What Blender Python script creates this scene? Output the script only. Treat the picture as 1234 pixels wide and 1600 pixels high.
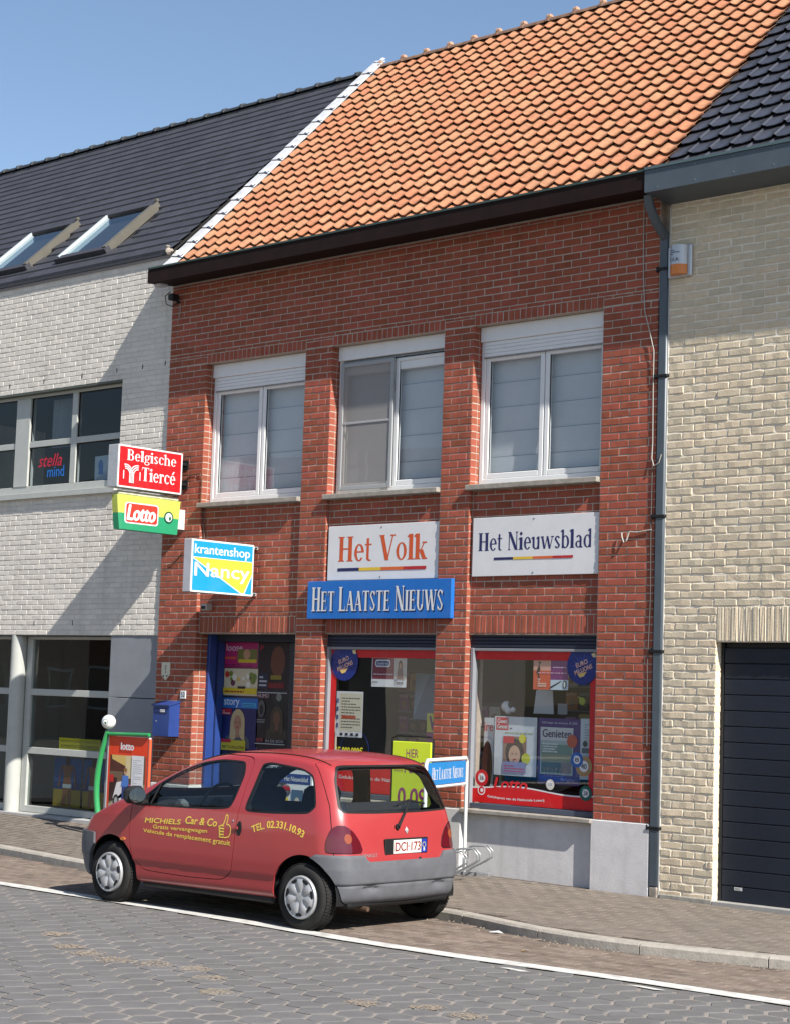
import bpy, bmesh, math, random
import numpy as np
from mathutils import Vector, Matrix
from mathutils.bvhtree import BVHTree

S = bpy.context.scene
COL = S.collection
for _o in list(bpy.data.objects):
    bpy.data.objects.remove(_o, do_unlink=True)

# ------------------------------------------------------------------ camera
CAM = Vector((17.1167, -14.7, 1.8212))
cd = bpy.data.cameras.new('camera')
co = bpy.data.objects.new('camera', cd)
COL.objects.link(co)
_rows = ((0.74313971, 0.6683755, 0.03189916), (0.04189093, -0.09404961, 0.99468579), (-0.66782372, 0.73785423, 0.09789087))
_m = Matrix(((_rows[0][0], _rows[1][0], -_rows[2][0]), (_rows[0][1], _rows[1][1], -_rows[2][1]), (_rows[0][2], _rows[1][2], -_rows[2][2])))
co.matrix_world = Matrix.Translation(CAM) @ _m.to_4x4()
cd.sensor_fit = 'VERTICAL'
cd.sensor_height = 24.0
cd.lens = 24.0 * 2876.95 / 1600.0
cd.clip_end = 2000
cd.clip_start = 0.1
S.camera = co
S.render.resolution_x = 789
S.render.resolution_y = 1024

# ------------------------------------------------------------------ light
SUNDIR = Vector((-3.9, 1.0, -3.4)).normalized()          # travel of the light
W = bpy.data.worlds.new('World')
S.world = W
W.use_nodes = True
wn = W.node_tree
bg = wn.nodes['Background']
sk = wn.nodes.new('ShaderNodeTexSky')
sk.sky_type = 'NISHITA'
sk.sun_disc = False
sk.sun_elevation = math.asin(-SUNDIR.z)
sk.sun_rotation = math.atan2(-SUNDIR.x, -SUNDIR.y)
sk.air_density = 1.0
sk.dust_density = 0.35
sk.ozone_density = 1.7
wn.links.new(sk.outputs[0], bg.inputs[0])
bg.inputs[1].default_value = 0.080
sd = bpy.data.lights.new('sun', 'SUN')
sd.energy = 5.0
sd.angle = math.radians(0.53)
sd.color = (1.0, 0.955, 0.88)
so = bpy.data.objects.new('sun', sd)
so.rotation_euler = SUNDIR.to_track_quat('-Z', 'Y').to_euler()
so.location = (30, -20, 30)
COL.objects.link(so)
S.view_settings.view_transform = 'Standard'
S.view_settings.look = 'None'
S.view_settings.exposure = 0.86
S.view_settings.gamma = 1.0
S.view_settings.use_curve_mapping = False

# ------------------------------------------------------------------ materials
MATS = {}

def mat(name, col, rough=0.6, var=0.0, scale=6.0, bump=0.0, bscale=60.0, tint=0.0, hue=0.0, metal=0.0, coat=0.0,
        spec=None, col2=None, stain=0.0, stscale=1.2, stcol=(0.08, 0.07, 0.06), bias=None, streak=0.0, spots=0.0):
    """Principled material: per-piece tint, fine noise, blotchy stain, bump; all in world space."""
    if name in MATS:
        return MATS[name]
    col, col2, stcol = (tuple(v * 0.84 for v in c_) if c_ else None for c_ in (col, col2, stcol))
    m = bpy.data.materials.new(name)
    m.use_nodes = True
    nt = m.node_tree
    N, L = nt.nodes, nt.links
    bs = N['Principled BSDF']
    bs.inputs['Roughness'].default_value = rough
    bs.inputs['Metallic'].default_value = metal
    bs.inputs['Specular IOR Level'].default_value = spec if spec is not None else (0.5 if rough < 0.5 else 0.3 if rough < 0.7 else 0.12)
    if coat:
        bs.inputs['Coat Weight'].default_value = coat
        bs.inputs['Coat Roughness'].default_value = 0.08
    c4 = (*col, 1)
    rgb = N.new('ShaderNodeRGB')
    rgb.outputs[0].default_value = c4
    cur = rgb.outputs[0]
    geo = N.new('ShaderNodeNewGeometry')
    if tint or hue or col2:
        oi = N.new('ShaderNodeObjectInfo')
        ad = N.new('ShaderNodeMath'); ad.operation = 'ADD'
        L.new(geo.outputs['Random Per Island'], ad.inputs[0]); L.new(oi.outputs['Random'], ad.inputs[1])
        fr = N.new('ShaderNodeMath'); fr.operation = 'FRACT'; L.new(ad.outputs[0], fr.inputs[0])
        wn2 = N.new('ShaderNodeTexWhiteNoise'); wn2.noise_dimensions = '1D'; L.new(fr.outputs[0], wn2.inputs['W'])
        if col2:
            mx = N.new('ShaderNodeMix'); mx.data_type = 'RGBA'
            mx.inputs[7].default_value = (*col2, 1)
            L.new(cur, mx.inputs[6])
            pw = N.new('ShaderNodeMath'); pw.operation = 'POWER'; pw.inputs[1].default_value = bias or 1.0
            L.new(wn2.outputs['Value'], pw.inputs[0]); L.new(pw.outputs[0], mx.inputs[0])
            cur = mx.outputs[2]
        hs = N.new('ShaderNodeHueSaturation')
        mr = N.new('ShaderNodeMapRange'); mr.inputs[3].default_value = 1 - tint; mr.inputs[4].default_value = 1 + tint
        L.new(fr.outputs[0], mr.inputs[0]); L.new(mr.outputs[0], hs.inputs['Value'])
        mh = N.new('ShaderNodeMapRange'); mh.inputs[3].default_value = 0.5 - hue; mh.inputs[4].default_value = 0.5 + hue
        L.new(wn2.outputs['Value'], mh.inputs[0]); L.new(mh.outputs[0], hs.inputs['Hue'])
        L.new(cur, hs.inputs['Color'])
        cur = hs.outputs[0]
    if var:
        nz = N.new('ShaderNodeTexNoise'); nz.inputs['Scale'].default_value = scale; nz.inputs['Detail'].default_value = 6
        nz.inputs['Roughness'].default_value = 0.62
        L.new(geo.outputs['Position'], nz.inputs['Vector'])
        mr = N.new('ShaderNodeMapRange'); mr.inputs[1].default_value = 0.3; mr.inputs[2].default_value = 0.7
        mr.inputs[3].default_value = 1 - var; mr.inputs[4].default_value = 1 + var
        L.new(nz.outputs['Fac'], mr.inputs[0])
        hs = N.new('ShaderNodeHueSaturation'); L.new(cur, hs.inputs['Color']); L.new(mr.outputs[0], hs.inputs['Value'])
        cur = hs.outputs[0]
    if stain:
        nz = N.new('ShaderNodeTexNoise'); nz.inputs['Scale'].default_value = stscale; nz.inputs['Detail'].default_value = 8
        nz.inputs['Roughness'].default_value = 0.65
        L.new(geo.outputs['Position'], nz.inputs['Vector'])
        mr = N.new('ShaderNodeMapRange'); mr.inputs[1].default_value = 0.5; mr.inputs[2].default_value = 0.72
        mr.inputs[3].default_value = 0; mr.inputs[4].default_value = stain
        L.new(nz.outputs['Fac'], mr.inputs[0])
        mx = N.new('ShaderNodeMix'); mx.data_type = 'RGBA'; mx.inputs[7].default_value = (*stcol, 1)
        L.new(cur, mx.inputs[6]); L.new(mr.outputs[0], mx.inputs[0])
        cur = mx.outputs[2]
    for amt, vec, lo, hi, col_ in ((streak, (5.0, 5.0, 0.35), .52, .75, tuple(v * .45 for v in col)), (spots, (26.0, 26.0, 26.0), .62, .70, (0.07, 0.06, 0.045))):
        if not amt: continue
        mp = N.new('ShaderNodeMapping'); mp.inputs['Scale'].default_value = vec
        L.new(geo.outputs['Position'], mp.inputs[0])
        nz = N.new('ShaderNodeTexNoise'); nz.inputs['Scale'].default_value = 1.0; nz.inputs['Detail'].default_value = 5
        L.new(mp.outputs[0], nz.inputs['Vector'])
        mr = N.new('ShaderNodeMapRange'); mr.inputs[1].default_value = lo; mr.inputs[2].default_value = hi; mr.inputs[4].default_value = amt
        L.new(nz.outputs['Fac'], mr.inputs[0])
        mx = N.new('ShaderNodeMix'); mx.data_type = 'RGBA'; mx.inputs[7].default_value = (*col_, 1)
        L.new(cur, mx.inputs[6]); L.new(mr.outputs[0], mx.inputs[0]); cur = mx.outputs[2]
    L.new(cur, bs.inputs['Base Color'])
    if bump:
        nb = N.new('ShaderNodeTexNoise'); nb.inputs['Scale'].default_value = bscale; nb.inputs['Detail'].default_value = 5
        L.new(geo.outputs['Position'], nb.inputs['Vector'])
        bp = N.new('ShaderNodeBump'); bp.inputs['Strength'].default_value = min(1.0, bump); bp.inputs['Distance'].default_value = 0.004
        L.new(nb.outputs['Fac'], bp.inputs['Height']); L.new(bp.outputs[0], bs.inputs['Normal'])
    MATS[name] = m
    return m

def glass(name, tint=(0.8, 0.85, 0.85), refl=1.0, wavy=0.0):
    if name in MATS:
        return MATS[name]
    m = bpy.data.materials.new(name); m.use_nodes = True
    nt = m.node_tree; N, L = nt.nodes, nt.links
    N.remove(N['Principled BSDF'])
    out = N['Material Output']
    tr = N.new('ShaderNodeBsdfTransparent'); tr.inputs[0].default_value = (*tint, 1)
    gl = N.new('ShaderNodeBsdfGlossy'); gl.inputs['Roughness'].default_value = 0.01
    fr = N.new('ShaderNodeFresnel'); fr.inputs['IOR'].default_value = 1.55
    if wavy:
        geo = N.new('ShaderNodeNewGeometry')
        nb = N.new('ShaderNodeTexNoise'); nb.inputs['Scale'].default_value = 0.9; nb.inputs['Detail'].default_value = 1
        L.new(geo.outputs['Position'], nb.inputs['Vector'])
        bp = N.new('ShaderNodeBump'); bp.inputs['Strength'].default_value = wavy; bp.inputs['Distance'].default_value = 0.02
        L.new(nb.outputs['Fac'], bp.inputs['Height']); L.new(bp.outputs[0], gl.inputs['Normal'])
    g2 = N.new('ShaderNodeNewGeometry'); mi_ = N.new('ShaderNodeMapRange'); mi_.inputs[3].default_value = 1.55; mi_.inputs[4].default_value = 1 / 1.55
    L.new(g2.outputs['Backfacing'], mi_.inputs[0]); L.new(mi_.outputs[0], fr.inputs['IOR'])      # a single sheet: same reflection from both sides
    mu = N.new('ShaderNodeMath'); mu.operation = 'MULTIPLY'; mu.inputs[1].default_value = refl; mu.use_clamp = True
    mx = N.new('ShaderNodeMixShader')
    L.new(fr.outputs[0], mu.inputs[0]); L.new(mu.outputs[0], mx.inputs[0]); L.new(tr.outputs[0], mx.inputs[1]); L.new(gl.outputs[0], mx.inputs[2])
    L.new(mx.outputs[0], out.inputs[0])
    MATS[name] = m
    return m

def C(r, g, b):
    """sRGB 0-255 as seen printed -> linear reflectance."""
    f = lambda v: ((v / 255 + 0.055) / 1.055) ** 2.4 if v > 10 else v / 255 / 12.92
    return (f(r) * 0.86, f(g) * 0.86, f(b) * 0.86)

def ink(r, g, b, rough=0.45):
    return mat('print_%d_%d_%d_%d' % (r, g, b, int(rough * 100)), C(r, g, b), rough, spec=0.4, var=0.05, scale=7, stain=0.10, stscale=3.5, stcol=(0.25, 0.23, 0.2))

# ------------------------------------------------------------------ objects
def link(name, me, parent=None, **props):
    o = bpy.data.objects.new(name, me)
    COL.objects.link(o)
    if parent is not None:
        o.parent = parent
    for k, v in props.items():
        o[k] = v
    return o

def thing(name, loc, label, category, group=None, rotz=0.0):
    o = bpy.data.objects.new(name, None)
    o.empty_display_size = 0.2
    o.location = loc
    o.rotation_euler = (0, 0, rotz)
    COL.objects.link(o)
    o['label'] = label; o['category'] = category
    if group: o['group'] = group
    return o

class MB:
    """collects shapes in world (or local) coordinates into one mesh"""
    def __init__(s):
        s.v = []; s.f = []; s.mi = []; s.mats = []; s.sm = []
    def m(s, material):
        if material not in s.mats: s.mats.append(material)
        return s.mats.index(material)
    def add(s, vs, fs, material, smooth=False):
        o = len(s.v); k = s.m(material)
        s.v += [tuple(p) for p in vs]
        for f in fs:
            s.f.append([i + o for i in f]); s.mi.append(k); s.sm.append(smooth)
    def box(s, x0, x1, y0, y1, z0, z1, material, bev=0.0, M=None):
        if bev > 0:
            b = min(bev, (x1 - x0) * .45, (y1 - y0) * .45, (z1 - z0) * .45)
            vs = []; idx = {}
            for ax in range(3):
                for sx in (0, 1):
                    for sy in (0, 1):
                        for sz in (0, 1):
                            p = [(x0, x1)[sx], (y0, y1)[sy], (z0, z1)[sz]]
                            sg = (sx, sy, sz)
                            for k in range(3):
                                if k != ax: p[k] += b if sg[k] == 0 else -b
                            idx[(ax, sx, sy, sz)] = len(vs); vs.append(p)
            fs = []
            for ax in range(3):
                a, c = [(1, 2), (2, 0), (0, 1)][ax]
                for sd_ in (0, 1):
                    q = []
                    for (p, r) in ((0, 0), (1, 0), (1, 1), (0, 1)):
                        sg = [0, 0, 0]; sg[ax] = sd_; sg[a] = p; sg[c] = r; q.append(idx[(ax, *sg)])
                    fs.append(q if sd_ else q[::-1])
            for ax in range(3):       # edges running along ax
                a, c = [(1, 2), (2, 0), (0, 1)][ax]
                for p in (0, 1):
                    for r in (0, 1):
                        q = []
                        for (axx, t) in ((a, 0), (a, 1), (c, 1), (c, 0)):
                            sg = [0, 0, 0]; sg[ax] = t; sg[a] = p; sg[c] = r; q.append(idx[(axx, *sg)])
                        fs.append(q if (p ^ r) else q[::-1])
            for sx in (0, 1):
                for sy in (0, 1):
                    for sz in (0, 1):
                        q = [idx[(k, sx, sy, sz)] for k in range(3)]
                        fs.append(q if (sx + sy + sz) % 2 else q[::-1])
        else:
            vs = [(x, y, z) for x in (x0, x1) for y in (y0, y1) for z in (z0, z1)]
            fs = [(0, 1, 3, 2), (4, 6, 7, 5), (0, 4, 5, 1), (2, 3, 7, 6), (0, 2, 6, 4), (1, 5, 7, 3)]
        if M is not None: vs = [tuple(M @ Vector(p)) for p in vs]
        s.add(vs, fs, material)
    def tube(s, pts, r, material, n=8, closed=False, cap=True):
        P = [Vector(p) for p in pts]; vs = []; fs = []
        k = len(P)
        rr = r if isinstance(r, (list, tuple)) else [r] * k
        up = None
        for i, p in enumerate(P):
            if closed: d = (P[(i + 1) % k] - P[i - 1]).normalized()
            else: d = (P[min(i + 1, k - 1)] - P[max(i - 1, 0)]).normalized()
            if up is None: up = d.orthogonal().normalized()
            up = (up - d * up.dot(d)).normalized() if (up - d * up.dot(d)).length > 1e-5 else d.orthogonal().normalized()
            sd_ = d.cross(up)
            for j in range(n):
                a = 2 * math.pi * j / n
                vs.append(p + (up * math.cos(a) + sd_ * math.sin(a)) * rr[i])
        for i in range(k if closed else k - 1):
            for j in range(n):
                a = i * n + j; b = i * n + (j + 1) % n; c = ((i + 1) % k) * n
                fs.append((a, b, c + (j + 1) % n, c + j))
        if cap and not closed:
            fs.append(tuple(range(n))[::-1]); fs.append(tuple(range((k - 1) * n, k * n)))
        s.add(vs, fs, material, True)
    def prism(s, outline, h0, h1, axis, material, M=None, smooth=False):
        """outline of 2D points extruded along axis (0,1,2)"""
        n = len(outline); vs = []
        for h in (h0, h1):
            for (a, b) in outline:
                vs.append({0: (h, a, b), 1: (a, h, b), 2: (a, b, h)}[axis])
        fs = [tuple(range(n))[::-1], tuple(range(n, 2 * n))] + [(i, (i + 1) % n, (i + 1) % n + n, i + n) for i in range(n)]
        if M is not None: vs = [tuple(M @ Vector(p)) for p in vs]
        s.add(vs, fs, material, smooth)
    def lathe(s, prof, origin, axis, material, n=24, smooth=True):
        """prof: (radius, height) list revolved round axis vector"""
        ax = Vector(axis).normalized(); u = ax.orthogonal().normalized(); w = ax.cross(u); o = Vector(origin)
        vs = []; fs = []
        for (r, h) in prof:
            for j in range(n):
                a = 2 * math.pi * j / n
                vs.append(o + ax * h + (u * math.cos(a) + w * math.sin(a)) * r)
        for i in range(len(prof) - 1):
            for j in range(n):
                fs.append((i * n + j, i * n + (j + 1) % n, (i + 1) * n + (j + 1) % n, (i + 1) * n + j))
        s.add(vs, fs, material, smooth)
    def mesh(s, name):
        me = bpy.data.meshes.new(name)
        me.from_pydata(s.v, [], s.f)
        for m_ in s.mats: me.materials.append(m_)
        me.polygons.foreach_set('material_index', s.mi)
        me.polygons.foreach_set('use_smooth', s.sm)
        me.update()
        bm_ = bmesh.new(); bm_.from_mesh(me); bmesh.ops.recalc_face_normals(bm_, faces=bm_.faces); bm_.to_mesh(me); bm_.free()
        if any(s.sm): me.set_sharp_from_angle(angle=math.radians(42))
        return me
    def obj(s, name, parent=None, **props):
        """geometry was written in world coordinates; children get an offset so that they stay there"""
        o = link(name, s.mesh(name), parent, **props)
        if parent is not None:
            o.matrix_parent_inverse = world_of(parent).inverted()
        return o

def world_of(o):
    m_ = Matrix.LocRotScale(o.location, o.rotation_euler, o.scale)
    if o.parent is not None:
        return world_of(o.parent) @ o.matrix_parent_inverse @ m_
    return m_

def part(name, parent, builder, **props):
    mb = MB(); builder(mb); return mb.obj(name, parent, **props)

def boxpart(name, parent, dims, material, bev=0.004, **props):
    mb = MB(); mb.box(*dims, material, bev); return mb.obj(name, parent, **props)

# ------------------------------------------------------------------ lettering
_TC = {}
def text_polys(s, bold=0.0):
    k = (s, bold)
    if k in _TC: return _TC[k]
    cu = bpy.data.curves.new('t', 'FONT'); cu.body = s; cu.size = 1.0; cu.fill_mode = 'FRONT'; cu.resolution_u = 3
    cu.offset = bold
    o = bpy.data.objects.new('t', cu); COL.objects.link(o)
    dg = bpy.context.evaluated_depsgraph_get()
    me = o.evaluated_get(dg).to_mesh()
    polys = [[(me.vertices[i].co.x, me.vertices[i].co.y) for i in p.vertices] for p in me.polygons]
    o.evaluated_get(dg).to_mesh_clear()
    bpy.data.objects.remove(o, do_unlink=True); bpy.data.curves.remove(cu)
    _TC[k] = polys
    return polys

# a small serif face drawn with a broad pen: thick stems, thin bars, slab feet
TK, TN = 0.20, 0.055
def _bar(x0, y0, x1, y1, w):
    return [(x0 - w / 2, y0), (x0 + w / 2, y0), (x1 + w / 2, y1), (x1 - w / 2, y1)]
def _stem(x, y0, y1, w=TK, foot=1, head=1):
    r = [_bar(x, y0, x, y1, w)]
    e = 0.09
    if foot: r.append([(x - w / 2 - e, y0), (x + w / 2 + e, y0), (x + w / 2 + e * .2, y0 + TN), (x - w / 2 - e * .2, y0 + TN)])
    if head == 1: r.append([(x - w / 2 - e, y1), (x - w / 2 - e * .2, y1 - TN), (x + w / 2 + e * .2, y1 - TN), (x + w / 2 + e, y1)])
    if head == 2: r.append([(x - w / 2 - e * 1.2, y1 - .1), (x - w / 2, y1 - .14), (x + w / 2, y1), (x - w / 2, y1)])
    return r
def _h(x0, x1, y, t=TN): return [[(x0, y), (x1, y), (x1, y + t), (x0, y + t)]]
def _arc(cx_, cy_, rx, ry, a0, a1, tk=TK, tn=TN, n=14):
    r = []; pts = []
    for i in range(n + 1):
        a = math.radians(a0 + (a1 - a0) * i / n)
        pts.append(((cx_ + rx * math.cos(a), cy_ + ry * math.sin(a)), (cx_ + (rx - tk) * math.cos(a), cy_ + (ry - tn) * math.sin(a))))
    for i in range(n):
        r.append([pts[i][0], pts[i + 1][0], pts[i + 1][1], pts[i][1]])
    return r
XH = 0.68
def _sg():
    g = {}
    t = TK
    g['H'] = (.86, _stem(.19, 0, 1) + _stem(.67, 0, 1) + _h(.19, .67, .48))
    g['L'] = (.68, _stem(.19, 0, 1) + _h(.19, .62, 0) + [[(.62, 0), (.64, .28), (.58, .05)]])
    g['E'] = (.72, _stem(.19, 0, 1) + _h(.19, .62, 0) + _h(.19, .6, .95) + _h(.19, .5, .49) + [[(.62, 0), (.65, .26), (.57, .05)], [(.6, 1), (.62, .76), (.55, .95)], [(.5, .38), (.53, .38), (.53, .64), (.5, .64)]])
    g['T'] = (.76, _stem(.38, 0, 1) + _h(.05, .71, .95) + [[(.05, 1), (.03, .74), (.1, .95)], [(.71, 1), (.73, .74), (.66, .95)]])
    g['A'] = (.84, [_bar(.12, 0, .42, 1, .06), _bar(.7, 0, .42, 1, t + .02)] + _h(.2, .62, .3) + _h(.02, .24, 0) + _h(.56, .84, 0))
    g['S'] = (.62, _arc(.31, .74, .25, .26, 20, 200, .13, .07) + _arc(.31, .26, .25, .26, -160, 20, .13, .07) + [[(.06, .74), (.2, .74), (.56, .26), (.42, .26)]] + [[(.5, .98), (.53, .72), (.55, .72), (.55, .98)], [(.1, .02), (.1, .3), (.07, .3), (.07, .02)]])
    g['N'] = (.86, _stem(.15, 0, 1, .06) + _stem(.71, 0, 1, .06) + [_bar(.17, 1, .68, 0, t)])
    g['I'] = (.38, _stem(.19, 0, 1))
    g['U'] = (.82, _stem(.19, .28, 1, t, 0) + _stem(.66, .28, 1, .06, 0) + _arc(.4, .3, .295, .3, 180, 360, t * .9, .06))
    g['W'] = (1.2, [_bar(.12, 1, .36, 0, t), _bar(.62, 1, .38, 0, .06), _bar(.6, 1, .84, 0, t), _bar(1.08, 1, .86, 0, .06)] + _h(.0, .26, .95) + _h(.95, 1.2, .95) + _h(.5, .72, .95))
    g['V'] = (.84, [_bar(.14, 1, .42, 0, t), _bar(.72, 1, .44, 0, .06)] + _h(.01, .28, .95) + _h(.58, .84, .95))
    g['B'] = (.76, _stem(.19, 0, 1, t, 1, 1) + _arc(.38, .75, .27, .25, -90, 90, .15, .06) + _arc(.4, .26, .3, .27, -90, 90, .16, .06) + _h(.19, .4, .94, .06) + _h(.19, .4, .48, .06) + _h(.19, .4, 0, .06))
    g['k'] = (.66, _stem(.16, 0, 1, t, 1, 2) + [_bar(.3, .3, .52, XH, .06), _bar(.52, 0, .34, .38, t)] + _h(.4, .64, XH - TN) + _h(.42, .66, 0))
    g['l'] = (.34, _stem(.17, 0, 1, t, 1, 2))
    g['o'] = (.62, _arc(.31, XH / 2, .27, XH / 2 + .01, 0, 360, .14, .05, 24))
    g['e'] = (.58, _arc(.3, XH / 2, .26, XH / 2 + .01, 0, 320, .14, .055, 22) + _h(.12, .55, XH / 2))
    g['c'] = (.54, _arc(.3, XH / 2, .26, XH / 2 + .01, 40, 320, .14, .055, 20) + [[(.44, .5), (.54, .5), (.54, .6), (.44, .62)]])
    g['t'] = (.42, _stem(.17, .1, .9, .13, 0, 0) + _h(.02, .38, XH - TN) + _arc(.28, .12, .175, .13, 180, 300, .13, .06, 8))
    g['i'] = (.34, _stem(.17, 0, XH, t, 1, 2) + _arc(.16, .88, .1, .1, 0, 360, .1, .1, 12))
    g['u'] = (.68, _stem(.16, .16, XH, .14, 0, 2) + _stem(.52, 0, XH, .14, 0, 2) + _arc(.33, .2, .24, .21, 180, 340, .14, .06, 10))
    g['n'] = (.7, _stem(.16, 0, XH, .14, 1, 2) + _stem(.53, 0, .45, .14, 1, 0) + _arc(.35, .44, .25, .25, 0, 150, .14, .06, 10))
    g['h'] = (.7, _stem(.16, 0, 1, .14, 1, 2) + _stem(.53, 0, .45, .14, 1, 0) + _arc(.35, .44, .25, .25, 0, 150, .14, .06, 10))
    g['r'] = (.48, _stem(.16, 0, XH, .14, 1, 2) + _arc(.36, .46, .2, .22, 60, 160, .12, .07, 8) + _arc(.4, .58, .08, .08, 0, 360, .08, .08, 10))
    g['w'] = (.96, [_bar(.1, XH, .28, 0, .14), _bar(.48, XH, .3, 0, .05), _bar(.48, XH, .66, 0, .14), _bar(.86, XH, .68, 0, .05)] + _h(0, .22, XH - TN) + _h(.74, .96, XH - TN))
    g['s'] = (.48, _arc(.24, .5, .19, .18, 20, 200, .12, .06, 10) + _arc(.24, .18, .19, .18, -160, 20, .12, .06, 10) + [[(.05, .5), (.18, .5), (.43, .18), (.3, .18)]])
    g['b'] = (.64, _stem(.15, 0, 1, .14, 0, 2) + _arc(.33, XH / 2, .27, XH / 2 + .01, -150, 150, .14, .055, 18))
    g['d'] = (.66, _stem(.5, 0, 1, .14, 0, 2) + _arc(.31, XH / 2, .27, XH / 2 + .01, 30, 330, .14, .055, 18))
    g['a'] = (.58, _stem(.42, 0, .5, .14, 0, 0) + _arc(.28, .47, .21, .21, 0, 150, .14, .06, 10) + _arc(.26, .19, .21, .19, 40, 320, .12, .05, 14) + _h(.42, .57, 0))
    g['g'] = (.6, _arc(.29, .44, .23, .24, 0, 360, .13, .05, 18) + _arc(.29, -.08, .26, .17, 0, 360, .08, .06, 18) + [_bar(.16, .05, .14, .24, .08)] + [[(.45, .6), (.6, .62), (.6, .7), (.42, .68)]])
    e = g['e']; g['é'] = (e[0], e[1] + [_bar(.26, .76, .42, .98, .13)])
    g[' '] = (.34, [])
    return g
SERIF = _sg()
def serif_polys(s, caps_small=0.0):
    out = []; x = 0
    first = True
    for ch in s:
        k = ch; sc = 1.0
        if caps_small and ch.isupper() and not first: sc = caps_small
        w, ps = SERIF[k]
        for p in ps: out.append([(x + a * (sc if sc == 1 else sc * 1.04), b * sc) for a, b in p])
        x += w * (sc if sc == 1 else sc * 1.04) + 0.01
        first = (ch == ' ')
    return out

class Art:
    """flat print laid out in metres on a surface; each layer lies a hair above the one below"""
    def __init__(s, origin, U, V, N, fn=None):
        s.o = Vector(origin); s.U = Vector(U); s.V = Vector(V); s.N = Vector(N); s.k = 0; s.mb = MB(); s.fn = fn; s.step = 0.0006
    def p(s, a, b, k):
        if s.fn: return s.fn(a, b, s.step * k)
        return s.o + s.U * a + s.V * b + s.N * (s.step * k)
    def poly(s, pts, material, bump=True):
        if bump: s.k += 1
        s.mb.add([s.p(a, b, s.k) for a, b in pts], [tuple(range(len(pts)))], material)
    def rect(s, a0, b0, a1, b1, material, r=0.0):
        if r <= 0: s.poly([(a0, b0), (a1, b0), (a1, b1), (a0, b1)], material)
        else:
            pts = []
            for (cx_, cy_, st) in ((a1 - r, b0 + r, -90), (a1 - r, b1 - r, 0), (a0 + r, b1 - r, 90), (a0 + r, b0 + r, 180)):
                for i in range(6):
                    an = math.radians(st + 18 * i); pts.append((cx_ + r * math.cos(an), cy_ + r * math.sin(an)))
            s.poly(pts, material)
    def disc(s, a, b, r, material, ry=None, n=28, rot=0):
        ry = ry or r
        s.poly([(a + r * math.cos(2 * math.pi * i / n) * math.cos(rot) - ry * math.sin(2 * math.pi * i / n) * math.sin(rot),
                 b + r * math.cos(2 * math.pi * i / n) * math.sin(rot) + ry * math.sin(2 * math.pi * i / n) * math.cos(rot)) for i in range(n)], material)
    def polys(s, polys, a0, b0, a1, b1, material, keepy=None, slant=0.0, fan=False, fx=None):
        xs = [q[0] for p in polys for q in p]; ys = [q[1] for p in polys for q in p]
        x0, x1, y0, y1 = min(xs), max(xs), min(ys), max(ys)
        if keepy: y0, y1 = keepy
        s.k += 1
        kk = s.k
        for i, p in enumerate(polys):
            q = []
            for (x, y) in p:
                v = (y - y0) / (y1 - y0); a = a0 + (a1 - a0) * (x - x0) / (x1 - x0) + slant * (v - .5); b = b0 + (b1 - b0) * v
                if fx: a, b = fx(a, b)
                q.append((a, b))
            s.k = kk + (i % 7) * 0.13 if fan else kk
            s.mb.add([s.p(a, b, s.k) for a, b in q], [tuple(range(len(q)))], material)
        s.k = kk + (1 if fan else 0)
    def text(s, t, a0, b0, a1, b1, material, bold=0.02, **kw):
        # weight comes from a few hair-shifted strikes of the thin letters
        d = bold * (b1 - b0) * 1.1
        ps = text_polys(t, 0.0)
        for dx, dy in (((-d, 0), (d, 0), (0, d * .5), (0, -d * .5)) if bold > .004 else ((0, 0),)):
            s.polys(ps, a0 + d + dx, b0 + dy, a1 - d + dx, b1 + dy, material, **kw)
            s.k -= .7 if bold > .004 else 0
    def serif(s, t, a0, b0, a1, b1, material, small=0.0, **kw):
        s.polys(serif_polys(t, small), a0, b0, a1, b1, material, fan=True, **kw)
    def lines(s, a0, b0, a1, b1, n, material, rng, fill=0.45):
        """rows of tiny unreadable print"""
        h = (b1 - b0) / n
        s.k += 1
        for i in range(n):
            x = a0
            yy = b0 + h * i
            while x < a1 - (a1 - a0) * .05:
                w = rng.uniform(.05, .16) * (a1 - a0)
                w = min(w, a1 - x)
                s.mb.add([s.p(p, q, s.k) for p, q in ((x, yy), (x + w, yy), (x + w, yy + h * fill), (x, yy + h * fill))], [(0, 1, 2, 3)], material)
                x += w + (a1 - a0) * .025
                if rng.random() < .1: break
    def obj(s, name, parent=None, **kw):
        me = bpy.data.meshes.new(name)
        me.from_pydata(s.mb.v, [], s.mb.f)
        for m_ in s.mb.mats: me.materials.append(m_)
        me.polygons.foreach_set('material_index', s.mb.mi)
        me.update()
        o = link(name, me, parent, **kw)
        if parent is not None: o.matrix_parent_inverse = world_of(parent).inverted()
        return o

XW = (1, 0, 0); ZW = (0, 0, 1); YN = (0, -1, 0)
def campos_dist(p): return (Vector(p) - CAM).length
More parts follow.
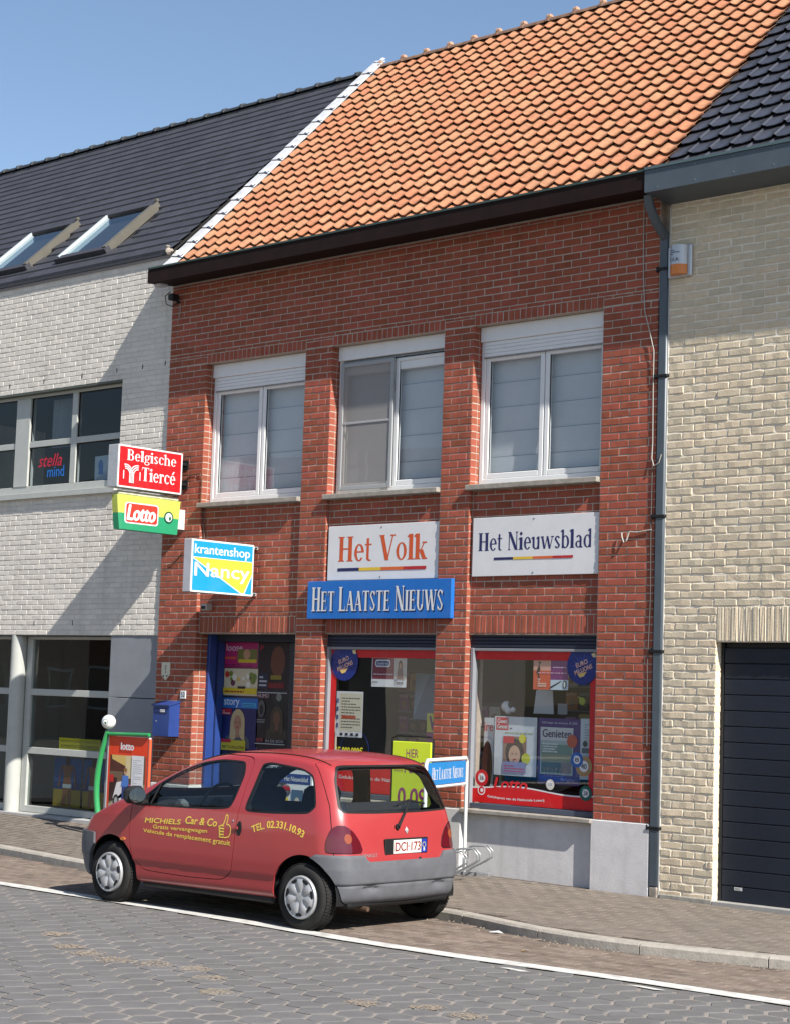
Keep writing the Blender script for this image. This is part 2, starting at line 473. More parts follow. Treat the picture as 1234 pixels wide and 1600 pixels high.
# ------------------------------------------------------------------ palette of real surface colours
M_RED = mat('red_brick', (0.375, 0.112, 0.068), 0.85, var=0.14, scale=9, bump=0.7, bscale=90, tint=0.10, hue=0.008, col2=(0.30, 0.078, 0.052), bias=1.6, stain=0.22, stscale=1.1, stcol=(0.27, 0.12, 0.085), streak=0.35)
M_MORTAR = mat('grey_mortar', (0.47, 0.39, 0.33), 0.95, var=0.14, scale=14, bump=0.4, bscale=120)
M_BEIGE = mat('beige_brick', (0.70, 0.585, 0.42), 0.9, var=0.10, scale=16, bump=0.7, bscale=55, tint=0.06, hue=0.005, col2=(0.62, 0.53, 0.40), stain=0.2, stscale=2.0, stcol=(0.5, 0.47, 0.4))
M_BMORTAR = mat('pale_mortar', (0.84, 0.77, 0.65), 0.95, var=0.08, scale=20, bump=0.9, bscale=90)
M_PALE = mat('whitewashed_brick', (0.74, 0.69, 0.625), 0.88, var=0.06, scale=20, bump=0.5, bscale=50, tint=0.06, stain=0.16, stscale=2.4, stcol=(0.45, 0.41, 0.36), streak=0.25)
M_PMORTAR = mat('whitewashed_mortar', (0.68, 0.64, 0.59), 0.92, var=0.12, scale=30, bump=0.9, bscale=60)
M_TILE = mat('orange_clay_tile', (0.44, 0.190, 0.100), 0.85, var=0.18, scale=14, bump=0.7, bscale=70, tint=0.05, hue=0.004, col2=(0.45, 0.225, 0.13), stain=0.32, stscale=3.0, stcol=(0.34, 0.19, 0.12), spots=0.45)
M_GLAZED = mat('blue_black_glazed_tile', (0.062, 0.064, 0.078), 0.30, var=0.15, scale=20, tint=0.12, spec=0.6, bump=0.15, bscale=30)
M_SLATE = mat('anthracite_tile', (0.052, 0.052, 0.062), 0.55, var=0.12, scale=14, tint=0.12, bump=0.4, bscale=80)
M_BROWN = mat('dark_brown_board', (0.020, 0.011, 0.010), 0.75, var=0.2, scale=5)
M_GREYMET = mat('slate_grey_gutter', (0.075, 0.095, 0.115), 0.42, var=0.10, scale=5)
M_ZINC = mat('dull_zinc', (0.30, 0.31, 0.32), 0.5, var=0.22, scale=14, metal=0.3)
M_LEAD = mat('bright_lead_flashing', (0.50, 0.51, 0.54), 0.6, var=0.16, scale=10, bump=0.5, bscale=25)
M_WHITE = mat('white_plastic_frame', (0.80, 0.80, 0.80), 0.35, var=0.03, scale=8)
M_CREAMF = mat('pale_grey_frame', (0.47, 0.48, 0.45), 0.45, var=0.06, scale=8)
M_STONE = mat('sill_stone', (0.34, 0.31, 0.27), 0.8, var=0.2, scale=14, bump=0.5)
M_PLASTER = mat('grey_plinth_render', (0.68, 0.66, 0.66), 0.85, var=0.08, scale=7, bump=0.4, stain=0.3, stscale=1.6, stcol=(0.5, 0.48, 0.46), streak=0.35)
M_PANEL = mat('grey_fibre_panel', (0.25, 0.26, 0.285), 0.6, var=0.08, scale=4)
M_BLUE = mat('blue_painted_frame', (0.022, 0.055, 0.23), 0.4, var=0.1, scale=6)
M_NAVY = mat('navy_shutter', (0.022, 0.028, 0.048), 0.5, var=0.1)
M_GARAGE = mat('dark_navy_garage_panel', (0.013, 0.018, 0.030), 0.55, var=0.12, scale=3, bump=0.25, bscale=160)
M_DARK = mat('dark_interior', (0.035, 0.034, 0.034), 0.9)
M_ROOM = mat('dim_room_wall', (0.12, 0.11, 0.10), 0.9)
M_BLACK = mat('black_metal', (0.012, 0.012, 0.013), 0.5)
M_CABLE = mat('grey_cable', (0.42, 0.40, 0.36), 0.6)
M_BLIND = mat('pale_grey_blind', (0.66, 0.68, 0.70), 0.9, var=0.05, scale=3)
M_GL = glass('window_glass', (0.88, 0.91, 0.93), 1.0, 0.12)
M_GLS = glass('shop_glass', (0.94, 0.96, 0.96), 0.9, 0.1)
M_GLD = glass('dark_office_glass', (0.62, 0.68, 0.67), 1.0, 0.2)
M_ROAD = mat('grey_hexagon_paver', (0.160, 0.154, 0.154), 0.85, var=0.12, scale=5, bump=0.8, bscale=120, tint=0.05, stain=0.25, stscale=1.7, stcol=(0.165, 0.145, 0.13))
M_SAND = mat('sandy_joint', (0.28, 0.25, 0.225), 0.95, var=0.25, scale=20, bump=0.8)
M_KLINK = mat('brown_clinker', (0.215, 0.180, 0.145), 0.9, var=0.22, scale=10, bump=0.8, bscale=90, tint=0.20, hue=0.015, col2=(0.19, 0.14, 0.12), stain=0.3, stscale=2.0, stcol=(0.22, 0.185, 0.155))
M_SIDEW = mat('worn_sidewalk_paver', (0.200, 0.170, 0.143), 0.92, var=0.15, scale=8, bump=0.8, bscale=90, tint=0.10, hue=0.008, stain=0.35, stscale=1.0, stcol=(0.165, 0.145, 0.125))
M_KJ = mat('dirty_joint', (0.11, 0.092, 0.078), 0.95, var=0.3, scale=20)
M_KERB = mat('concrete_kerb', (0.40, 0.365, 0.32), 0.9, var=0.16, scale=14, bump=0.7, tint=0.07, stain=0.35, stscale=4, stcol=(0.22, 0.20, 0.17))
M_LINE = mat('worn_white_road_paint', (0.62, 0.61, 0.58), 0.8, var=0.12, scale=16, bump=0.6, stain=0.7, stscale=7, stcol=(0.30, 0.28, 0.26))

rng = random.Random(7)

# ------------------------------------------------------------------ ground
KPTS = [(-12, -0.2), (-5, -1.35), (-0.07, -2.11), (0.9, -2.28), (2.03, -2.46), (3.6, -2.52), (5.2, -2.42), (6.64, -2.37), (7.36, -2.58), (8.0, -2.75), (8.56, -2.80), (9.1, -2.74), (10.16, -2.48), (12, -2.0), (16, -1.6)]
LPTS = [(-12, -4.0), (1, -3.97), (3.9, -3.94), (5.4, -3.96), (6.5, -4.02), (7.66, -4.07), (8.58, -4.02), (9.4, -3.93), (10.2, -3.89), (16, -3.89)]
_kx, _ky = zip(*KPTS); _lx, _ly = zip(*LPTS)
def yk(x):
    return sum(float(np.interp(x + d, _kx, _ky)) for d in (-.4, -.2, 0, .2, .4)) / 5
def yl(x):
    return sum(float(np.interp(x + d, _lx, _ly)) for d in (-.6, -.3, 0, .3, .6)) / 5
KW = 0.13
ZS = -0.10
def zside(x, y):
    zw = min(0.10, max(-0.03, (7.2 - x) * 0.0095))
    t = min(1.0, max(0.0, -y / (-(yk(x)) - KW)))
    return zw * (1 - t) + (-0.02) * t

mb = MB(); mb.add([(-400, -400, -0.16), (400, -400, -0.16), (400, 400, -0.16), (-400, 400, -0.16)], [(0, 1, 2, 3)], mat('open_ground', (0.2, 0.19, 0.16), 0.95, var=0.2, scale=2))
mb.obj('ground', kind='structure')
# road bed (the sand in the joints), then the pavers
ROADX = (-3.0, 16.0)
mb = MB()
mb.add([(-60, -18, -0.125), (60, -18, -0.125), (60, -3.6, -0.125), (-60, -3.6, -0.125)], [(0, 1, 2, 3)], M_ROAD)
road = mb.obj('road', kind='structure')
mb = MB(); mb.add([(ROADX[0], -12.5, -0.107), (ROADX[1], -12.5, -0.107), (ROADX[1], -3.7, -0.107), (ROADX[0], -3.7, -0.107)], [(0, 1, 2, 3)], M_SAND)
mb.obj('joint_sand', road, kind='stuff')

def in_view(x, y, z=0.0, pad=0.06):
    v = co.matrix_world.inverted() @ Vector((x, y, z)) if False else _inv @ Vector((x, y, z))
    if v.z > -1: return False
    a = cd.lens * v.x / -v.z / 24.0; b = cd.lens * v.y / -v.z / 24.0
    return abs(a) < 0.386 + pad and abs(b) < 0.5 + pad
_inv = co.matrix_world.inverted()

def hexmesh(v, r=0.1335, seed=0):
    rr = random.Random(seed); mb = MB()
    out = []; inn = []; bot = []
    for i in range(12):
        a = math.radians(30 * i + 0)
        # a hexagon with slightly softened corners: vertices on the x axis
        rad = r if i % 2 == 0 else r * math.cos(math.radians(30)) * 1.0
        rad -= 0.0056 + rr.uniform(0, 0.0015) + (0.003 if i % 2 == 0 else 0)
        out.append((rad * math.cos(a), rad * math.sin(a), -0.0035)); inn.append(((rad - .007) * math.cos(a), (rad - .007) * math.sin(a), 0.0))
        bot.append((rad * math.cos(a), rad * math.sin(a), -0.03))
    n = 12
    mb.add(out + inn + bot, [tuple(range(n, 2 * n))] + [(i, (i + 1) % n, n + (i + 1) % n, n + i) for i in range(n)] + [((i + 1) % n, i, 2 * n + i, 2 * n + (i + 1) % n) for i in range(n)], M_ROAD)
    return mb
HEXV = [hexmesh(0, seed=i) for i in range(4)]
hexM = [h.mesh('paver') for h in HEXV]
cells = []
a2 = (0.2085, 0.1204); a1 = (0.0, 0.2408)
for i in range(-20, 90):
    for j in range(-110, 60):
        x = -1 + a2[0] * i; y = -4.25 + a2[1] * i + a1[1] * j
        if y > yl(x) - 0.10 or y < -9.5 or not in_view(x, y, ZS, 0.28): continue
        dz = 0.004 * math.sin(x * 1.7 + y) * math.cos(y * 2.1) + rng.uniform(-.0022, .0022)
        cells.append((campos_dist((x, y, ZS)), x, y, ZS + min(dz, .002) - (.001 if y > yl(x) - .3 else 0), rng.uniform(-.02, .02), rng.uniform(-.012, .012), rng.uniform(-.012, .012), rng.randrange(4)))
cells.sort(key=lambda c: (not in_view(c[1], c[2], ZS, 0), c[0]))
for c in cells[:300]:
    o = bpy.data.objects.new('paver', hexM[c[7]]); COL.objects.link(o); o.parent = road
    o.location = (c[1], c[2], c[3]); o.rotation_euler = (c[5], c[6], c[4])
mb = MB()
for c in cells[300:]:
    h = HEXV[c[7]]; R_ = Matrix.Rotation(c[4], 3, 'Z') @ Matrix.Rotation(c[5], 3, 'X') @ Matrix.Rotation(c[6], 3, 'Y'); T_ = Vector(c[1:4])
    mb.add([R_ @ Vector(v) + T_ for v in h.v], h.f, M_ROAD)
mb.obj('pavers', road, kind='stuff')
# patches of sand lying in sunken pavers
mb = MB()
M_GRIT = mat('ochre_grit', (0.26, 0.215, 0.17), 0.95, var=0.35, scale=45, bump=1.0, bscale=150)
for (x, y, r) in ((6.2, -6.05, .11), (6.55, -6.15, .12), (6.9, -6.2, .12), (7.25, -6.1, .12), (7.55, -6.0, .11), (7.9, -6.2, .10), (9.55, -5.9, .09), (9.2, -6.1, .10), (9.9, -5.95, .1), (8.35, -6.55, .1), (5.6, -5.7, .1)):
    for i in range(170):
        a = rng.uniform(0, 6.283); q = r * 1.25 * math.sqrt(rng.random()) * rng.uniform(.6, 1); g = rng.uniform(.004, .013); p = Vector((x + q * math.cos(a) * 1.2, y + q * math.sin(a), ZS + .001))
        mb.add([p + Vector((-g, -g * rng.random(), 0)), p + Vector((g, -g * .6, 0)), p + Vector((g * .3, g, 0)), p + Vector((0, 0, g * .35))], [(0, 1, 3), (1, 2, 3), (2, 0, 3)], M_GRIT)
mb.obj('grit_patches', road, kind='stuff')

# parking strip of small clinkers, between the line and the kerb
mb = MB(); xs = [ROADX[0] + .25 * i for i in range(int((ROADX[1] - ROADX[0]) / .25) + 1)]
vs = [(x, yl(x) - .02, ZS - .006) for x in xs] + [(x, yk(x) + .05, ZS - .006) for x in xs]; n = len(xs)
mb.add(vs, [(i, i + 1, n + i + 1, n + i) for i in range(n - 1)], M_KJ)
strip = mb.obj('parking_strip', kind='structure')

def paver_mb(w, h, material, seed):
    r_ = random.Random(seed); mb = MB(); b = .004
    j = lambda: r_.uniform(-.0015, .0015)
    o_ = [(-w / 2 + j(), -h / 2 + j()), (w / 2 + j(), -h / 2 + j()), (w / 2 + j(), h / 2 + j()), (-w / 2 + j(), h / 2 + j())]
    vs = [(a, c, -.003) for a, c in o_] + [(a * (1 - 2 * b / w), c * (1 - 2 * b / h), 0) for a, c in o_] + [(a, c, -.025) for a, c in o_]
    mb.add(vs, [(4, 5, 6, 7)] + [(i, (i + 1) % 4, 4 + (i + 1) % 4, 4 + i) for i in range(4)] + [((i + 1) % 4, i, 8 + i, 8 + (i + 1) % 4) for i in range(4)], material)
    return mb

def lay(parent, w, h, joint, material, inside, zf, name, jit=.0025, herring=False, uneven=.004):
    var = [paver_mb(w, h, material, i) for i in range(4)]
    me = [v.mesh(name) for v in var]
    cells = []
    if herring:     # pairs laid crosswise
        p = w + joint
        i0 = int(-4 / p); i1 = int(17 / p)
        for i in range(i0, i1):
            for j in range(int(-5 / p), 2):
                for k in range(2):
                    if (i + j) % 2 == 0: cells.append((i * p, j * p + (k - .5) * (h + joint), 0.0))
                    else: cells.append((i * p + (k - .5) * (h + joint), j * p, math.pi / 2))
    else:
        px_, py_ = w + joint, h + joint
        for j in range(int(-6 / py_), 4):
            for i in range(int(-5 / px_), int(17 / px_)):
                cells.append(((i + .5 * (j % 2)) * px_, j * py_, 0.0))
    out = []
    for (x, y, a) in cells:
        if not inside(x, y) or not in_view(x, y, 0, .25): continue
        out.append((campos_dist((x, y, 0)), x, y, zf(x, y) + uneven * .5 * math.sin(2.3 * x + y) * math.sin(1.9 * y - x) + rng.uniform(-jit, jit) * .6, a + rng.uniform(-.02, .02), rng.uniform(-.01, .01), rng.uniform(-.01, .01), rng.randrange(4)))
    out.sort(key=lambda c: (not in_view(c[1], c[2], 0, 0), c[0]))
    for c in out[:300]:
        o = bpy.data.objects.new(name, me[c[7]]); COL.objects.link(o); o.parent = parent
        o.location = (c[1], c[2], c[3]); o.rotation_euler = (c[5], c[6], c[4])
    mb = MB()
    for c in out[300:]:
        hh = var[c[7]]; R_ = Matrix.Rotation(c[4], 3, 'Z') @ Matrix.Rotation(c[5], 3, 'X') @ Matrix.Rotation(c[6], 3, 'Y'); T_ = Vector(c[1:4])
        mb.add([R_ @ Vector(v) + T_ for v in hh.v], hh.f, material)
    if len(out) > 300: mb.obj(name + 's', parent, kind='stuff')
lay(strip, .20, .098, .005, M_KLINK, lambda x, y: yl(x) + .115 < y < yk(x) - .06, lambda x, y: ZS, 'clinker')

# white line, painted on a flush concrete band
mb = MB(); xs = [ROADX[0] + .25 * i for i in range(int((ROADX[1] - ROADX[0]) / .25) + 1)]; n = len(xs)
mb.add([(x, yl(x) - .16, ZS - .0065) for x in xs] + [(x, yl(x) + .115, ZS - .0065) for x in xs], [(i, i + 1, n + i + 1, n + i) for i in range(n - 1)], mat('grey_band', (.165, .155, .145), .9, var=.2, scale=12, bump=.5))
mb.obj('edge_band', road)
mb = MB(); xs = [-6 + .2 * i for i in range(100)]; n = len(xs)
r0 = [rng.uniform(-.008, .008) for _ in xs]; r1 = [rng.uniform(-.006, .006) for _ in xs]
vs = [(x, yl(x) - .075 + r0[i], ZS + .004) for i, x in enumerate(xs)] + [(x, yl(x) + .10 + r1[i], ZS + .004) for i, x in enumerate(xs)]
mb.add(vs, [(i, i + 1, n + i + 1, n + i) for i in range(n - 1)], M_LINE)
for (x, y, w, h) in ((9.95, -4.12, .16, .035), (8.9, -4.22, .14, .04)):
    mb.add([(x - w, y, ZS + .004), (x + w * .6, y - h, ZS + .004), (x + w, y + h * .3, ZS + .004), (x - w * .4, y + h, ZS + .004)], [(0, 1, 2, 3)], M_LINE)
mb.obj('white_road_line', kind='structure')

# sidewalk
mb = MB(); xs = [-8 + .3 * i for i in range(80)]; n = len(xs); K = 8
vs = []
for j in range(K + 1):
    for x in xs:
        y0 = yk(x) + KW; y = y0 + (0.35 - y0) * j / K
        vs.append((x, y, zside(x, y) - .006))
mb.add(vs, [(j * n + i, j * n + i + 1, (j + 1) * n + i + 1, (j + 1) * n + i) for j in range(K) for i in range(n - 1)], M_KJ)
walk = mb.obj('sidewalk', kind='structure')
lay(walk, .215, .104, .004, M_SIDEW, lambda x, y: yk(x) + KW + .05 < y < (.10 if x < 0 else -.04), zside, 'sidewalk_paver', jit=.0015, uneven=.006)

# kerb
kb = MB(); xs = [-8 + .3 * i for i in range(80)]; n = len(xs)
vs = [(x, yk(x) + .02, -.125) for x in xs] + [(x, yk(x) + .02, -.03) for x in xs] + [(x, yk(x) + KW - .01, -.03) for x in xs]
kb.add(vs, [(i, i + 1, n + i + 1, n + i) for i in range(n - 1)] + [(n + i, n + i + 1, 2 * n + i + 1, 2 * n + i) for i in range(n - 1)], M_KJ)
kerb = kb.obj('kerb', kind='structure')
x = -4.0
while x < 13:
    L_ = 0.985; x1 = x + L_
    sg_ = [x + L_ * k / 6 for k in range(7)]
    mb = MB()
    prof = [(-.0, -.125), (-.0, -.040), (.018, -.021), (.045, -.018), (KW - .006, -.018), (KW, -.05)]
    vs = []
    for s_ in sg_:
        for (dy, z) in prof: vs.append((s_, yk(s_) + dy, z + rng.uniform(-.0012, .0012)))
    q = len(prof)
    mb.add(vs, [(i * q + k, (i + 1) * q + k, (i + 1) * q + k + 1, i * q + k + 1) for i in range(6) for k in range(q - 1)] + [tuple(range(q)), tuple(range(6 * q, 7 * q))[::-1]], M_KERB)
    mb.obj('kerb_stone', kerb)
    x = x1 + .012

# ------------------------------------------------------------------ masonry
_BC = {}
def brick_mb(w, h, d, jit, material, var, run='x'):
    """a brick centred on x/z, front face at y=0, its body behind"""
    key = (round(w, 3), round(h, 3), round(d, 3), jit, material.name, var)
    if key in _BC: return _BC[key]
    r_ = random.Random(hash((round(w * 1000), round(h * 1000), var, 5)) & 0xffff)
    mb = MB(); j = lambda k=1.0: r_.uniform(-jit, jit) * k
    W_, H_ = w / 2, h / 2; b = min(.005, .1 * h)
    out = []
    for (a, c) in ((-W_, -H_), (-W_ / 3, -H_), (W_ / 3, -H_), (W_, -H_), (W_, H_), (W_ / 3, H_), (-W_ / 3, H_), (-W_, H_)):
        out.append((a + j(.7), c + j()))
    f = jit * 1.0
    vs = [(a, .0045, c) for a, c in out] + [(a - math.copysign(b, a) if abs(a) > W_ * .6 else a, r_.uniform(-f, f) * .8, c - math.copysign(b, c)) for a, c in out] + [(a, d, c) for a, c in out]
    n = 8
    fs = [(8, 9, 14, 15), (9, 10, 13, 14), (10, 11, 12, 13)] + [(i, (i + 1) % n, n + (i + 1) % n, n + i) for i in range(n)] + [((i + 1) % n, i, 2 * n + i, 2 * n + (i + 1) % n) for i in range(n)]
    mb.add(vs, fs, material)
    _BC[key] = (mb, None)
    return _BC[key]
_BM = {}
def masonry(parent, rects, L_, Hc, joint, z0, jit, material, base='brick', cap=300, out=0.0025):
    """rects: (x0, x1, z0, z1, y, depth, phase, mode)  mode 'run' | 'soldier' | 'side'"""
    P_ = []
    for (xa, xb, za, zb, y, dp, ph, mode) in rects:
        if mode == 'soldier':
            wv = Hc; k = max(1, round((xb - xa) / wv)); wv = (xb - xa) / k
            for i in range(k):
                P_.append((xa + wv * (i + .5), y, (za + zb) / 2, wv - joint, zb - za - joint, dp, 0))
            continue
        r0_ = math.floor((za - z0) / Hc + 1e-6)
        zz = z0 + r0_ * Hc; row = r0_
        while zz < zb - 1e-4:
            c0 = max(zz, za); c1 = min(zz + Hc, zb)
            if c1 - c0 > .02:
                if mode == 'run':
                    x = xa - L_ + ((row % 2) * .5 + ph) * L_; carry = None
                    x += rng.uniform(-.006, .006) if jit > .002 else 0
                    while x < xb - .001:
                        a = max(x, xa); b_ = min(x + L_, xb)
                        if xb - b_ < .062: b_ = xb
                        if b_ - a < .062 and x < xa: x += L_ ; carry = a; continue
                        if carry is not None: a = carry; carry = None
                        if b_ - a > .03: P_.append(((a + b_) / 2, y, (c0 + c1) / 2, b_ - a - joint, c1 - c0 - joint, dp, 0))
                        x = b_ if b_ >= xb else x + L_
                else:      # a return face looking along +x: xa is the face, y..y+dp its width
                    cuts = [0, dp] if row % 2 else ([0, dp * .5, dp] if dp > .15 else [0, dp])
                    for u0, u1 in zip(cuts[:-1], cuts[1:]):
                        P_.append((xa, y + (u0 + u1) / 2, (c0 + c1) / 2, u1 - u0 - joint, c1 - c0 - joint, abs(xb - xa), 1))
            zz += Hc; row += 1
    P_ = [p for p in P_ if p[3] > .012 and p[4] > .012]
    P_.sort(key=lambda p: campos_dist(p[:3]) + (0 if in_view(*p[:3], pad=0) else 100))
    mb = MB(); nsolo = 0
    for i, (x, y, z, w, h, d, sidef) in enumerate(P_):
        v = rng.randrange(4)
        bm_, _ = brick_mb(w, h, d, jit, material, v)
        if i < cap:
            k = (round(w, 3), round(h, 3), round(d, 3), jit, material.name, v)
            if k not in _BM: _BM[k] = bm_.mesh(base)
            o = bpy.data.objects.new(base, _BM[k]); COL.objects.link(o); o.parent = parent
            if sidef: o.rotation_euler = (0, 0, math.pi / 2); o.location = (x + rng.uniform(-out, 0), y, z)
            else: o.location = (x, y + rng.uniform(-out, out), z); o.rotation_euler = (rng.uniform(-.006, .006), rng.uniform(-.004, .004), rng.uniform(-.008, .008))
        else:
            if sidef:
                dx = rng.uniform(-out, 0)
                mb.add([(x - q[1] + dx, y + q[0], z + q[2]) for q in bm_.v], bm_.f, material)
            else:
                dy = rng.uniform(-out, out); sk_ = rng.uniform(-.006, .006)
                mb.add([(x + q[0], y + q[1] + dy + q[0] * sk_, z + q[2]) for q in bm_.v], bm_.f, material)
    if mb.f: mb.obj(base + 's', parent, kind='stuff')

# ================================================================== THE RED BRICK SHOP
house = thing('brick_shop_house', (3.6, 1.5, 0), 'red brick newsagent house with orange tiled roof and three tall bays', 'house')
A0, A1, B0, B1, C0, C1, D0, D1 = 0.0, 0.69, 2.36, 2.785, 4.44, 4.855, 6.51, 7.17
TOP = 6.72; BAYTOP = 5.70; LZ = 2.46
HC, LB = 0.0752, 0.226
REC = 0.05
mb = MB()
for (a, b_) in ((A0, A1), (B0, B1), (C0, C1), (D0, D1)):
    mb.box(a, b_ - .007, .006, .30, (.0 if a else .0), BAYTOP, M_MORTAR)
mb.box(A0, D1, .006, .30, BAYTOP, TOP + .2, M_MORTAR)
for (a, b_) in ((A1, B0), (B1, C0), (C1, D0)):
    mb.box(a - .009, b_, REC + .006, .30, LZ, 3.95, M_MORTAR)
wall = mb.obj('wall', house)
rects = []
for k, (a, b_) in enumerate(((A0, A1), (B0, B1), (C0, C1), (D0, D1))):
    zb = 0.67
    rects.append((a, b_ - .0, zb, BAYTOP + (0 if k else 0), 0, .09, 0.0 if k in (0, 3) else .06, 'run'))
    if k < 3:
        rects.append((b_, b_ - .05, LZ, 3.95, .1, 0, 0, 'none'))
for (a, b_) in ((A1, B0), (B1, C0), (C1, D0)):
    rects.append((a - .0, b_, BAYTOP, BAYTOP + .115, 0, .25, 0, 'soldier'))
    rects.append((a, b_, LZ + .195, 3.95, REC, .05, .3, 'run'))
    rects.append((a, b_, LZ, LZ + .195, REC, .15, 0, 'soldier'))
rects += [(A0, A1, BAYTOP, BAYTOP + .115, 0, .05, .0, 'run'), (B0, B1, BAYTOP, BAYTOP + .115, 0, .05, .06, 'run'), (C0, C1, BAYTOP, BAYTOP + .115, 0, .05, .06, 'run'), (D0, D1, BAYTOP, BAYTOP + .115, 0, .05, 0, 'run')]
rects.append((A0, D1, BAYTOP + .115, TOP, 0, .05, 0, 'run'))
rects = [r for r in rects if r[7] != 'none']
# right-hand returns of the piers, beside each opening
for b_ in (A1, B1, C1):
    rects.append((b_, b_ - .05, 4.0, BAYTOP, .092, .10, 0, 'side'))
    rects.append((b_, b_ - .05, .67, LZ, .092, .13, 0, 'side'))
masonry(wall, rects, LB, HC, .0112, 0.67 - HC * 9 + .0, .0016, M_RED)

# plinths
boxpart('plinth', house, (C0 - .03, C1 + .0, -.012, .2, -.05, .66), M_PLASTER, .006)
boxpart('plinth', house, (D0 - .01, D1 + .005, -.018, .2, -.06, .668), M_PLASTER, .006)
boxpart('plinth', house, (B0 - .03, B1, -.012, .2, -.05, .66), M_PLASTER, .006)
boxpart('plinth', house, (A0 + .003, A1, -.012, .2, -.05, .66), M_PLASTER, .006)
boxpart('window_breast', house, (C1 + .002, D0 - .012, .045, .2, -.05, .62), M_PLASTER, .004)
boxpart('window_breast', house, (B1 + .002, C0 - .032, .045, .2, -.05, .62), M_PLASTER, .004)

def irregular_slab(mb, x0, x1, y0, y1, z0, z1, m_):
    mb.box(x0, x1, y0, y1, z0, z1, m_, .006)

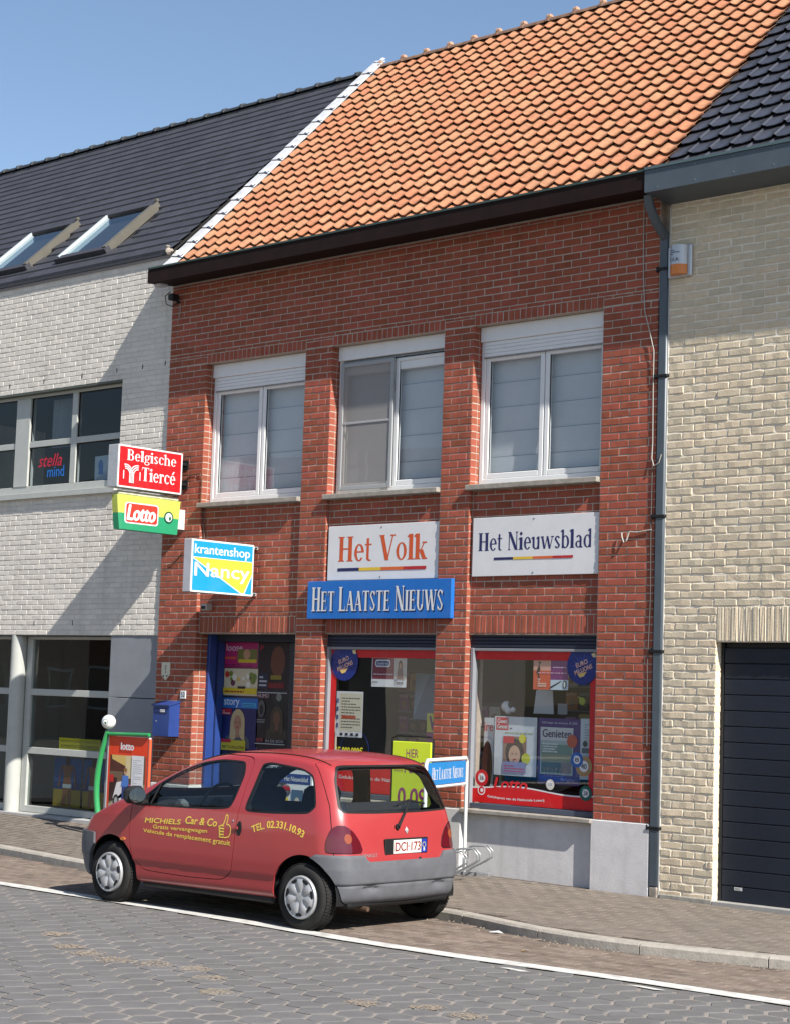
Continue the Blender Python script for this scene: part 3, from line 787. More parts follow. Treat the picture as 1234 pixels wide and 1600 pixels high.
# upper windows
def upper_window(x0, x1, kind):
    yf = .15; zt, zb = BAYTOP, 4.01
    fr = MB(); w = .055
    ztop = 5.545 if kind == 'screen' else 5.385
    fr.box(x0 + .003, x0 + w, yf - .02, yf + .07, zb, BAYTOP - .16, M_WHITE, .004)
    fr.box(x1 - w, x1 - .003, yf - .02, yf + .07, zb, BAYTOP - .16, M_WHITE, .004)
    fr.box(x0 + w, x1 - w, yf - .02, yf + .07, zb + .0, zb + .07, M_WHITE, .004)
    fr.box(x0 + w, x1 - w, yf, yf + .07, 5.37, 5.46, M_WHITE, .004)
    win = fr.obj('window', house)
    bx = MB(); bx.box(x0 + .004, x1 - .004, yf - .05, yf + .09, 5.535, BAYTOP - .003, M_WHITE, .006)
    bx.obj('shutter_box', win)
    if kind != 'screen':
        for k in range(4):
            boxpart('shutter_slat', win, (x0 + .045, x1 - .045, yf - .034, yf - .021, 5.375 + k * .04, 5.375 + k * .04 + .0385), M_WHITE, .004)
        s_ = MB(); s_.box(x0 + .045, x1 - .045, yf - .036, yf - .018, 5.362, 5.373, M_ZINC, .002); s_.obj('shutter_end_bar', win)
    xm = (x0 + x1) / 2 + .01
    zt2 = 5.37 if kind != 'screen' else 5.50
    if kind == 'screen':
        rl = MB()
        for k in range(3): rl.box(x0 + .06, x1 - .06, yf - .038 + .01 * k, yf - .03 + .01 * k, 5.505 + .009 * k, 5.51 + .009 * k, M_ZINC)
        rl.obj('screen_rail', win)
    for k, (a, b_) in enumerate(((x0 + w, xm - .003), (xm + .003, x1 - w))):
        sm = MB(); t = .058
        sm.box(a + .002, a + t, yf - .012, yf + .04, zb + .072, zt2, M_WHITE, .006)
        sm.box(b_ - t, b_ - .002, yf - .012, yf + .04, zb + .072, zt2, M_WHITE, .006)
        sm.box(a + t, b_ - t, yf - .012, yf + .04, zb + .072, zb + .072 + t, M_WHITE, .006)
        sm.box(a + t, b_ - t, yf - .012, yf + .04, zt2 - t * .7, zt2, M_WHITE, .006)
        sm.obj('sash', win)
        g = MB(); g.add([(a + t - .01, yf + .012, zb + .12), (b_ - t + .01, yf + .012, zb + .12), (b_ - t + .01, yf + .012, zt2 - .03), (a + t - .01, yf + .012, zt2 - .03)], [(0, 1, 2, 3)], M_GL)
        g.obj('pane', win)
        gs = MB()
        for (p_, q_) in ((a + t, a + t + .006), (b_ - t - .006, b_ - t)): gs.box(p_, q_, yf + .0, yf + .011, zb + .13, zt2 - .04, M_BLACK)
        gs.box(a + t, b_ - t, yf, yf + .011, zb + .13, zb + .136, M_BLACK)
        gs.obj('glazing_bead', win)
        n_ = 5; zz = np.linspace(zb + .05, zt2, n_ + 1)
        for i in range(n_):
            bl = MB(); yb = yf + .10
            bl.add([(a, yb, zz[i] + .006), (b_, yb, zz[i] + .006), (b_, yb - .012, zz[i + 1] - .002), (a, yb - .012, zz[i + 1] - .002)], [(0, 1, 2, 3)], M_BLIND)
            bl.add([(a, yb - .001, zz[i] - .003), (b_, yb - .001, zz[i] - .003), (b_, yb - .001, zz[i] + .007), (a, yb - .001, zz[i] + .007)], [(0, 1, 2, 3)], mat('blind_seam', (.36, .40, .44), .9))
            bl.obj('blind_panel', win)
    if kind == 'screen':
        a, b_ = x0 + .06, xm + .02; t = .045
        fs_ = MB(); M_SC = mat('grey_screen_frame', (.36, .37, .38), .5)
        y0 = yf - .055
        for q in ((a, a + t, zb + .05, 5.50), (b_ - t, b_, zb + .05, 5.50)): fs_.box(q[0], q[1], y0, y0 + .02, q[2], q[3], M_SC, .004)
        for q in ((a + t, b_ - t, zb + .05, zb + .095), (a + t, b_ - t, 5.455, 5.50), (a + t, b_ - t, 4.80, 4.825)): fs_.box(q[0], q[1], y0 + .002, y0 + .018, q[2], q[3], M_SC, .003)
        sc = fs_.obj('insect_screen', win)
        m_ = bpy.data.materials.new('insect_mesh'); m_.use_nodes = True; nt = m_.node_tree
        t_ = nt.nodes.new('ShaderNodeBsdfTransparent'); mx = nt.nodes.new('ShaderNodeMixShader'); mx.inputs[0].default_value = .62
        bs = nt.nodes['Principled BSDF']; bs.inputs['Base Color'].default_value = (.30, .28, .27, 1); bs.inputs['Roughness'].default_value = .9
        nt.links.new(t_.outputs[0], mx.inputs[1]); nt.links.new(bs.outputs[0], mx.inputs[2]); nt.links.new(mx.outputs[0], nt.nodes['Material Output'].inputs[0])
        g = MB(); g.add([(a + t, y0 + .01, zb + .09), (b_ - t, y0 + .01, zb + .09), (b_ - t, y0 + .01, 5.46), (a + t, y0 + .01, 5.46)], [(0, 1, 2, 3)], m_)
        g.obj('screen_mesh', win)
    s_ = MB(); s_.box(x0 - .03, x1 + .0, -.055, .20, 3.952, 4.008, M_STONE, .006); s_.obj('window_sill', win)
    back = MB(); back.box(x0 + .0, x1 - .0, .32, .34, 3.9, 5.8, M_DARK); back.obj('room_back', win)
upper_window(A1, B0, 'shutter'); upper_window(B1, C0, 'screen'); upper_window(C1, D0, 'shutter')

# eaves: brown boxed gutter
EY = -.40
def prof_part(name, parent, x0, x1, outline, material, **kw):
    mb = MB(); mb.prism(outline, x0, x1, 0, material); return mb.obj(name, parent, **kw)
prof_part('fascia_board', house, -.0, 7.255, [(EY, 6.695), (EY + .025, 6.695), (EY + .025, 6.865), (EY, 6.865)], M_BROWN)
prof_part('soffit', house, .002, 7.255, [(EY + .026, 6.70), (.0, 6.735), (.0, 6.76), (EY + .026, 6.72)], M_BROWN)
prof_part('gutter_lip', house, -.004, 7.256, [(EY - .012, 6.868), (EY + .05, 6.868), (EY + .05, 6.888), (EY - .012, 6.888)], mat('green_grey_lip', (.05, .085, .08), .5))
prof_part('eave_end_cap', house, -.012, -.002, [(EY + .0, 6.697), (.0, 6.737), (.0, 6.95), (EY + .0, 6.862)], M_BROWN)
prof_part('gutter_channel', house, .0, 7.25, [(EY + .06, 6.80), (-.1, 6.80), (-.1, 6.84), (EY + .06, 6.83)], M_DARK)

# roof: pitch 0.985, eave line z(y) = 7.19 + .985 (y - .175)
SL = .985
def rz(y): return 7.19 + SL * (y - .175)
NV = Vector((0, -SL, 1)).normalized(); DV = Vector((0, 1, SL)).normalized()
RIDGEY = 3.55
mb = MB()
mb.add([(0, -.22, rz(-.22) - .05), (7.26, -.22, rz(-.22) - .05), (7.26, RIDGEY, rz(RIDGEY) - .05), (0, RIDGEY, rz(RIDGEY) - .05), (0, 2 * RIDGEY + .2, rz(-.2) - .05), (7.26, 2 * RIDGEY + .2, rz(-.2) - .05)], [(0, 1, 2, 3), (3, 2, 5, 4)], M_KJ)
roof = mb.obj('roof', house)

def pantile(w, l, material, seed, glossy=False):
    """an S-shaped clay tile with a rounded lower lip; local x across, y up the slope, z out of the roof"""
    r_ = random.Random(seed); mb = MB(); n = 12; vs = []
    A_ = .024 if not glossy else .014
    T_ = [i / n for i in range(n + 1)] if not glossy else [0, .15, .5, .78, .80, .825, .86, .895, .92, .94, 1]
    n = len(T_) - 1
    rows = [(-.0, 0), (.035, 0), (l * .5, .0), (l + .05, -.018)]
    wv = w + .012
    for ri, (yy, dz) in enumerate(rows):
        for i in range(n + 1):
            t = T_[i]; x = -wv / 2 + wv * t
            z = A_ * (math.cos(math.pi * min(1, max(0, t * 1.06 - .03))) ** 2) ** 1.1 + .010
            if glossy: z = .012 + (A_ * math.sqrt(max(0, 1 - ((t - .86) / .065) ** 2)) if abs(t - .86) < .065 else .002 * math.sin(t * 3.1))
            drop = (-.052 * abs(math.sin(math.pi * min(1, max(0, t)))) ** .8) if not glossy else -.045 * min(1, max(0, (t + .02) * 5)) * min(1, max(0, (.86 - t) * 4.5)) if ri == 0 else 0
            lip = .004 if ri == 0 else 0
            vs.append((x, yy + drop, z + dz + lip + ((.021 if ri < 2 else .012 if ri == 2 else 0) if not glossy else (.026 if ri < 2 else .014 if ri == 2 else 0))))
    for i in range(n + 1):      # underside of the lip
        v = vs[i]; vs.append((v[0], v[1] + .003, v[2] - (.011 if glossy else .014)))
    q = n + 1
    fs = [(r * q + i, r * q + i + 1, (r + 1) * q + i + 1, (r + 1) * q + i) for r in range(3) for i in range(n)] + [(4 * q + i, 4 * q + i + 1, i + 1, i) for i in range(n)]
    mb.add(vs, fs, material, True)
    return mb
def tile_roof(parent, x0, x1, w, dy, material, name, glossy=False, cap=300, y0=-.22, y1=RIDGEY, clip_left=0):
    nx = round((x1 - x0) / w); w = (x1 - x0) / nx; ny = round((y1 - y0) / dy); dy = (y1 - y0) / ny; l = dy * math.sqrt(1 + SL * SL)
    V_ = [pantile(w, l, material, i, glossy) for i in range(3)]
    Me = [v.mesh(name) for v in V_]
    B_ = Matrix((Vector((1, 0, 0)), DV, NV)).transposed()
    P_ = []
    for j in range(ny):
        for i in range(nx):
            y = y0 + j * dy; p = Vector((x0 + (i + .5) * w, y, rz(y) - .03))
            P_.append((campos_dist(p) + (0 if in_view(*p, pad=0) else 100), p, rng.randrange(3), rng.uniform(-.018, .018), rng.uniform(-.022, .024), rng.uniform(-.010, .010)))
    P_.sort(key=lambda q: q[0])
    mb = MB()
    for k, (_, p, v, a, b_, off) in enumerate(P_):
        R3 = B_ @ Matrix.Rotation(a, 3, 'Z') @ Matrix.Rotation(b_, 3, 'Y')
        p = p + DV * off
        if k < cap:
            o = bpy.data.objects.new(name, Me[v]); COL.objects.link(o); o.parent = parent; o.location = p; o.rotation_euler = R3.to_euler()
        else:
            if _ > 100 and p.x > 9.6: continue
            mb.add([R3 @ Vector(q) + p for q in V_[v].v], V_[v].f, material, True)
    if mb.f: mb.obj(name + 's', parent, kind='stuff')
tile_roof(roof, .13, 7.20, .197, .160, M_TILE, 'clay_tile')

def ridge_caps(parent, x0, x1, y, z, pitch, r, material, collar, name='ridge_tile', grow=.012):
    x = x0
    while x < x1:
        mb = MB(); n = 8; vs = []
        L_ = min(pitch + .03, x1 - x)
        for (xx, rr) in ((x, r + grow), (x + .05, r + grow), (x + .055, r), (x + L_, r - .004)):
            for i in range(n + 1):
                a = math.pi * i / n
                vs.append((xx, y - rr * math.cos(a) * 1.05, z + rr * math.sin(a) * .8 + rng.uniform(-.002, .002)))
        q = n + 1
        mb.add(vs, [(k * q + i, k * q + i + 1, (k + 1) * q + i + 1, (k + 1) * q + i) for k in range(3) for i in range(n)] + [tuple(range(q)), tuple(range(3 * q, 4 * q))[::-1]], material, True)
        mb.obj(name, parent)
        if collar:
            c = MB(); c.box(x - .03, x + .05, y - .04, y + .03, z + r * .8, z + r * .8 + .05, M_LEADCLAY, .012); c.obj('ridge_clip', parent)
        x += pitch
M_LEADCLAY = mat('pale_clay_clip', (.52, .32, .22), .8, var=.2, scale=20)
ridge_caps(roof, .06, 7.26, RIDGEY, rz(RIDGEY) - .045, .42, .085, mat('weathered_ridge_tile', (.20, .12, .085), .85, var=.4, scale=9, bump=.8, stain=.5, stcol=(.08, .07, .05)), True)

# lead flashing between the two roofs
mb = MB()
y = -.24
while y < RIDGEY:
    y2 = min(RIDGEY + .02, y + .235); b0 = rz(y) + .062; b1 = rz(y2) + .062
    jog = .02
    v = [(-.05, y, b0 + .05), (.055, y, b0 + .035), (.125 + rng.uniform(-.01, .012), y + .02, b0 + .012), (-.05, y2, b1 + .035), (.055, y2, b1 + .02), (.14, y2, b1 - .004), (-.05, y, b0 - .13), (-.05, y2, b1 - .13)]
    mb.add(v, [(0, 1, 4, 3), (1, 2, 5, 4), (6, 0, 3, 7)], M_LEAD)
    mb.add([(.075, y - .01, b0 + .06), (.12, y + .0, b0 + .03), (.135, y + .05, b0 + .08), (.085, y + .04, b0 + .10)], [(0, 1, 2, 3)], M_LEAD)
    y = y2
mb.box(-.03, .11, -.30, -.16, rz(-.24) - .10, rz(-.24) + .09, M_LEAD, .02)
mb.obj('verge_flashing', roof)

# ---- ground floor openings
def shop_window(x0, x1, zsill):
    yf = .105
    fr = MB(); t = .045
    zt = LZ - .145
    fr.box(x0 + .004, x0 + t, yf - .03, yf + .05, zsill, LZ - .145, M_PANEL, .004)
    fr.box(x1 - t, x1 - .004, yf - .03, yf + .05, zsill, LZ - .145, M_PANEL, .004)
    fr.box(x0 + t, x1 - t, yf - .03, yf + .05, zsill, zsill + .052, mat('slate_blue_frame', (.07, .085, .12), .45), .004)
    fr.box(x0 + t, x1 - t, yf - .02, yf + .05, zt - .03, zt, M_PANEL, .004)
    win = fr.obj('shop_window', house)
    for k in range(4):
        boxpart('shutter_slat', win, (x0 + .004, x1 - .004, yf - .022, yf + .004, LZ - .140 + k * .035, LZ - .140 + k * .035 + .0335), M_NAVY, .006)
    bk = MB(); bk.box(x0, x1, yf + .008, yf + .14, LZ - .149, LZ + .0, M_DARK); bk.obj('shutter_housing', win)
    g = MB(); g.add([(x0 + t, yf + .02, zsill + .048), (x1 - t, yf + .02, zsill + .048), (x1 - t, yf + .02, zt), (x0 + t, yf + .02, zt)], [(0, 1, 2, 3)], M_GLS)
    g.obj('pane', win)
    s_ = MB(); s_.box(x0 + .0, x1 - .0, -.045, yf, zsill - .050, zsill - .004, M_STONE, .008); s_.obj('window_sill', win)
    return win, yf + .02
win2, YG = shop_window(B1, C0, .675)
win3, YG = shop_window(C1, D0, .675)

# doorway with blue frame
dr = MB()
dr.box(A1 + .004, A1 + .05, .19, .44, .0, LZ - .004, M_BLUE, .004)
dr.box(A1 + .05, A1 + .06, .30, .32, .0, LZ - .1, mat('blue_shadow_gap', (.01, .02, .08), .5))
dr.box(B0 - .05, B0 - .004, .19, .44, .0, LZ - .004, M_BLUE, .004)
dr.box(A1 + .05, B0 - .05, .30, .44, LZ - .09, LZ - .004, M_NAVY, .004)
door = dr.obj('door_frame', house)
boxpart('door_leaf', door, (A1 + .052, B0 - .052, .44, .485, .0, LZ - .09), mat('black_blue_door', (.012, .016, .03), .35), .004)
boxpart('door_step', door, (A1 + .01, B0 - .01, -.02, .56, -.04, .07), M_STONE, .006)
M_LINTELIRON = mat('rusty_lintel', (.30, .22, .16), .7)
for (a, b_) in ((A1, B0), (B1, C0), (C1, D0)):
    boxpart('lintel_plate', house, (a, b_, REC + .004, .16, LZ - .012, LZ - .001), M_LINTELIRON, .002)

# rooms behind the shop windows
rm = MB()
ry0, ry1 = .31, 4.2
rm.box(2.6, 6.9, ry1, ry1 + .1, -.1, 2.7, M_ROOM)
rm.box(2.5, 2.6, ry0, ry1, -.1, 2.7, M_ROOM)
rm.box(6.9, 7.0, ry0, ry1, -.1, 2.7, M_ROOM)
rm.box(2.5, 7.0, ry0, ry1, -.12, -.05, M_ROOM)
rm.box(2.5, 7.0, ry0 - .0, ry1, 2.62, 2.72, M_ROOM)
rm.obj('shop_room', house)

# gable and back so that the house is a solid thing from the side
bk = MB(); bk.box(0.0, 7.2, 6.9, 7.1, -.1, 6.9, M_RED); bk.obj('back_wall', house)
# ================================================================== BEIGE HOUSE ON THE RIGHT
mb = MB(); mb.box(7.17, 7.30, .09, .3, -.05, 6.9, M_MORTAR); mb.obj('party_joint', house)
bh = thing('beige_brick_house', (9.5, 1.5, 0), 'beige hand-formed brick house with dark glazed roof and garage at the right edge', 'house')
BX0, BX1 = 7.292, 12.4
GX = 7.875
mb = MB()
mb.box(BX0, GX - .006, .0065, .30, -.06, 2.39, M_BMORTAR)
mb.box(BX0, BX1, .0065, .30, 2.39, 6.95, M_BMORTAR)
bw = mb.obj('wall', bh)
rects = [(BX0, GX, 0.0, 2.39 + .33, 0, .06, 0, 'run'), (GX, BX1, 2.39, 2.72, 0, .17, 0, 'soldier'), (BX0, BX1, 2.72, 6.62, 0, .05, .2, 'run'), (GX, GX - .05, .0, 2.39, .06, .05, 0, 'side')]
masonry(bw, rects, .250, .0755, .0135, .0, .0040, M_BEIGE, out=.0035)
# garage door
gd = MB(); gd.box(GX + .0, GX + .03, .085, .26, .0, 2.385, M_BLACK, .003)
gd.box(GX + .03, BX1, .12, .26, 2.34, 2.386, M_BLACK, .003)
gdo = gd.obj('garage_door', bh)
z = .02; k = 0
while z < 2.34:
    z2 = min(z + .145, 2.34)
    boxpart('door_panel', gdo, (GX + .032, BX1, .095, .12, z + .003, z2 - .003), M_GARAGE, .005); z = z2
ar = Art((GX + .17, .093, .13), XW, ZW, YN); ar.rect(0, 0, .085, .03, ink(215, 215, 215)); ar.lines(.008, .006, .08, .026, 2, ink(90, 90, 90), rng); ar.obj('badge', gdo)
boxpart('threshold', bh, (GX - .002, BX1, -.012, .10, -.06, .022), mat('pale_concrete', (.36, .35, .33), .85, var=.1), .004)
boxpart('wall_foot', bh, (BX0 + .004, GX - .004, -.012, .02, -.06, .035), mat('cement_foot', (.34, .32, .28), .9, var=.25, scale=20), .008)
# gutter and downpipe
GY = -.41
prof_part('gutter_fascia', bh, 7.262, BX1 + .3, [(GY, 6.655), (GY + .02, 6.655), (GY + .02, 6.872), (GY, 6.872)], M_GREYMET)
prof_part('soffit', bh, 7.262, BX1 + .3, [(GY + .02, 6.66), (.0, 6.625), (.0, 6.645), (GY + .02, 6.68)], M_GREYMET)
prof_part('gutter_lip', bh, 7.258, BX1 + .3, [(GY - .014, 6.874), (GY + .06, 6.874), (GY + .06, 6.90), (GY - .014, 6.90)], mat('bluegreen_lip', (.085, .13, .14), .4))
prof_part('gutter_end_cap', bh, 7.257, 7.2615, [(GY, 6.657), (.0, 6.63), (.0, 6.9), (GY, 6.872)], M_GREYMET)
sc = MB()
for xx in np.arange(7.4, 9.8, .42):
    for zz in (6.69, 6.84): sc.box(xx, xx + .008, GY - .004, GY, zz, zz + .008, M_ZINC)
sc.obj('screw_heads', bh, kind='stuff')
PXC = 7.231
dp = MB()
dp.tube([(PXC, -.30, 6.66), (PXC, -.28, 6.56), (PXC - .0, -.16, 6.42), (PXC, .02, 6.30)], .048, M_GREYMET, 10)
dp.box(PXC - .05, PXC + .05, -.022, .075, .09, 6.33, M_GREYMET, .012)
pipe = dp.obj('downpipe', bh)
boxpart('pipe_shoe', pipe, (PXC - .045, PXC + .045, -.02, .07, -.03, .09), mat('rusty_shoe', (.32, .28, .24), .8, var=.3, scale=20), .008)
for zz in (5.98, 4.93, 3.57, 2.28, .62):
    b = MB(); b.box(PXC - .075, PXC + .066, -.031, .02, zz, zz + .03, M_BLACK, .005); b.box(PXC - .09, PXC - .07, -.02, .01, zz - .01, zz + .045, M_BLACK, .004); b.obj('pipe_bracket', pipe)
mb = MB(); mb.box(PXC + .0515, PXC + .0605, -.004, .05, .0, 6.6, mat('white_seal', (.62, .6, .56), .8)); mb.obj('wall_joint', bh)
# roof
mb = MB()
mb.add([(7.2, -.22, rz(-.22) - .055), (BX1 + .3, -.22, rz(-.22) - .055), (BX1 + .3, RIDGEY + 1.0, rz(RIDGEY + 1.0) - .055), (7.2, RIDGEY + 1.0, rz(RIDGEY + 1.0) - .055)], [(0, 1, 2, 3)], M_SLATE)
broof = mb.obj('roof', bh)
tile_roof(broof, 7.20, 9.8, .235, .178, M_GLAZED, 'glazed_tile', glossy=True, y1=RIDGEY)
bk = MB(); bk.box(7.2, BX1, 6.9, 7.1, -.1, 6.9, M_BEIGE); bk.box(BX1 - .1, BX1, .3, 7.0, -.1, 7.0, M_BEIGE); bk.obj('back_wall', bh)

# ================================================================== PALE HOUSE ON THE LEFT
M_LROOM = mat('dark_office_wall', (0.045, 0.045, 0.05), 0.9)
lh = thing('pale_brick_building', (-3.5, 1.5, 0), 'whitewashed brick building with slate-dark roof, skylights and office windows, on the left', 'building')
LX0 = -7.6; LY = .03; LXR = -.004
LZG = 2.425
WX0, WX1, WZ0, WZ1 = -6.4, -.93, 4.25, 5.655
mb = MB()
mb.box(LX0, LXR, LY + .006, .35, WZ1, 7.2, M_PMORTAR)
mb.box(LX0, LXR, LY + .006, .35, LZG, WZ0, M_PMORTAR)
mb.box(WX1, LXR, LY + .006, .35, WZ0, WZ1, M_PMORTAR)
mb.box(LX0, WX0, LY + .006, .35, WZ0, WZ1, M_PMORTAR)
lw = mb.obj('wall', lh)
rects = [(-7.55, LXR, WZ1, 7.19, LY, .04, 0, 'run'), (-7.55, LXR, LZG, WZ0, LY, .04, 0, 'run'), (WX1, LXR, WZ0, WZ1, LY, .12, 0, 'run')]
masonry(lw, rects, .222, .066, .006, LZG, .0018, M_PALE, out=.0016)
# weep slots
ws = MB()
for xx in (-3.3, -2.55, -1.75, -1.05, -.55, -.12):
    ws.box(xx, xx + .009, LY - .004, LY + .01, WZ1 + .10, WZ1 + .16, M_DARK)
for xx in (-2.5, -1.7, -.75): ws.box(xx, xx + .009, LY - .004, LY + .01, LZG + .13, LZG + .19, M_DARK)
ws.obj('weep_slots', lw, kind='stuff')
# first-floor ribbon window
fy = LY + .10
fr = MB()
fr.box(WX0, WX1 - .003, fy, fy + .08, WZ0 + .0, WZ0 + .16, M_CREAMF, .004)
fr.box(WX0, WX1 - .003, fy, fy + .08, WZ1 - .055, WZ1 - .003, M_CREAMF, .004)
fr.box(WX1 - .05, WX1 - .004, fy, fy + .08, WZ0 + .16, WZ1 - .055, M_CREAMF, .004)
posts = [(-3.235, -2.935), (-5.51, -5.21)]
mull = [(-2.045, -1.935), (-4.21, -4.11)]
for a, b_ in posts: fr.box(a, b_, fy - .008, fy + .09, WZ0 + .16, WZ1 - .055, M_CREAMF, .004)
for a, b_ in mull: fr.box(a, b_, fy, fy + .08, WZ0 + .16, WZ1 - .055, M_CREAMF, .004)
wr = fr.obj('window', lh)
cells_ = [(-5.21, -4.21), (-4.11, -3.235), (-2.935, -2.045), (-1.935, -.98)]
for (a, b_) in cells_:
    boxpart('transom', wr, (a, b_, fy + .004, fy + .07, 4.93, 5.01), M_CREAMF, .004)
    for (p_, q_) in ((WZ0 + .16, 4.93), (5.01, WZ1 - .055)):
        g = MB(); g.add([(a, fy + .04, p_), (b_, fy + .04, p_), (b_, fy + .04, q_), (a, fy + .04, q_)], [(0, 1, 2, 3)], M_GLU if 'M_GLU' in globals() else glass('office_glass', (.70, .76, .80), .75, .1)); g.obj('pane', wr)
        gs = MB(); e = .008
        gs.box(a, a + e, fy + .02, fy + .038, p_, q_, M_BLACK); gs.box(b_ - e, b_, fy + .02, fy + .038, p_, q_, M_BLACK); gs.box(a + e, b_ - e, fy + .02, fy + .038, q_ - e, q_, M_BLACK); gs.box(a + e, b_ - e, fy + .02, fy + .038, p_, p_ + e, M_BLACK)
        gs.obj('glazing_bead', wr)
boxpart('window_sill', wr, (WX0, WX1 + .0, LY - .055, fy, WZ0 - .03, WZ0 + .045), M_CREAMF, .004)
boxpart('window_head', wr, (WX0, WX1 - .002, LY + .002, fy + .01, WZ1 - .02, WZ1 + .018), mat('dark_green_edge', (.10, .11, .09), .5), .002)
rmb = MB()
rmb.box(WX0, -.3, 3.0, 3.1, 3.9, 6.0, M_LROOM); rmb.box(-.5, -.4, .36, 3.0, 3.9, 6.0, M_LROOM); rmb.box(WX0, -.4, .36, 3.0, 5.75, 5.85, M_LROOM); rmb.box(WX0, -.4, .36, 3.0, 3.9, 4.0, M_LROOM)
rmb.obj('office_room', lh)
cu = MB(); M_CURT = mat('net_curtain', (.34, .36, .38), .95, var=.1)
pts = []
for i in range(41):
    x_ = -2.8 + .55 * i / 40; pts.append((x_, .40 + .02 * math.sin(i * 1.3)))
cu.add([(a, b_, 4.95) for a, b_ in pts] + [(a, b_, 5.6) for a, b_ in pts], [(i, i + 1, 42 + i, 41 + i) for i in range(40)], M_CURT, True)
cu.obj('curtain', wr)
# roof of the pale building
SL2, Z2 = .93, 7.2
def rz2(y): return Z2 + SL2 * y
NV2 = Vector((0, -SL2, 1)).normalized(); DV2 = Vector((0, 1, SL2)).normalized()
RY2 = 3.42
mb = MB(); mb.add([(-9.5, .0, rz2(.0) - .03), (-.02, .0, rz2(.0) - .03), (-.02, RY2, rz2(RY2) - .03), (-9.5, RY2, rz2(RY2) - .03), (-.02, 2 * RY2, rz2(0)), (-9.5, 2 * RY2, rz2(0))], [(0, 1, 2, 3), (3, 2, 4, 5)], M_DARK)
lroof = mb.obj('roof', lh)
y = -.01; dy = .152
SKY = [(-2.62, -1.60, .25, 1.07), (-4.32, -3.30, .25, 1.07)]
row = 0
while y < RY2 - .05:
    y2 = min(y + dy + .03, RY2)
    mb = MB(); x = -9.0 + .12 * (row % 2)
    while x < -.06:
        xb = min(x + .30, -.06)
        skip = any(not (xb <= a + .02 or x >= b_ - .02) and c - .02 < y + dy / 2 < d + .02 for a, b_, c, d in SKY)
        if not skip:
            dz = rng.uniform(-.001, .001); e = .0015
            lo = [(x + e, y, rz2(y) + .034 + dz), (xb - e, y, rz2(y) + .034 + dz)]; hi = [(xb - e, y2, rz2(y2) + .006 + dz), (x + e, y2, rz2(y2) + .006 + dz)]; un = [(x + e, y + .006, rz2(y) - .002), (xb - e, y + .006, rz2(y) - .002)]
            mb.add(lo + hi + un, [(0, 1, 2, 3), (4, 5, 1, 0)], M_SLATE)
        x = xb
    mb.obj('tile_course', lroof, kind='stuff')
    y += dy; row += 1
ridge_caps(lroof, -8.8, -.06, RY2, rz2(RY2) - .01, .39, .085, mat('dark_ridge_tile', (.045, .05, .055), .5, var=.2), False, grow=.022)
prof_part('eave_trim', lh, LX0 - .2, -.05, [(-.012, 7.155), (.012, 7.155), (.012, 7.185), (-.012, 7.185)], M_SLATE)
prof_part('eave_board', lh, LX0 - .2, -.05, [(.014, 7.12), (.035, 7.12), (.035, 7.20), (.014, 7.19)], mat('grey_eave_board', (.30, .28, .29), .7))
# party-wall end with broken mortar
mb = MB(); mb.box(-.12, -.05, -.07, .06, 7.14, 7.23, mat('crumbly_mortar', (.36, .31, .26), .95, var=.3, scale=25, bump=1.0, bscale=30), .03); mb.box(-.11, -.07, -.06, .0, 7.23, 7.26, M_STONE, .012); mb.obj('party_wall_end', lh)
# skylights: the sash stands a little open, hinged at the top
M_SKF = mat('skylight_frame', (.13, .12, .10), .5, var=.08); M_SKG = glass('skylight_glass', (.75, .86, .9), 1.6)
M_SKL = mat('skylight_lining', (.45, .50, .52), .6)
for (a, b_, c, d) in SKY:
    def L3(x, y, h): return Vector((x, y, rz2(y))) + NV2 * h
    fr = MB()
    def bar(p0, p1, w, h0, h1, m_):
        (xa, ya), (xb_, yb) = p0, p1
        if abs(xa - xb_) < 1e-6: vs = [L3(xa - w, ya, h0), L3(xa + w, ya, h0), L3(xa + w, yb, h0), L3(xa - w, yb, h0), L3(xa - w, ya, h1), L3(xa + w, ya, h1), L3(xa + w, yb, h1), L3(xa - w, yb, h1)]
        else: vs = [L3(xa, ya - w, h0), L3(xb_, ya - w, h0), L3(xb_, ya + w, h0), L3(xa, ya + w, h0), L3(xa, ya - w, h1), L3(xb_, ya - w, h1), L3(xb_, ya + w, h1), L3(xa, ya + w, h1)]
        fr.add(vs, [(0, 3, 2, 1), (4, 5, 6, 7), (0, 1, 5, 4), (1, 2, 6, 5), (2, 3, 7, 6), (3, 0, 4, 7)], m_)
    bar((a + .03, c), (a + .03, d), .018, -.01, .10, M_SKL)
    bar((b_ - .03, c), (b_ - .03, d + .03), .038, -.01, .10, M_SKF)
    bar((a, d), (b_, d), .03, -.01, .10, M_SLATE)
    bar((a - .03, c), (b_ + .02, c), .035, -.01, .085, M_SLATE)
    sk_ = fr.obj('skylight', lroof)
    g = MB(); g.add([L3(a + .05, c + .03, .065), L3(b_ - .08, c + .03, .065), L3(b_ - .08, d - .04, .065), L3(a + .05, d - .04, .065)], [(0, 1, 2, 3)], M_SKG); g.obj('pane', sk_)
    li = MB(); li.add([L3(a + .08, c + .03, -.02), L3(b_ - .08, c + .03, -.02), L3(b_ - .08, d - .04, -.30), L3(a + .08, d - .04, -.30)], [(0, 1, 2, 3)], mat('room_grey', (.25, .27, .29), .9))
    li.add([L3(a + .055, c + .03, .06), L3(a + .055, d - .04, .06), L3(a + .055, d - .04, -.30), L3(a + .055, c + .03, -.03)], [(0, 1, 2, 3)], M_SKL); li.obj('skylight_lining', sk_)
    h_ = MB(); h_.box(-.035, .035, -.02, .02, -.03, .015, M_SKF, .01, Matrix.Translation(L3(b_ - .03, d + .05, .11))); h_.obj('hinge_cap', sk_)
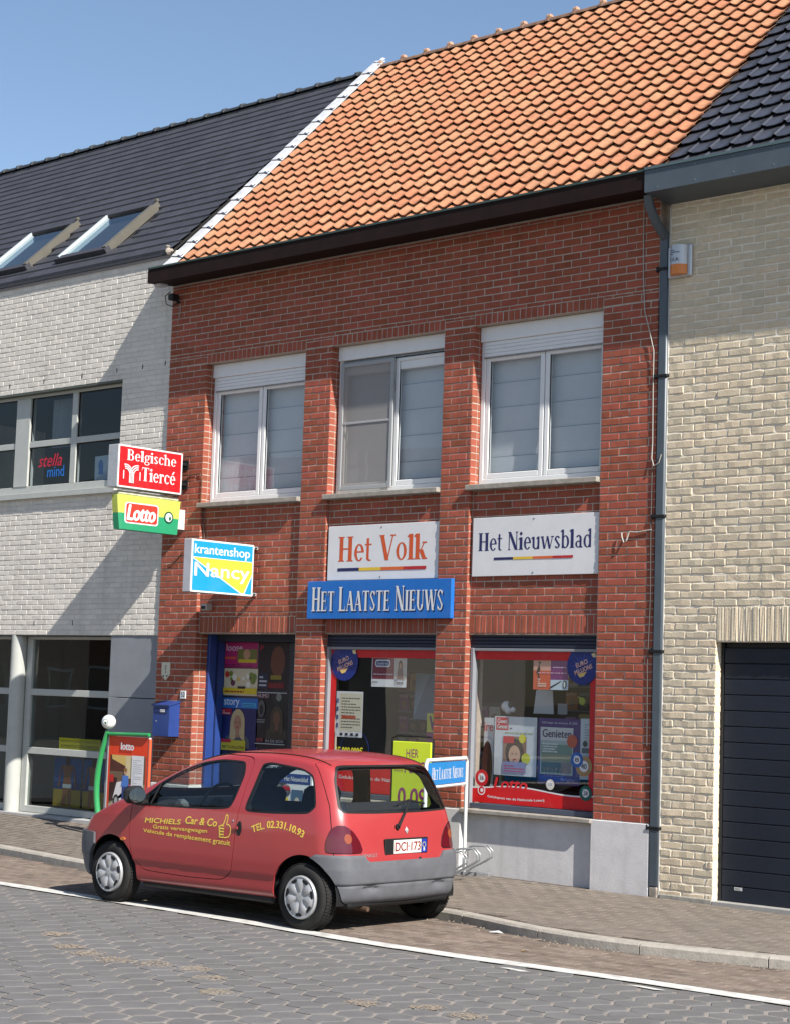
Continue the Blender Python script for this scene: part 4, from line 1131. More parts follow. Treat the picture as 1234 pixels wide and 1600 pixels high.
# ground floor of the pale building
gy = LY + .16
GA, GB = -2.83, -.93
boxpart('grey_panel', lh, (GB + .004, -.012, LY + .012, .3, 1.665, LZG - .004), M_PANEL, .003)
boxpart('grey_panel', lh, (GB + .004, -.012, LY + .012, .3, .13, 1.655), M_PANEL, .003)
boxpart('base_strip', lh, (LX0, -.008, LY - .02, .3, -.05, .125), mat('pale_base', (.44, .43, .42), .8, var=.1, stain=.3), .006)
fr = MB(); t = .05
for (a, b_) in ((GA, GB), (-5.2, -3.1)):
    fr.box(a, a + t + .07, gy, gy + .07, .13, LZG, M_CREAMF, .004); fr.box(b_ - t, b_, gy, gy + .07, .13, LZG, M_CREAMF, .004)
    fr.box(a + t + .07, b_ - t, gy, gy + .07, LZG - .05, LZG - .003, M_CREAMF, .004); fr.box(a + t + .07, b_ - t, gy, gy + .07, .13, .215, M_CREAMF, .004)
sf = fr.obj('office_front_window', lh)
for (a, b_) in ((GA, GB), (-5.2, -3.1)):
    for zz in (1.645, .885): boxpart('transom', sf, (a + t + .07, b_ - t, gy - .004, gy + .06, zz, zz + .085), M_CREAMF, .004)
    for (p_, q_) in ((.215, .885), (.97, 1.645), (1.73, LZG - .05)):
        g = MB(); g.add([(a + t + .07, gy + .035, p_), (b_ - t, gy + .035, p_), (b_ - t, gy + .035, q_), (a + t + .07, gy + .035, q_)], [(0, 1, 2, 3)], M_GLD); g.obj('pane', sf)
boxpart('head_trim', sf, (-5.2, GB, LY + .004, gy, LZG - .012, LZG - .002), M_BLACK, .001)
cc = MB(); cc.lathe([(.105, .12), (.105, LZG)], (-2.92, LY + .10, 0), ZW, M_CREAMF, 24); cc.obj('column', lh)
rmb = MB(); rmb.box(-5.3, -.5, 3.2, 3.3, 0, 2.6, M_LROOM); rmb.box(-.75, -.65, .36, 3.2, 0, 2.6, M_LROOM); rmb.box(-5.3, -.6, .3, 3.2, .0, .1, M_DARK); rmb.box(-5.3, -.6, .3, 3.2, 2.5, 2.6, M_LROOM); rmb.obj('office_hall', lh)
bk = MB(); bk.box(LX0, -.02, 6.7, 6.9, -.1, 7.0, M_PALE); bk.box(LX0, LX0 + .2, .35, 6.7, -.1, 7.2, M_PALE); bk.obj('back_wall', lh)

# houses across the street, seen only mirrored in the panes
M_OB = mat('orange_brick_opposite', (.30, .13, .08), .9, var=.15, scale=3); M_OR = mat('opposite_roof', (.10, .06, .05), .8, var=.2)
for i, (x0, w, h, m_) in enumerate(((-58, 10, 7.4, M_OB), (-48, 9, 6.8, M_BEIGE), (-39, 9, 7.2, M_OB), (-30, 9, 7.0, M_PALE))):
    t_ = thing('terraced_house', (x0 + w / 2, -30, 0), ('row house across the street mirrored in the office panes, %s brick' % ('orange end', 'beige', 'orange middle', 'pale')[i]), 'house', 'houses across the street')
    mb = MB(); mb.box(x0, x0 + w - .02, -34, -27, -.15, h, m_); mb.obj('wall', t_)
    mb = MB(); mb.prism([(-34.4, h), (-26.6, h), (-30.5, h + 3)], x0, x0 + w - .02, 0, M_OR); mb.obj('roof', t_)
    for k in range(3):
        for zz in (.9, 3.6):
            f_ = MB(); f_.box(x0 + .9 + k * 2.6, x0 + 2.3 + k * 2.6, -27.0, -26.94, zz, zz + 1.5, M_WHITE); f_.obj('window', t_)
            g_ = MB(); g_.box(x0 + 1.0 + k * 2.6, x0 + 2.2 + k * 2.6, -26.94, -26.93, zz + .1, zz + 1.4, mat('dark_pane', (.02, .025, .03), .1)); g_.obj('pane', t_)
# ================================================================== SIGNS
WHT = ink(236, 236, 238); M_ALU = mat('aluminium_edge', (.5, .51, .53), .4, var=.15, scale=20, metal=.3)
def backing(root, x0, x1, y0, y1, z0, z1, m_, bev=.003, name='board'):
    return boxpart(name, root, (x0, x1, y0, y1, z0, z1), m_, bev)
def stripes(ar, a0, a1, b, h, dy=0):
    cols = [(38, 40, 96), (240, 200, 60), (232, 110, 50), (196, 38, 44)]
    w = (a1 - a0) / 4
    for i, c in enumerate(cols): ar.rect(a0 + w * i, b + dy * i, a0 + w * (i + 1), b + h + dy * i, ink(*c))

x0, x1, z0, z1 = 2.812, 4.438, 3.045, 3.65
t_ = thing('newspaper_sign', (x0, 0, z0), 'white sign with orange Het Volk lettering, in the middle bay', 'sign', 'white newspaper signs')
b = backing(t_, x0, x1, .018, .045, z0, z1, WHT)
ar = Art((x0, .0175, z0), XW, ZW, YN)
ar.serif('Het Volk', .155, .205, 1.46, .485, ink(222, 92, 42)); stripes(ar, .16, 1.455, .10, .035); ar.obj('lettering', t_)
def screws(root, pts):
    mb = MB()
    for p in pts: mb.lathe([(0.0, -.004), (.009, -.003), (.010, 0)], p, (0, 1, 0), M_ZINC, 10)
    mb.obj('screws', root, kind='stuff')
screws(t_, [(x0 + .8, .017, z1 - .03), (x0 + .8, .017, z0 + .03)])
x0, x1, z0, z1 = 4.895, 6.502, 3.052, 3.66
t_ = thing('newspaper_sign', (x0, 0, z0), 'white sign with dark blue Het Nieuwsblad lettering, in the right bay', 'sign', 'white newspaper signs')
backing(t_, x0, x1, .018, .045, z0, z1, WHT)
ar = Art((x0, .0175, z0), XW, ZW, YN)
ar.serif('Het Nieuwsblad', .075, .262, 1.515, .45, ink(40, 40, 100)); stripes(ar, .29, 1.30, .165, .026); ar.obj('lettering', t_)
screws(t_, [(x0 + .8, .017, z1 - .03), (x0 + .8, .017, z0 + .03)])
x0, x1, z0, z1 = 2.585, 4.685, 2.616, 3.034
t_ = thing('newspaper_sign', (x0, 0, z0), 'long blue box sign with white Het Laatste Nieuws capitals above the shop door', 'sign')
t_['label'] = 'long blue wall sign with white Het Laatste Nieuws capitals below the Het Volk sign'
BLU = ink(28, 116, 206)
backing(t_, x0, x1, -.055, -.003, z0, z1, BLU, .004)
ar = Art((x0, -.0555, z0), XW, ZW, YN)
ar.serif('HET LAATSTE NIEUWS', .085, .07, 2.0, .335, ink(12, 40, 92), small=.82)
ar.serif('HET LAATSTE NIEUWS', .07, .085, 1.985, .35, WHT, small=.82); ar.obj('lettering', t_)

# ---- signs standing out from the wall (their faces look along the street)
def box_sign(root, X, t, y0, y1, z0, z1, m_side, name='sign_box'):
    return boxpart(name, root, (X - t, X, y0, y1, z0, z1), m_side, .006)
PY = (0, 1, 0); PX_ = (1, 0, 0)
X, ya, yb, za, zb_ = .45, -1.105, -.113, 4.108, 4.61
t_ = thing('betting_sign', (X - .1, 0, za), 'red illuminated box sign reading Belgische Tierce in white, topmost beside the pale wall', 'sign', 'box signs standing out from the wall')
box_sign(t_, X, .18, ya, yb, za, zb_, M_ALU)
ar = Art((X + .0005, ya, za), PY, ZW, PX_); w, h = yb - ya, zb_ - za
ar.rect(.002, .002, w - .002, h - .002, WHT, .012); ar.rect(.022, .02, w - .022, h - .02, ink(214, 26, 34))
ar.serif('Belgische', .13, .295, .89, .455, WHT)
ar.serif('Tiercé', .365, .105, .885, .265, WHT)
def arcband(ar, cx_, cy_, r, a0, a1, w_, m_, n=10):
    pts = [(cx_ + r * math.cos(math.radians(a0 + (a1 - a0) * i / n)), cy_ + r * math.sin(math.radians(a0 + (a1 - a0) * i / n))) for i in range(n + 1)]
    pt2 = [(cx_ + (r - w_) * math.cos(math.radians(a0 + (a1 - a0) * i / n)), cy_ + (r - w_) * math.sin(math.radians(a0 + (a1 - a0) * i / n))) for i in range(n + 1)]
    for i in range(n): ar.poly([pts[i], pts[i + 1], pt2[i + 1], pt2[i]], m_)
ar.step = .0002
for k in range(3):
    for sgn, cx_ in ((1, .125), (-1, .285)):
        r = .115 - k * .024
        a0, a1 = (10, 100) if sgn > 0 else (80, 170)
        arcband(ar, cx_ - .01 * sgn, .165, r, a0, a1, .013, WHT)
for k in range(4): ar.rect(.168 + k * .019, .06, .180 + k * .019, .19, WHT)
for q in (.075, .322):
    ar.rect(q, .10, q + .014, .20, WHT)
ar.step = .0006
ar.obj('lettering', t_)
for zz in (za + .12, zb_ - .14):
    mb = MB(); mb.box(X - .12, X - .03, yb, .0, zz, zz + .035, M_BLACK, .004); mb.box(X - .14, X - .01, -.014, .0, zz - .04, zz + .07, M_BLACK, .003); mb.obj('wall_bracket', t_)

X, ya, yb, za, zb_ = .42, -1.05, -.09, 3.625, 4.03
t_ = thing('lottery_sign', (X - .1, 0, za), 'lime and green flag-shaped Lotto box sign hanging below the red betting sign', 'sign', 'box signs standing out from the wall')
YG_, GR_ = ink(200, 210, 96), ink(44, 158, 112)
def flagx(v): return .05 * math.sin(v * math.pi * .6)          # the outer end swings in towards the foot
mb = MB(); n = 8
for (m_, v0, v1) in ((GR_, 0, .47), (YG_, .47, 1)):
    for i in range(n):
        a, c = v0 + (v1 - v0) * i / n, v0 + (v1 - v0) * (i + 1) / n
        p = lambda v: ya + .05 * (1 - v) ** 1.3; q = lambda v: yb - .035 * (1 - v)
        zz = lambda v: za + (zb_ - za) * v
        mb.add([(X - .12, p(a), zz(a)), (X - .02, p(a) - .0, zz(a)), (X, p(a) + .03, zz(a)), (X, q(a), zz(a)), (X - .12, q(a), zz(a)), (X - .12, p(c), zz(c)), (X - .02, p(c), zz(c)), (X, p(c) + .03, zz(c)), (X, q(c), zz(c)), (X - .12, q(c), zz(c))],
               [(0, 1, 6, 5), (1, 2, 7, 6), (2, 3, 8, 7), (3, 4, 9, 8), (4, 0, 5, 9)] + ([(0, 1, 2, 3, 4)] if i == 0 and v0 == 0 else []) + ([(5, 6, 7, 8, 9)] if i == n - 1 and v1 == 1 else []), m_)
mb.obj('sign_box', t_)
ar = Art((X + .0005, ya, za), PY, ZW, PX_)
ar.rect(.105, .075, .62, .325, WHT, .04); ar.rect(.125, .09, .605, .31, ink(228, 62, 48), .032)
def lotto(ar, a0, b0, a1, b1, m_, bold=.05): ar.text('Lotto', a0, b0, a1, b1, m_, bold=bold, slant=.03)
lotto(ar, .15, .115, .585, .295, WHT)
ar.disc(.78, .195, .072, ink(20, 84, 60)); ar.disc(.782, .197, .052, WHT)
ar.poly([(.782 + .03 * math.cos(a / 6) + .006, .185 + .03 * math.sin(a / 6)) for a in range(-9, 10)], ink(20, 100, 70)); ar.disc(.795, .182, .016, ink(20, 100, 70)); ar.disc(.77, .215, .013, WHT)
ar.obj('lettering', t_)
boxpart('mount', t_, (X - .13, X - .01, yb - .02, -.001, za + .07, za + .31), mat('white_mount', (.7, .7, .68), .5), .004)
mb = MB(); mb.box(X - .15, X - .03, ya + .03, yb, zb_ + .002, zb_ + .05, mat('stained_cap', (.55, .53, .45), .7, var=.3, scale=10), .01); mb.obj('top_cap', t_)

X, ya, yb, za, zb_ = 1.68, -1.0, -.04, 2.876, 3.472
t_ = thing('shop_sign', (X - .1, 0, za), 'cyan and yellow box sign reading krantenshop Nancy, above the doorway', 'sign', 'box signs standing out from the wall')
box_sign(t_, X, .13, ya, yb, za, zb_, mat('grey_sign_side', (.46, .46, .50), .5, var=.1))
ar = Art((X + .0005, ya, za), PY, ZW, PX_); w, h = yb - ya, zb_ - za
ar.rect(.002, .002, w - .002, h - .002, WHT, .01); CY = ink(28, 160, 232)
ar.rect(.025, .02, w - .022, h - .02, CY)
ar.poly([(.025, h * .665), (w - .022, h * .665), (w - .022, h * .40), (w - .13, .02), (w - .19, .02), (.025, h * .63)], WHT)
ar.poly([(.035, h * .655), (w - .022, h * .655), (w - .022, h * .42), (w - .145, .03), (w - .18, .03), (.05, h * .635)], ink(255, 226, 70))
ar.text('krantenshop', .045, .405, .895, .54, WHT, .018); ar.text('Nancy', .05, .135, .90, .335, WHT, .022)
ar.obj('lettering', t_)
for zz in (za + .01, zb_ - .05):
    mb = MB(); mb.box(X - .06, X - .02, yb, .045, zz, zz + .035, M_ALU, .003); mb.box(X - .02, X - .0, yb + .03, yb + .05, zz + .008, zz + .026, M_BLACK, .002); mb.obj('wall_bracket', t_)

# ---- small things on the left pier
t_ = thing('mailbox', (.32, -.08, 1.22), 'blue metal mailbox on the brick pier beside the doorway', 'mailbox')
mb = MB(); mb.prism([(-.165, 1.225), (-.002, 1.225), (-.002, 1.625), (-.165, 1.585)], .175, .465, 0, M_BLUE); mb.obj('body', t_)
mb = MB(); mb.prism([(-.185, 1.582), (-.0, 1.628), (-.0, 1.645), (-.188, 1.597)], .165, .475, 0, M_BLUE); mb.obj('lid', t_)
boxpart('letter_flap', t_, (.21, .43, -.172, -.1655, 1.50, 1.555), mat('blue_flap', (.012, .03, .13), .35), .003)
ar = Art((.31, -.1735, 1.53), XW, ZW, YN); ar.rect(0, -.02, .085, .012, WHT); ar.lines(.008, -.014, .08, .008, 2, ink(60, 60, 60), rng); ar.obj('name_plate', t_)
mb = MB(); mb.lathe([(0, -.006), (.009, -.005), (.009, 0)], (.235, -.165, 1.40), (0, 1, 0), M_ZINC, 10); mb.obj('lock', t_)
t_ = thing('house_number_plate', (.52, 0, 1.68), 'small white house number plate above the mailbox', 'number plate')
boxpart('plate', t_, (.475, .57, -.014, -.002, 1.675, 1.77), WHT, .003)
ar = Art((.475, -.0145, 1.675), XW, ZW, YN); ar.text('53', .018, .02, .078, .078, ink(30, 30, 34), .02); ar.obj('lettering', t_)
t_ = thing('arrow_plate', (.19, 0, 1.9), 'pale pointed enamel marker plate with black marks on the left brick pier', 'sign')
mb = MB(); mb.prism([(.115, 2.105), (.115, 1.955), (.19, 1.885), (.265, 1.955), (.265, 2.105)], -.012, -.001, 1, mat('cream_enamel', (.66, .62, .48), .4)); mb.obj('plate', t_)
ar = Art((.115, -.0125, 1.885), XW, ZW, YN); K_ = ink(34, 34, 34)
ar.rect(.068, .165, .086, .185, K_); ar.rect(.07, .13, .084, .155, K_); ar.rect(.072, .09, .082, .12, K_); ar.disc(.045, .055, .011, K_); ar.disc(.105, .055, .011, K_); ar.obj('marks', t_)
t_ = thing('bell_box', (.92, 0, 2.72), 'small grey sensor box under the krantenshop sign', 'sensor')
boxpart('housing', t_, (.865, .965, -.10, -.001, 2.722, 2.80), mat('grey_plastic', (.42, .41, .39), .6), .01)
boxpart('lens', t_, (.88, .95, -.108, -.1005, 2.735, 2.77), M_BLACK, .003)
t_ = thing('security_camera', (.12, 0, 6.6), 'small dark security camera under the left end of the brown eaves', 'lamp')  # dark camera housing, not a light source
mb = MB(); mb.box(.10, .19, -.17, -.04, 6.52, 6.60, M_BLACK, .015); mb.box(.13, .15, -.05, .0, 6.50, 6.53, M_BLACK, .004); mb.obj('housing', t_)
mb = MB(); mb.tube([(.02, -.05, 6.66), (-.03, -.09, 6.60), (-.02, -.08, 6.50), (.05, -.05, 6.47), (.12, -.02, 6.5)], .006, M_BLACK, 6); mb.tube([(.16, -.01, 6.5), (.17, -.012, 6.40), (.15, -.012, 6.31)], .005, M_CABLE, 6); mb.obj('cable', t_)
# alarm siren on the beige wall
t_ = thing('alarm_siren', (7.40, 0, 5.9), 'silver burglar alarm siren with an orange flasher, beside the downpipe', 'alarm')
mb = MB(); mb.box(7.285, 7.555, -.035, .0, 5.885, 6.20, mat('silver_case', (.55, .56, .58), .35, metal=.4), .012); mb.obj('base', t_)
mb = MB()
ol = [(7.325 + .19 * i / 8, -.04 - .075 * math.sin(math.pi * i / 8) ** .6) for i in range(9)]
mb.add([(a, b, 6.0) for a, b in ol] + [(a, b, 6.19) for a, b in ol], [(i, i + 1, 10 + i, 9 + i) for i in range(8)] + [tuple(range(9, 18))], mat('silver_case', (.55, .56, .58)), True); mb.obj('case', t_)
mb = MB(); mb.add([(a, b, 5.905) for a, b in ol] + [(a, b, 6.0) for a, b in ol], [(i, i + 1, 10 + i, 9 + i) for i in range(8)] + [tuple(range(9))[::-1]], mat('orange_flasher', (.75, .22, .02), .25), True); mb.obj('flasher', t_)
ar = Art((7.37, -.1165, 6.03), XW, ZW, YN); ar.text('I.S.A.', 0, 0, .10, .03, ink(60, 70, 110), .02); ar.lines(.0, .06, .1, .12, 3, ink(90, 96, 130), rng); ar.obj('lettering', t_)
# cables on the wall
t_ = thing('wall_cable', (7.0, 0, 5.5), 'pale cable clipped down the brick pier beside the downpipe', 'cable')
mb = MB(); mb.tube([(6.98, -.008, 6.68), (6.985, -.012, 6.3), (6.99, -.01, 5.95), (7.02, -.02, 5.6), (7.08, -.028, 5.42), (7.135, -.02, 5.2), (7.13, -.012, 4.8), (7.135, -.012, 4.3), (7.13, -.014, 4.15), (7.17, -.035, 4.07), (7.225, -.035, 4.10), (7.25, -.03, 4.18)], .0055, M_CABLE, 6)
mb.tube([(7.135, -.010, 4.15), (7.13, -.01, 3.5), (7.14, -.01, 2.8), (7.12, -.01, 2.2), (7.13, -.01, 1.4)], .005, mat('dark_cable', (.12, .10, .09), .6), 6); mb.obj('cable', t_)
t_ = thing('loose_cable_hook', (6.9, 0, 3.4), 'short hooked cable end sticking out of the right pier near the white sign', 'cable')
mb = MB(); mb.tube([(7.14, -.012, 3.46), (6.98, -.015, 3.44), (6.89, -.02, 3.45), (6.87, -.04, 3.36), (6.84, -.04, 3.34), (6.81, -.03, 3.40), (6.80, -.02, 3.44)], .007, M_CABLE, 6); mb.obj('cable', t_)
t_ = thing('sign_cable', (.6, 0, 3.9), 'cable running along the left pier from the red sign to the cyan sign', 'cable')
mb = MB(); mb.tube([(.38, -.01, 4.30), (.5, -.012, 4.36), (.66, -.012, 4.37), (.70, -.012, 4.30), (.695, -.012, 3.98), (.72, .04, 3.80), (.73, .035, 3.5), (.6, -.01, 3.43), (.4, -.012, 3.42), (.25, -.012, 3.30), (.1, -.012, 3.26)], .0055, mat('rusty_cable', (.15, .09, .06), .7), 6); mb.obj('cable', t_)

# ================================================================== POSTERS ON THE DOOR
def poster(loc, w, h, label, name='poster', cat='poster', group=None, tilt=0.0, thick=.0015, N=YN, U=XW, m_=None):
    t = thing(name, loc, label, cat, group)
    o_ = Vector(loc); Uv = Vector(U); Nv = Vector(N)
    if tilt: Uv = (Uv * math.cos(tilt) + Vector(ZW) * math.sin(tilt))
    Vv = Nv.cross(Uv) * 1.0
    if Vv.z < 0: Vv = -Vv
    mb = MB(); pts = [o_, o_ + Uv * w, o_ + Uv * w + Vv * h, o_ + Vv * h]
    mb.add(pts + [p - Nv * thick for p in pts], [(0, 1, 2, 3), (7, 6, 5, 4), (0, 4, 5, 1), (1, 5, 6, 2), (2, 6, 7, 3), (3, 7, 4, 0)], m_ or WHT); mb.obj('sheet', t)
    return t, Art(o_, Uv, Vv, Nv)
def portrait(ar, cx_, b0, h, hair, skin, coat):
    """plain head and shoulders figure"""
    r = h * .16
    ar.poly([(cx_ - h * .42, b0), (cx_ + h * .42, b0), (cx_ + h * .38, b0 + h * .22), (cx_ + h * .12, b0 + h * .36), (cx_ - h * .12, b0 + h * .36), (cx_ - h * .38, b0 + h * .24)], coat)
    ar.disc(cx_, b0 + h * .58, r * 1.45, hair, r * 1.9); ar.poly([(cx_ - r * 1.6, b0 + h * .15), (cx_ - r * .4, b0 + h * .2), (cx_ - r * .5, b0 + h * .8), (cx_ - r * 1.5, b0 + h * .6)], hair); ar.poly([(cx_ + r * .5, b0 + h * .25), (cx_ + r * 1.5, b0 + h * .15), (cx_ + r * 1.45, b0 + h * .6), (cx_ + r * .5, b0 + h * .7)], hair)
    ar.poly([(cx_ - r * .35, b0 + h * .24), (cx_ + r * .35, b0 + h * .24), (cx_ + r * .4, b0 + h * .45), (cx_ - r * .4, b0 + h * .45)], skin)
    ar.disc(cx_, b0 + h * .56, r * .82, skin, r * 1.15)
    dk = ink(70, 40, 34)
    for s_ in (-1, 1): ar.disc(cx_ + s_ * r * .34, b0 + h * .585, r * .12, dk, r * .07, 10)
    ar.disc(cx_, b0 + h * .47, r * .26, ink(150, 50, 50), r * .08, 12)
DY = .4385
TOPZ = 2.355
t_, ar = poster((.745, DY, 2.065), .57, .30, 'magenta magazine poster in the top left of the dark doorway', group='posters on the shop door')
ar.rect(0, 0, .57, .30, ink(178, 34, 110)); ar.text('loose', .02, .2, .30, .28, ink(236, 200, 226), .02); ar.rect(.22, .07, .56, .22, ink(120, 120, 60)); ar.disc(.38, .16, .06, ink(196, 150, 120)); ar.rect(.24, .06, .55, .10, ink(216, 190, 40)); ar.rect(.0, .1, .2, .13, ink(220, 90, 60)); ar.lines(.02, .01, .5, .05, 2, ink(90, 20, 60), rng); ar.obj('print', t_)
t_, ar = poster((.745, DY, 1.735), .58, .32, 'pale and yellow magazine poster of fruit and dishes on the shop door', group='posters on the shop door')
ar.rect(0, 0, .58, .32, ink(216, 206, 176))
for k in range(16): ar.disc(rng.uniform(.05, .53), rng.uniform(.12, .27), rng.uniform(.02, .045), ink(*rng.choice([(196, 60, 50), (120, 140, 60), (226, 190, 90), (110, 60, 80), (236, 236, 220)])))
ar.rect(.0, .02, .58, .09, ink(222, 196, 40)); ar.lines(.02, .035, .36, .08, 1, ink(150, 60, 30), rng); ar.rect(.25, .08, .38, .11, ink(50, 40, 40)); ar.obj('print', t_)
t_, ar = poster((.745, DY, 1.085), .60, .62, 'blue Story magazine poster of a long-haired blonde woman, lower left of the door', group='posters on the shop door')
ar.rect(0, 0, .60, .62, ink(22, 34, 96)); ar.rect(.0, .5, .60, .62, ink(30, 110, 190)); ar.text('story', .015, .505, .285, .61, ink(190, 214, 240), .035); ar.rect(.33, .515, .57, .565, ink(60, 170, 220)); ar.lines(.34, .525, .56, .56, 2, ink(20, 60, 120), rng)
portrait(ar, .27, .03, .52, ink(190, 176, 130), ink(170, 130, 100), ink(70, 84, 92))
ar.rect(.0, .42, .16, .49, ink(170, 26, 44)); ar.lines(.01, .43, .15, .48, 2, ink(230, 200, 210), rng); ar.rect(.0, .0, .42, .12, ink(196, 190, 30)); ar.text('MET TV-MAGAZINE', .02, .02, .40, .055, ink(40, 50, 30), .02); ar.rect(.0, .09, .17, .13, ink(180, 30, 40)); ar.obj('print', t_)
t_, ar = poster((1.325, DY, 1.805), .52, .56, 'dim red and brown film poster in the top right of the dark doorway', group='posters on the shop door')
ar.rect(0, 0, .52, .56, ink(40, 20, 26)); ar.disc(.33, .34, .12, ink(112, 62, 44), .18); ar.rect(.02, .02, .17, .2, ink(32, 44, 66)); ar.lines(.03, .05, .16, .19, 3, ink(200, 200, 210), rng); ar.rect(.18, .03, .45, .09, ink(126, 20, 30)); ar.text('P', .03, .46, .09, .53, ink(170, 30, 60), .03); ar.rect(.22, .13, .4, .18, ink(150, 130, 40)); ar.obj('print', t_)
t_, ar = poster((1.325, DY, 1.14), .53, .65, 'black Humo magazine poster of a dim portrait, lower right of the door', group='posters on the shop door')
ar.rect(0, 0, .53, .65, ink(22, 20, 24)); ar.rect(.0, .635, .5, .645, ink(200, 200, 205)); ar.rect(.0, .57, .22, .63, ink(52, 22, 30)); ar.text('HUMO', .015, .58, .20, .625, ink(200, 170, 176), .03); ar.disc(.37, .59, .045, ink(130, 134, 128))
portrait(ar, .35, .1, .44, ink(72, 60, 44), ink(112, 78, 56), ink(60, 50, 40)); ar.disc(.09, .45, .06, ink(90, 92, 94), .10); ar.disc(.09, .44, .035, ink(30, 30, 34), .06)
ar.lines(.02, .29, .16, .34, 2, ink(150, 150, 156), rng); ar.rect(.0, .04, .5, .05, ink(190, 190, 194)); ar.text('IN DE BOX', .18, .065, .48, .095, ink(180, 180, 186), .02); ar.rect(.02, .07, .14, .11, ink(120, 40, 50)); ar.obj('print', t_)

# ================================================================== SHOP WINDOW 2 (middle bay)
GY_ = .1195
RED = ink(222, 22, 28)
x0 = B1 + .045; x1 = C0 - .045; zt = LZ - .147
ar = Art((x0, GY_, 0), XW, ZW, YN); ar.step = .0003
ar.rect(0, zt - .115, x1 - x0, zt, RED); ar.rect(0, .735, .085, zt - .115, RED); ar.obj('red_border_film', win2)
def eurodisc(ar, cx_, cz, r):
    ar.disc(cx_, cz, r, ink(20, 44, 128))
    for k in range(14):
        a = 2 * math.pi * k / 14; ar.poly([(cx_ + r * .3 * math.cos(a), cz + r * .3 * math.sin(a)), (cx_ + r * (.95 if k % 2 else .75) * math.cos(a + .04), cz + r * (.8 if k % 2 else .6) * math.sin(a + .04)), (cx_ + r * .3 * math.cos(a + .12), cz + r * .3 * math.sin(a + .12))], ink(90, 110, 190))
    th = .35
    def rot(a, b, off): return (cx_ + (a) * math.cos(th) - (b + off) * math.sin(th), cz + a * math.sin(th) + (b + off) * math.cos(th))
    for (txt, off, w_) in (('EURO', r * .13, r * .38), ('MILLIONS', -r * .20, r * .58)):
        for m_, d, bo in ((ink(196, 40, 70), -.004, .02), (ink(240, 228, 210), 0, .0)):
            ar.polys(text_polys(txt, bo), -w_, -r * .12, w_, r * .12, m_, fx=lambda a, b: rot(a + d, b + d, off))
    ar.poly([(cx_ + r * .55, cz + r * .62), (cx_ + r * .8, cz + r * .7), (cx_ + r * .86, cz + r * .45), (cx_ + r * .66, cz + r * .45)], ink(236, 220, 170)); ar.poly([(cx_ - r * .3, cz - r * .45), (cx_ + r * .3, cz - r * .3), (cx_ + r * .1, cz - r * .55), (cx_ - r * .15, cz - r * .62)], ink(236, 200, 120))
def disc_sticker(x, z, r, label, plain=False):
    t = thing('lottery_sticker', (x, GY_ - .006, z), label, 'sticker', 'round Euro Millions stickers on the shop windows')
    mb = MB(); mb.lathe([(r, -.004), (r, 0)], (x, GY_ - .003, z), (0, 1, 0), ink(20, 44, 128), 36); mb.obj('disc', t)
    a_ = Art((x, GY_ - .0075, z), XW, ZW, YN); a_.step = .0002
    if plain:
        for k in range(7): a_.poly([(-r * .3 + k * r * .1, r * .3 + k * .006), (-r * .22 + k * r * .1, r * .55 - (k % 3) * .02), (-r * .16 + k * r * .1, r * .32)], ink(*((236, 120, 60), (240, 220, 180))[k % 2]))
    else: eurodisc(a_, 0, 0, r); a_.obj('print', t)
disc_sticker(3.035, 2.145, .205, 'round navy Euro Millions sticker in the top left corner of the middle shop window')
t_, ar = poster((3.43, GY_ + .012, 1.885), .50, .32, 'white and crimson advert with a woman, hung in the middle shop window', cat='poster')
ar.rect(.01, .085, .33, .31, ink(138, 22, 54)); ar.rect(.05, .215, .27, .295, ink(236, 236, 240), .03); ar.rect(.065, .23, .255, .28, ink(36, 52, 120), .02); ar.text('beliris', .09, .24, .235, .27, WHT, .02); ar.lines(.03, .13, .31, .16, 1, ink(230, 200, 210), rng); ar.rect(.34, .085, .49, .31, ink(206, 190, 180)); ar.disc(.415, .235, .03, ink(60, 36, 26), .055); ar.disc(.415, .23, .018, ink(200, 150, 120), .03); ar.poly([(.37, .09), (.46, .09), (.45, .2), (.38, .2)], ink(140, 110, 100)); ar.lines(.02, .045, .3, .07, 1, ink(60, 60, 66), rng); ar.text('Tiercé', .34, .03, .46, .07, ink(60, 40, 44), .02); ar.obj('print', t_)
t_, ar = poster((2.915, GY_ + .012, 1.325), .40, .50, 'cream notice sheet full of fine print taped low in the middle shop window', cat='poster')
ar.rect(.05, .06, .39, .48, ink(222, 214, 190)); ar.lines(.08, .1, .37, .45, 11, ink(90, 84, 74), rng, .35); ar.rect(.09, .2, .3, .235, ink(196, 80, 50))
for k in range(4): ar.rect(.07 + k * .08, .015, .11 + k * .08, .045, ink(40, 44, 50))
for k in range(4): ar.rect(.01, .1 + k * .09, .04, .15 + k * .09, ink(80, 90, 130))
ar.obj('print', t_)
disc_sticker(3.23, 1.19, .21, 'navy Euro Millions jackpot sticker behind the car roof in the middle shop window', True)
t_ = thing('jackpot_lettering', (2.99, GY_ - .01, 1.12), 'yellow adhesive jackpot figures 15.000.000 euro on the middle window', 'sticker')
ar = Art((2.96, GY_ - .012, 1.13), XW, ZW, YN); ar.text('15.000.000€', 0, 0, .40, .09, ink(236, 226, 50), .035); ar.obj('lettering', t_)

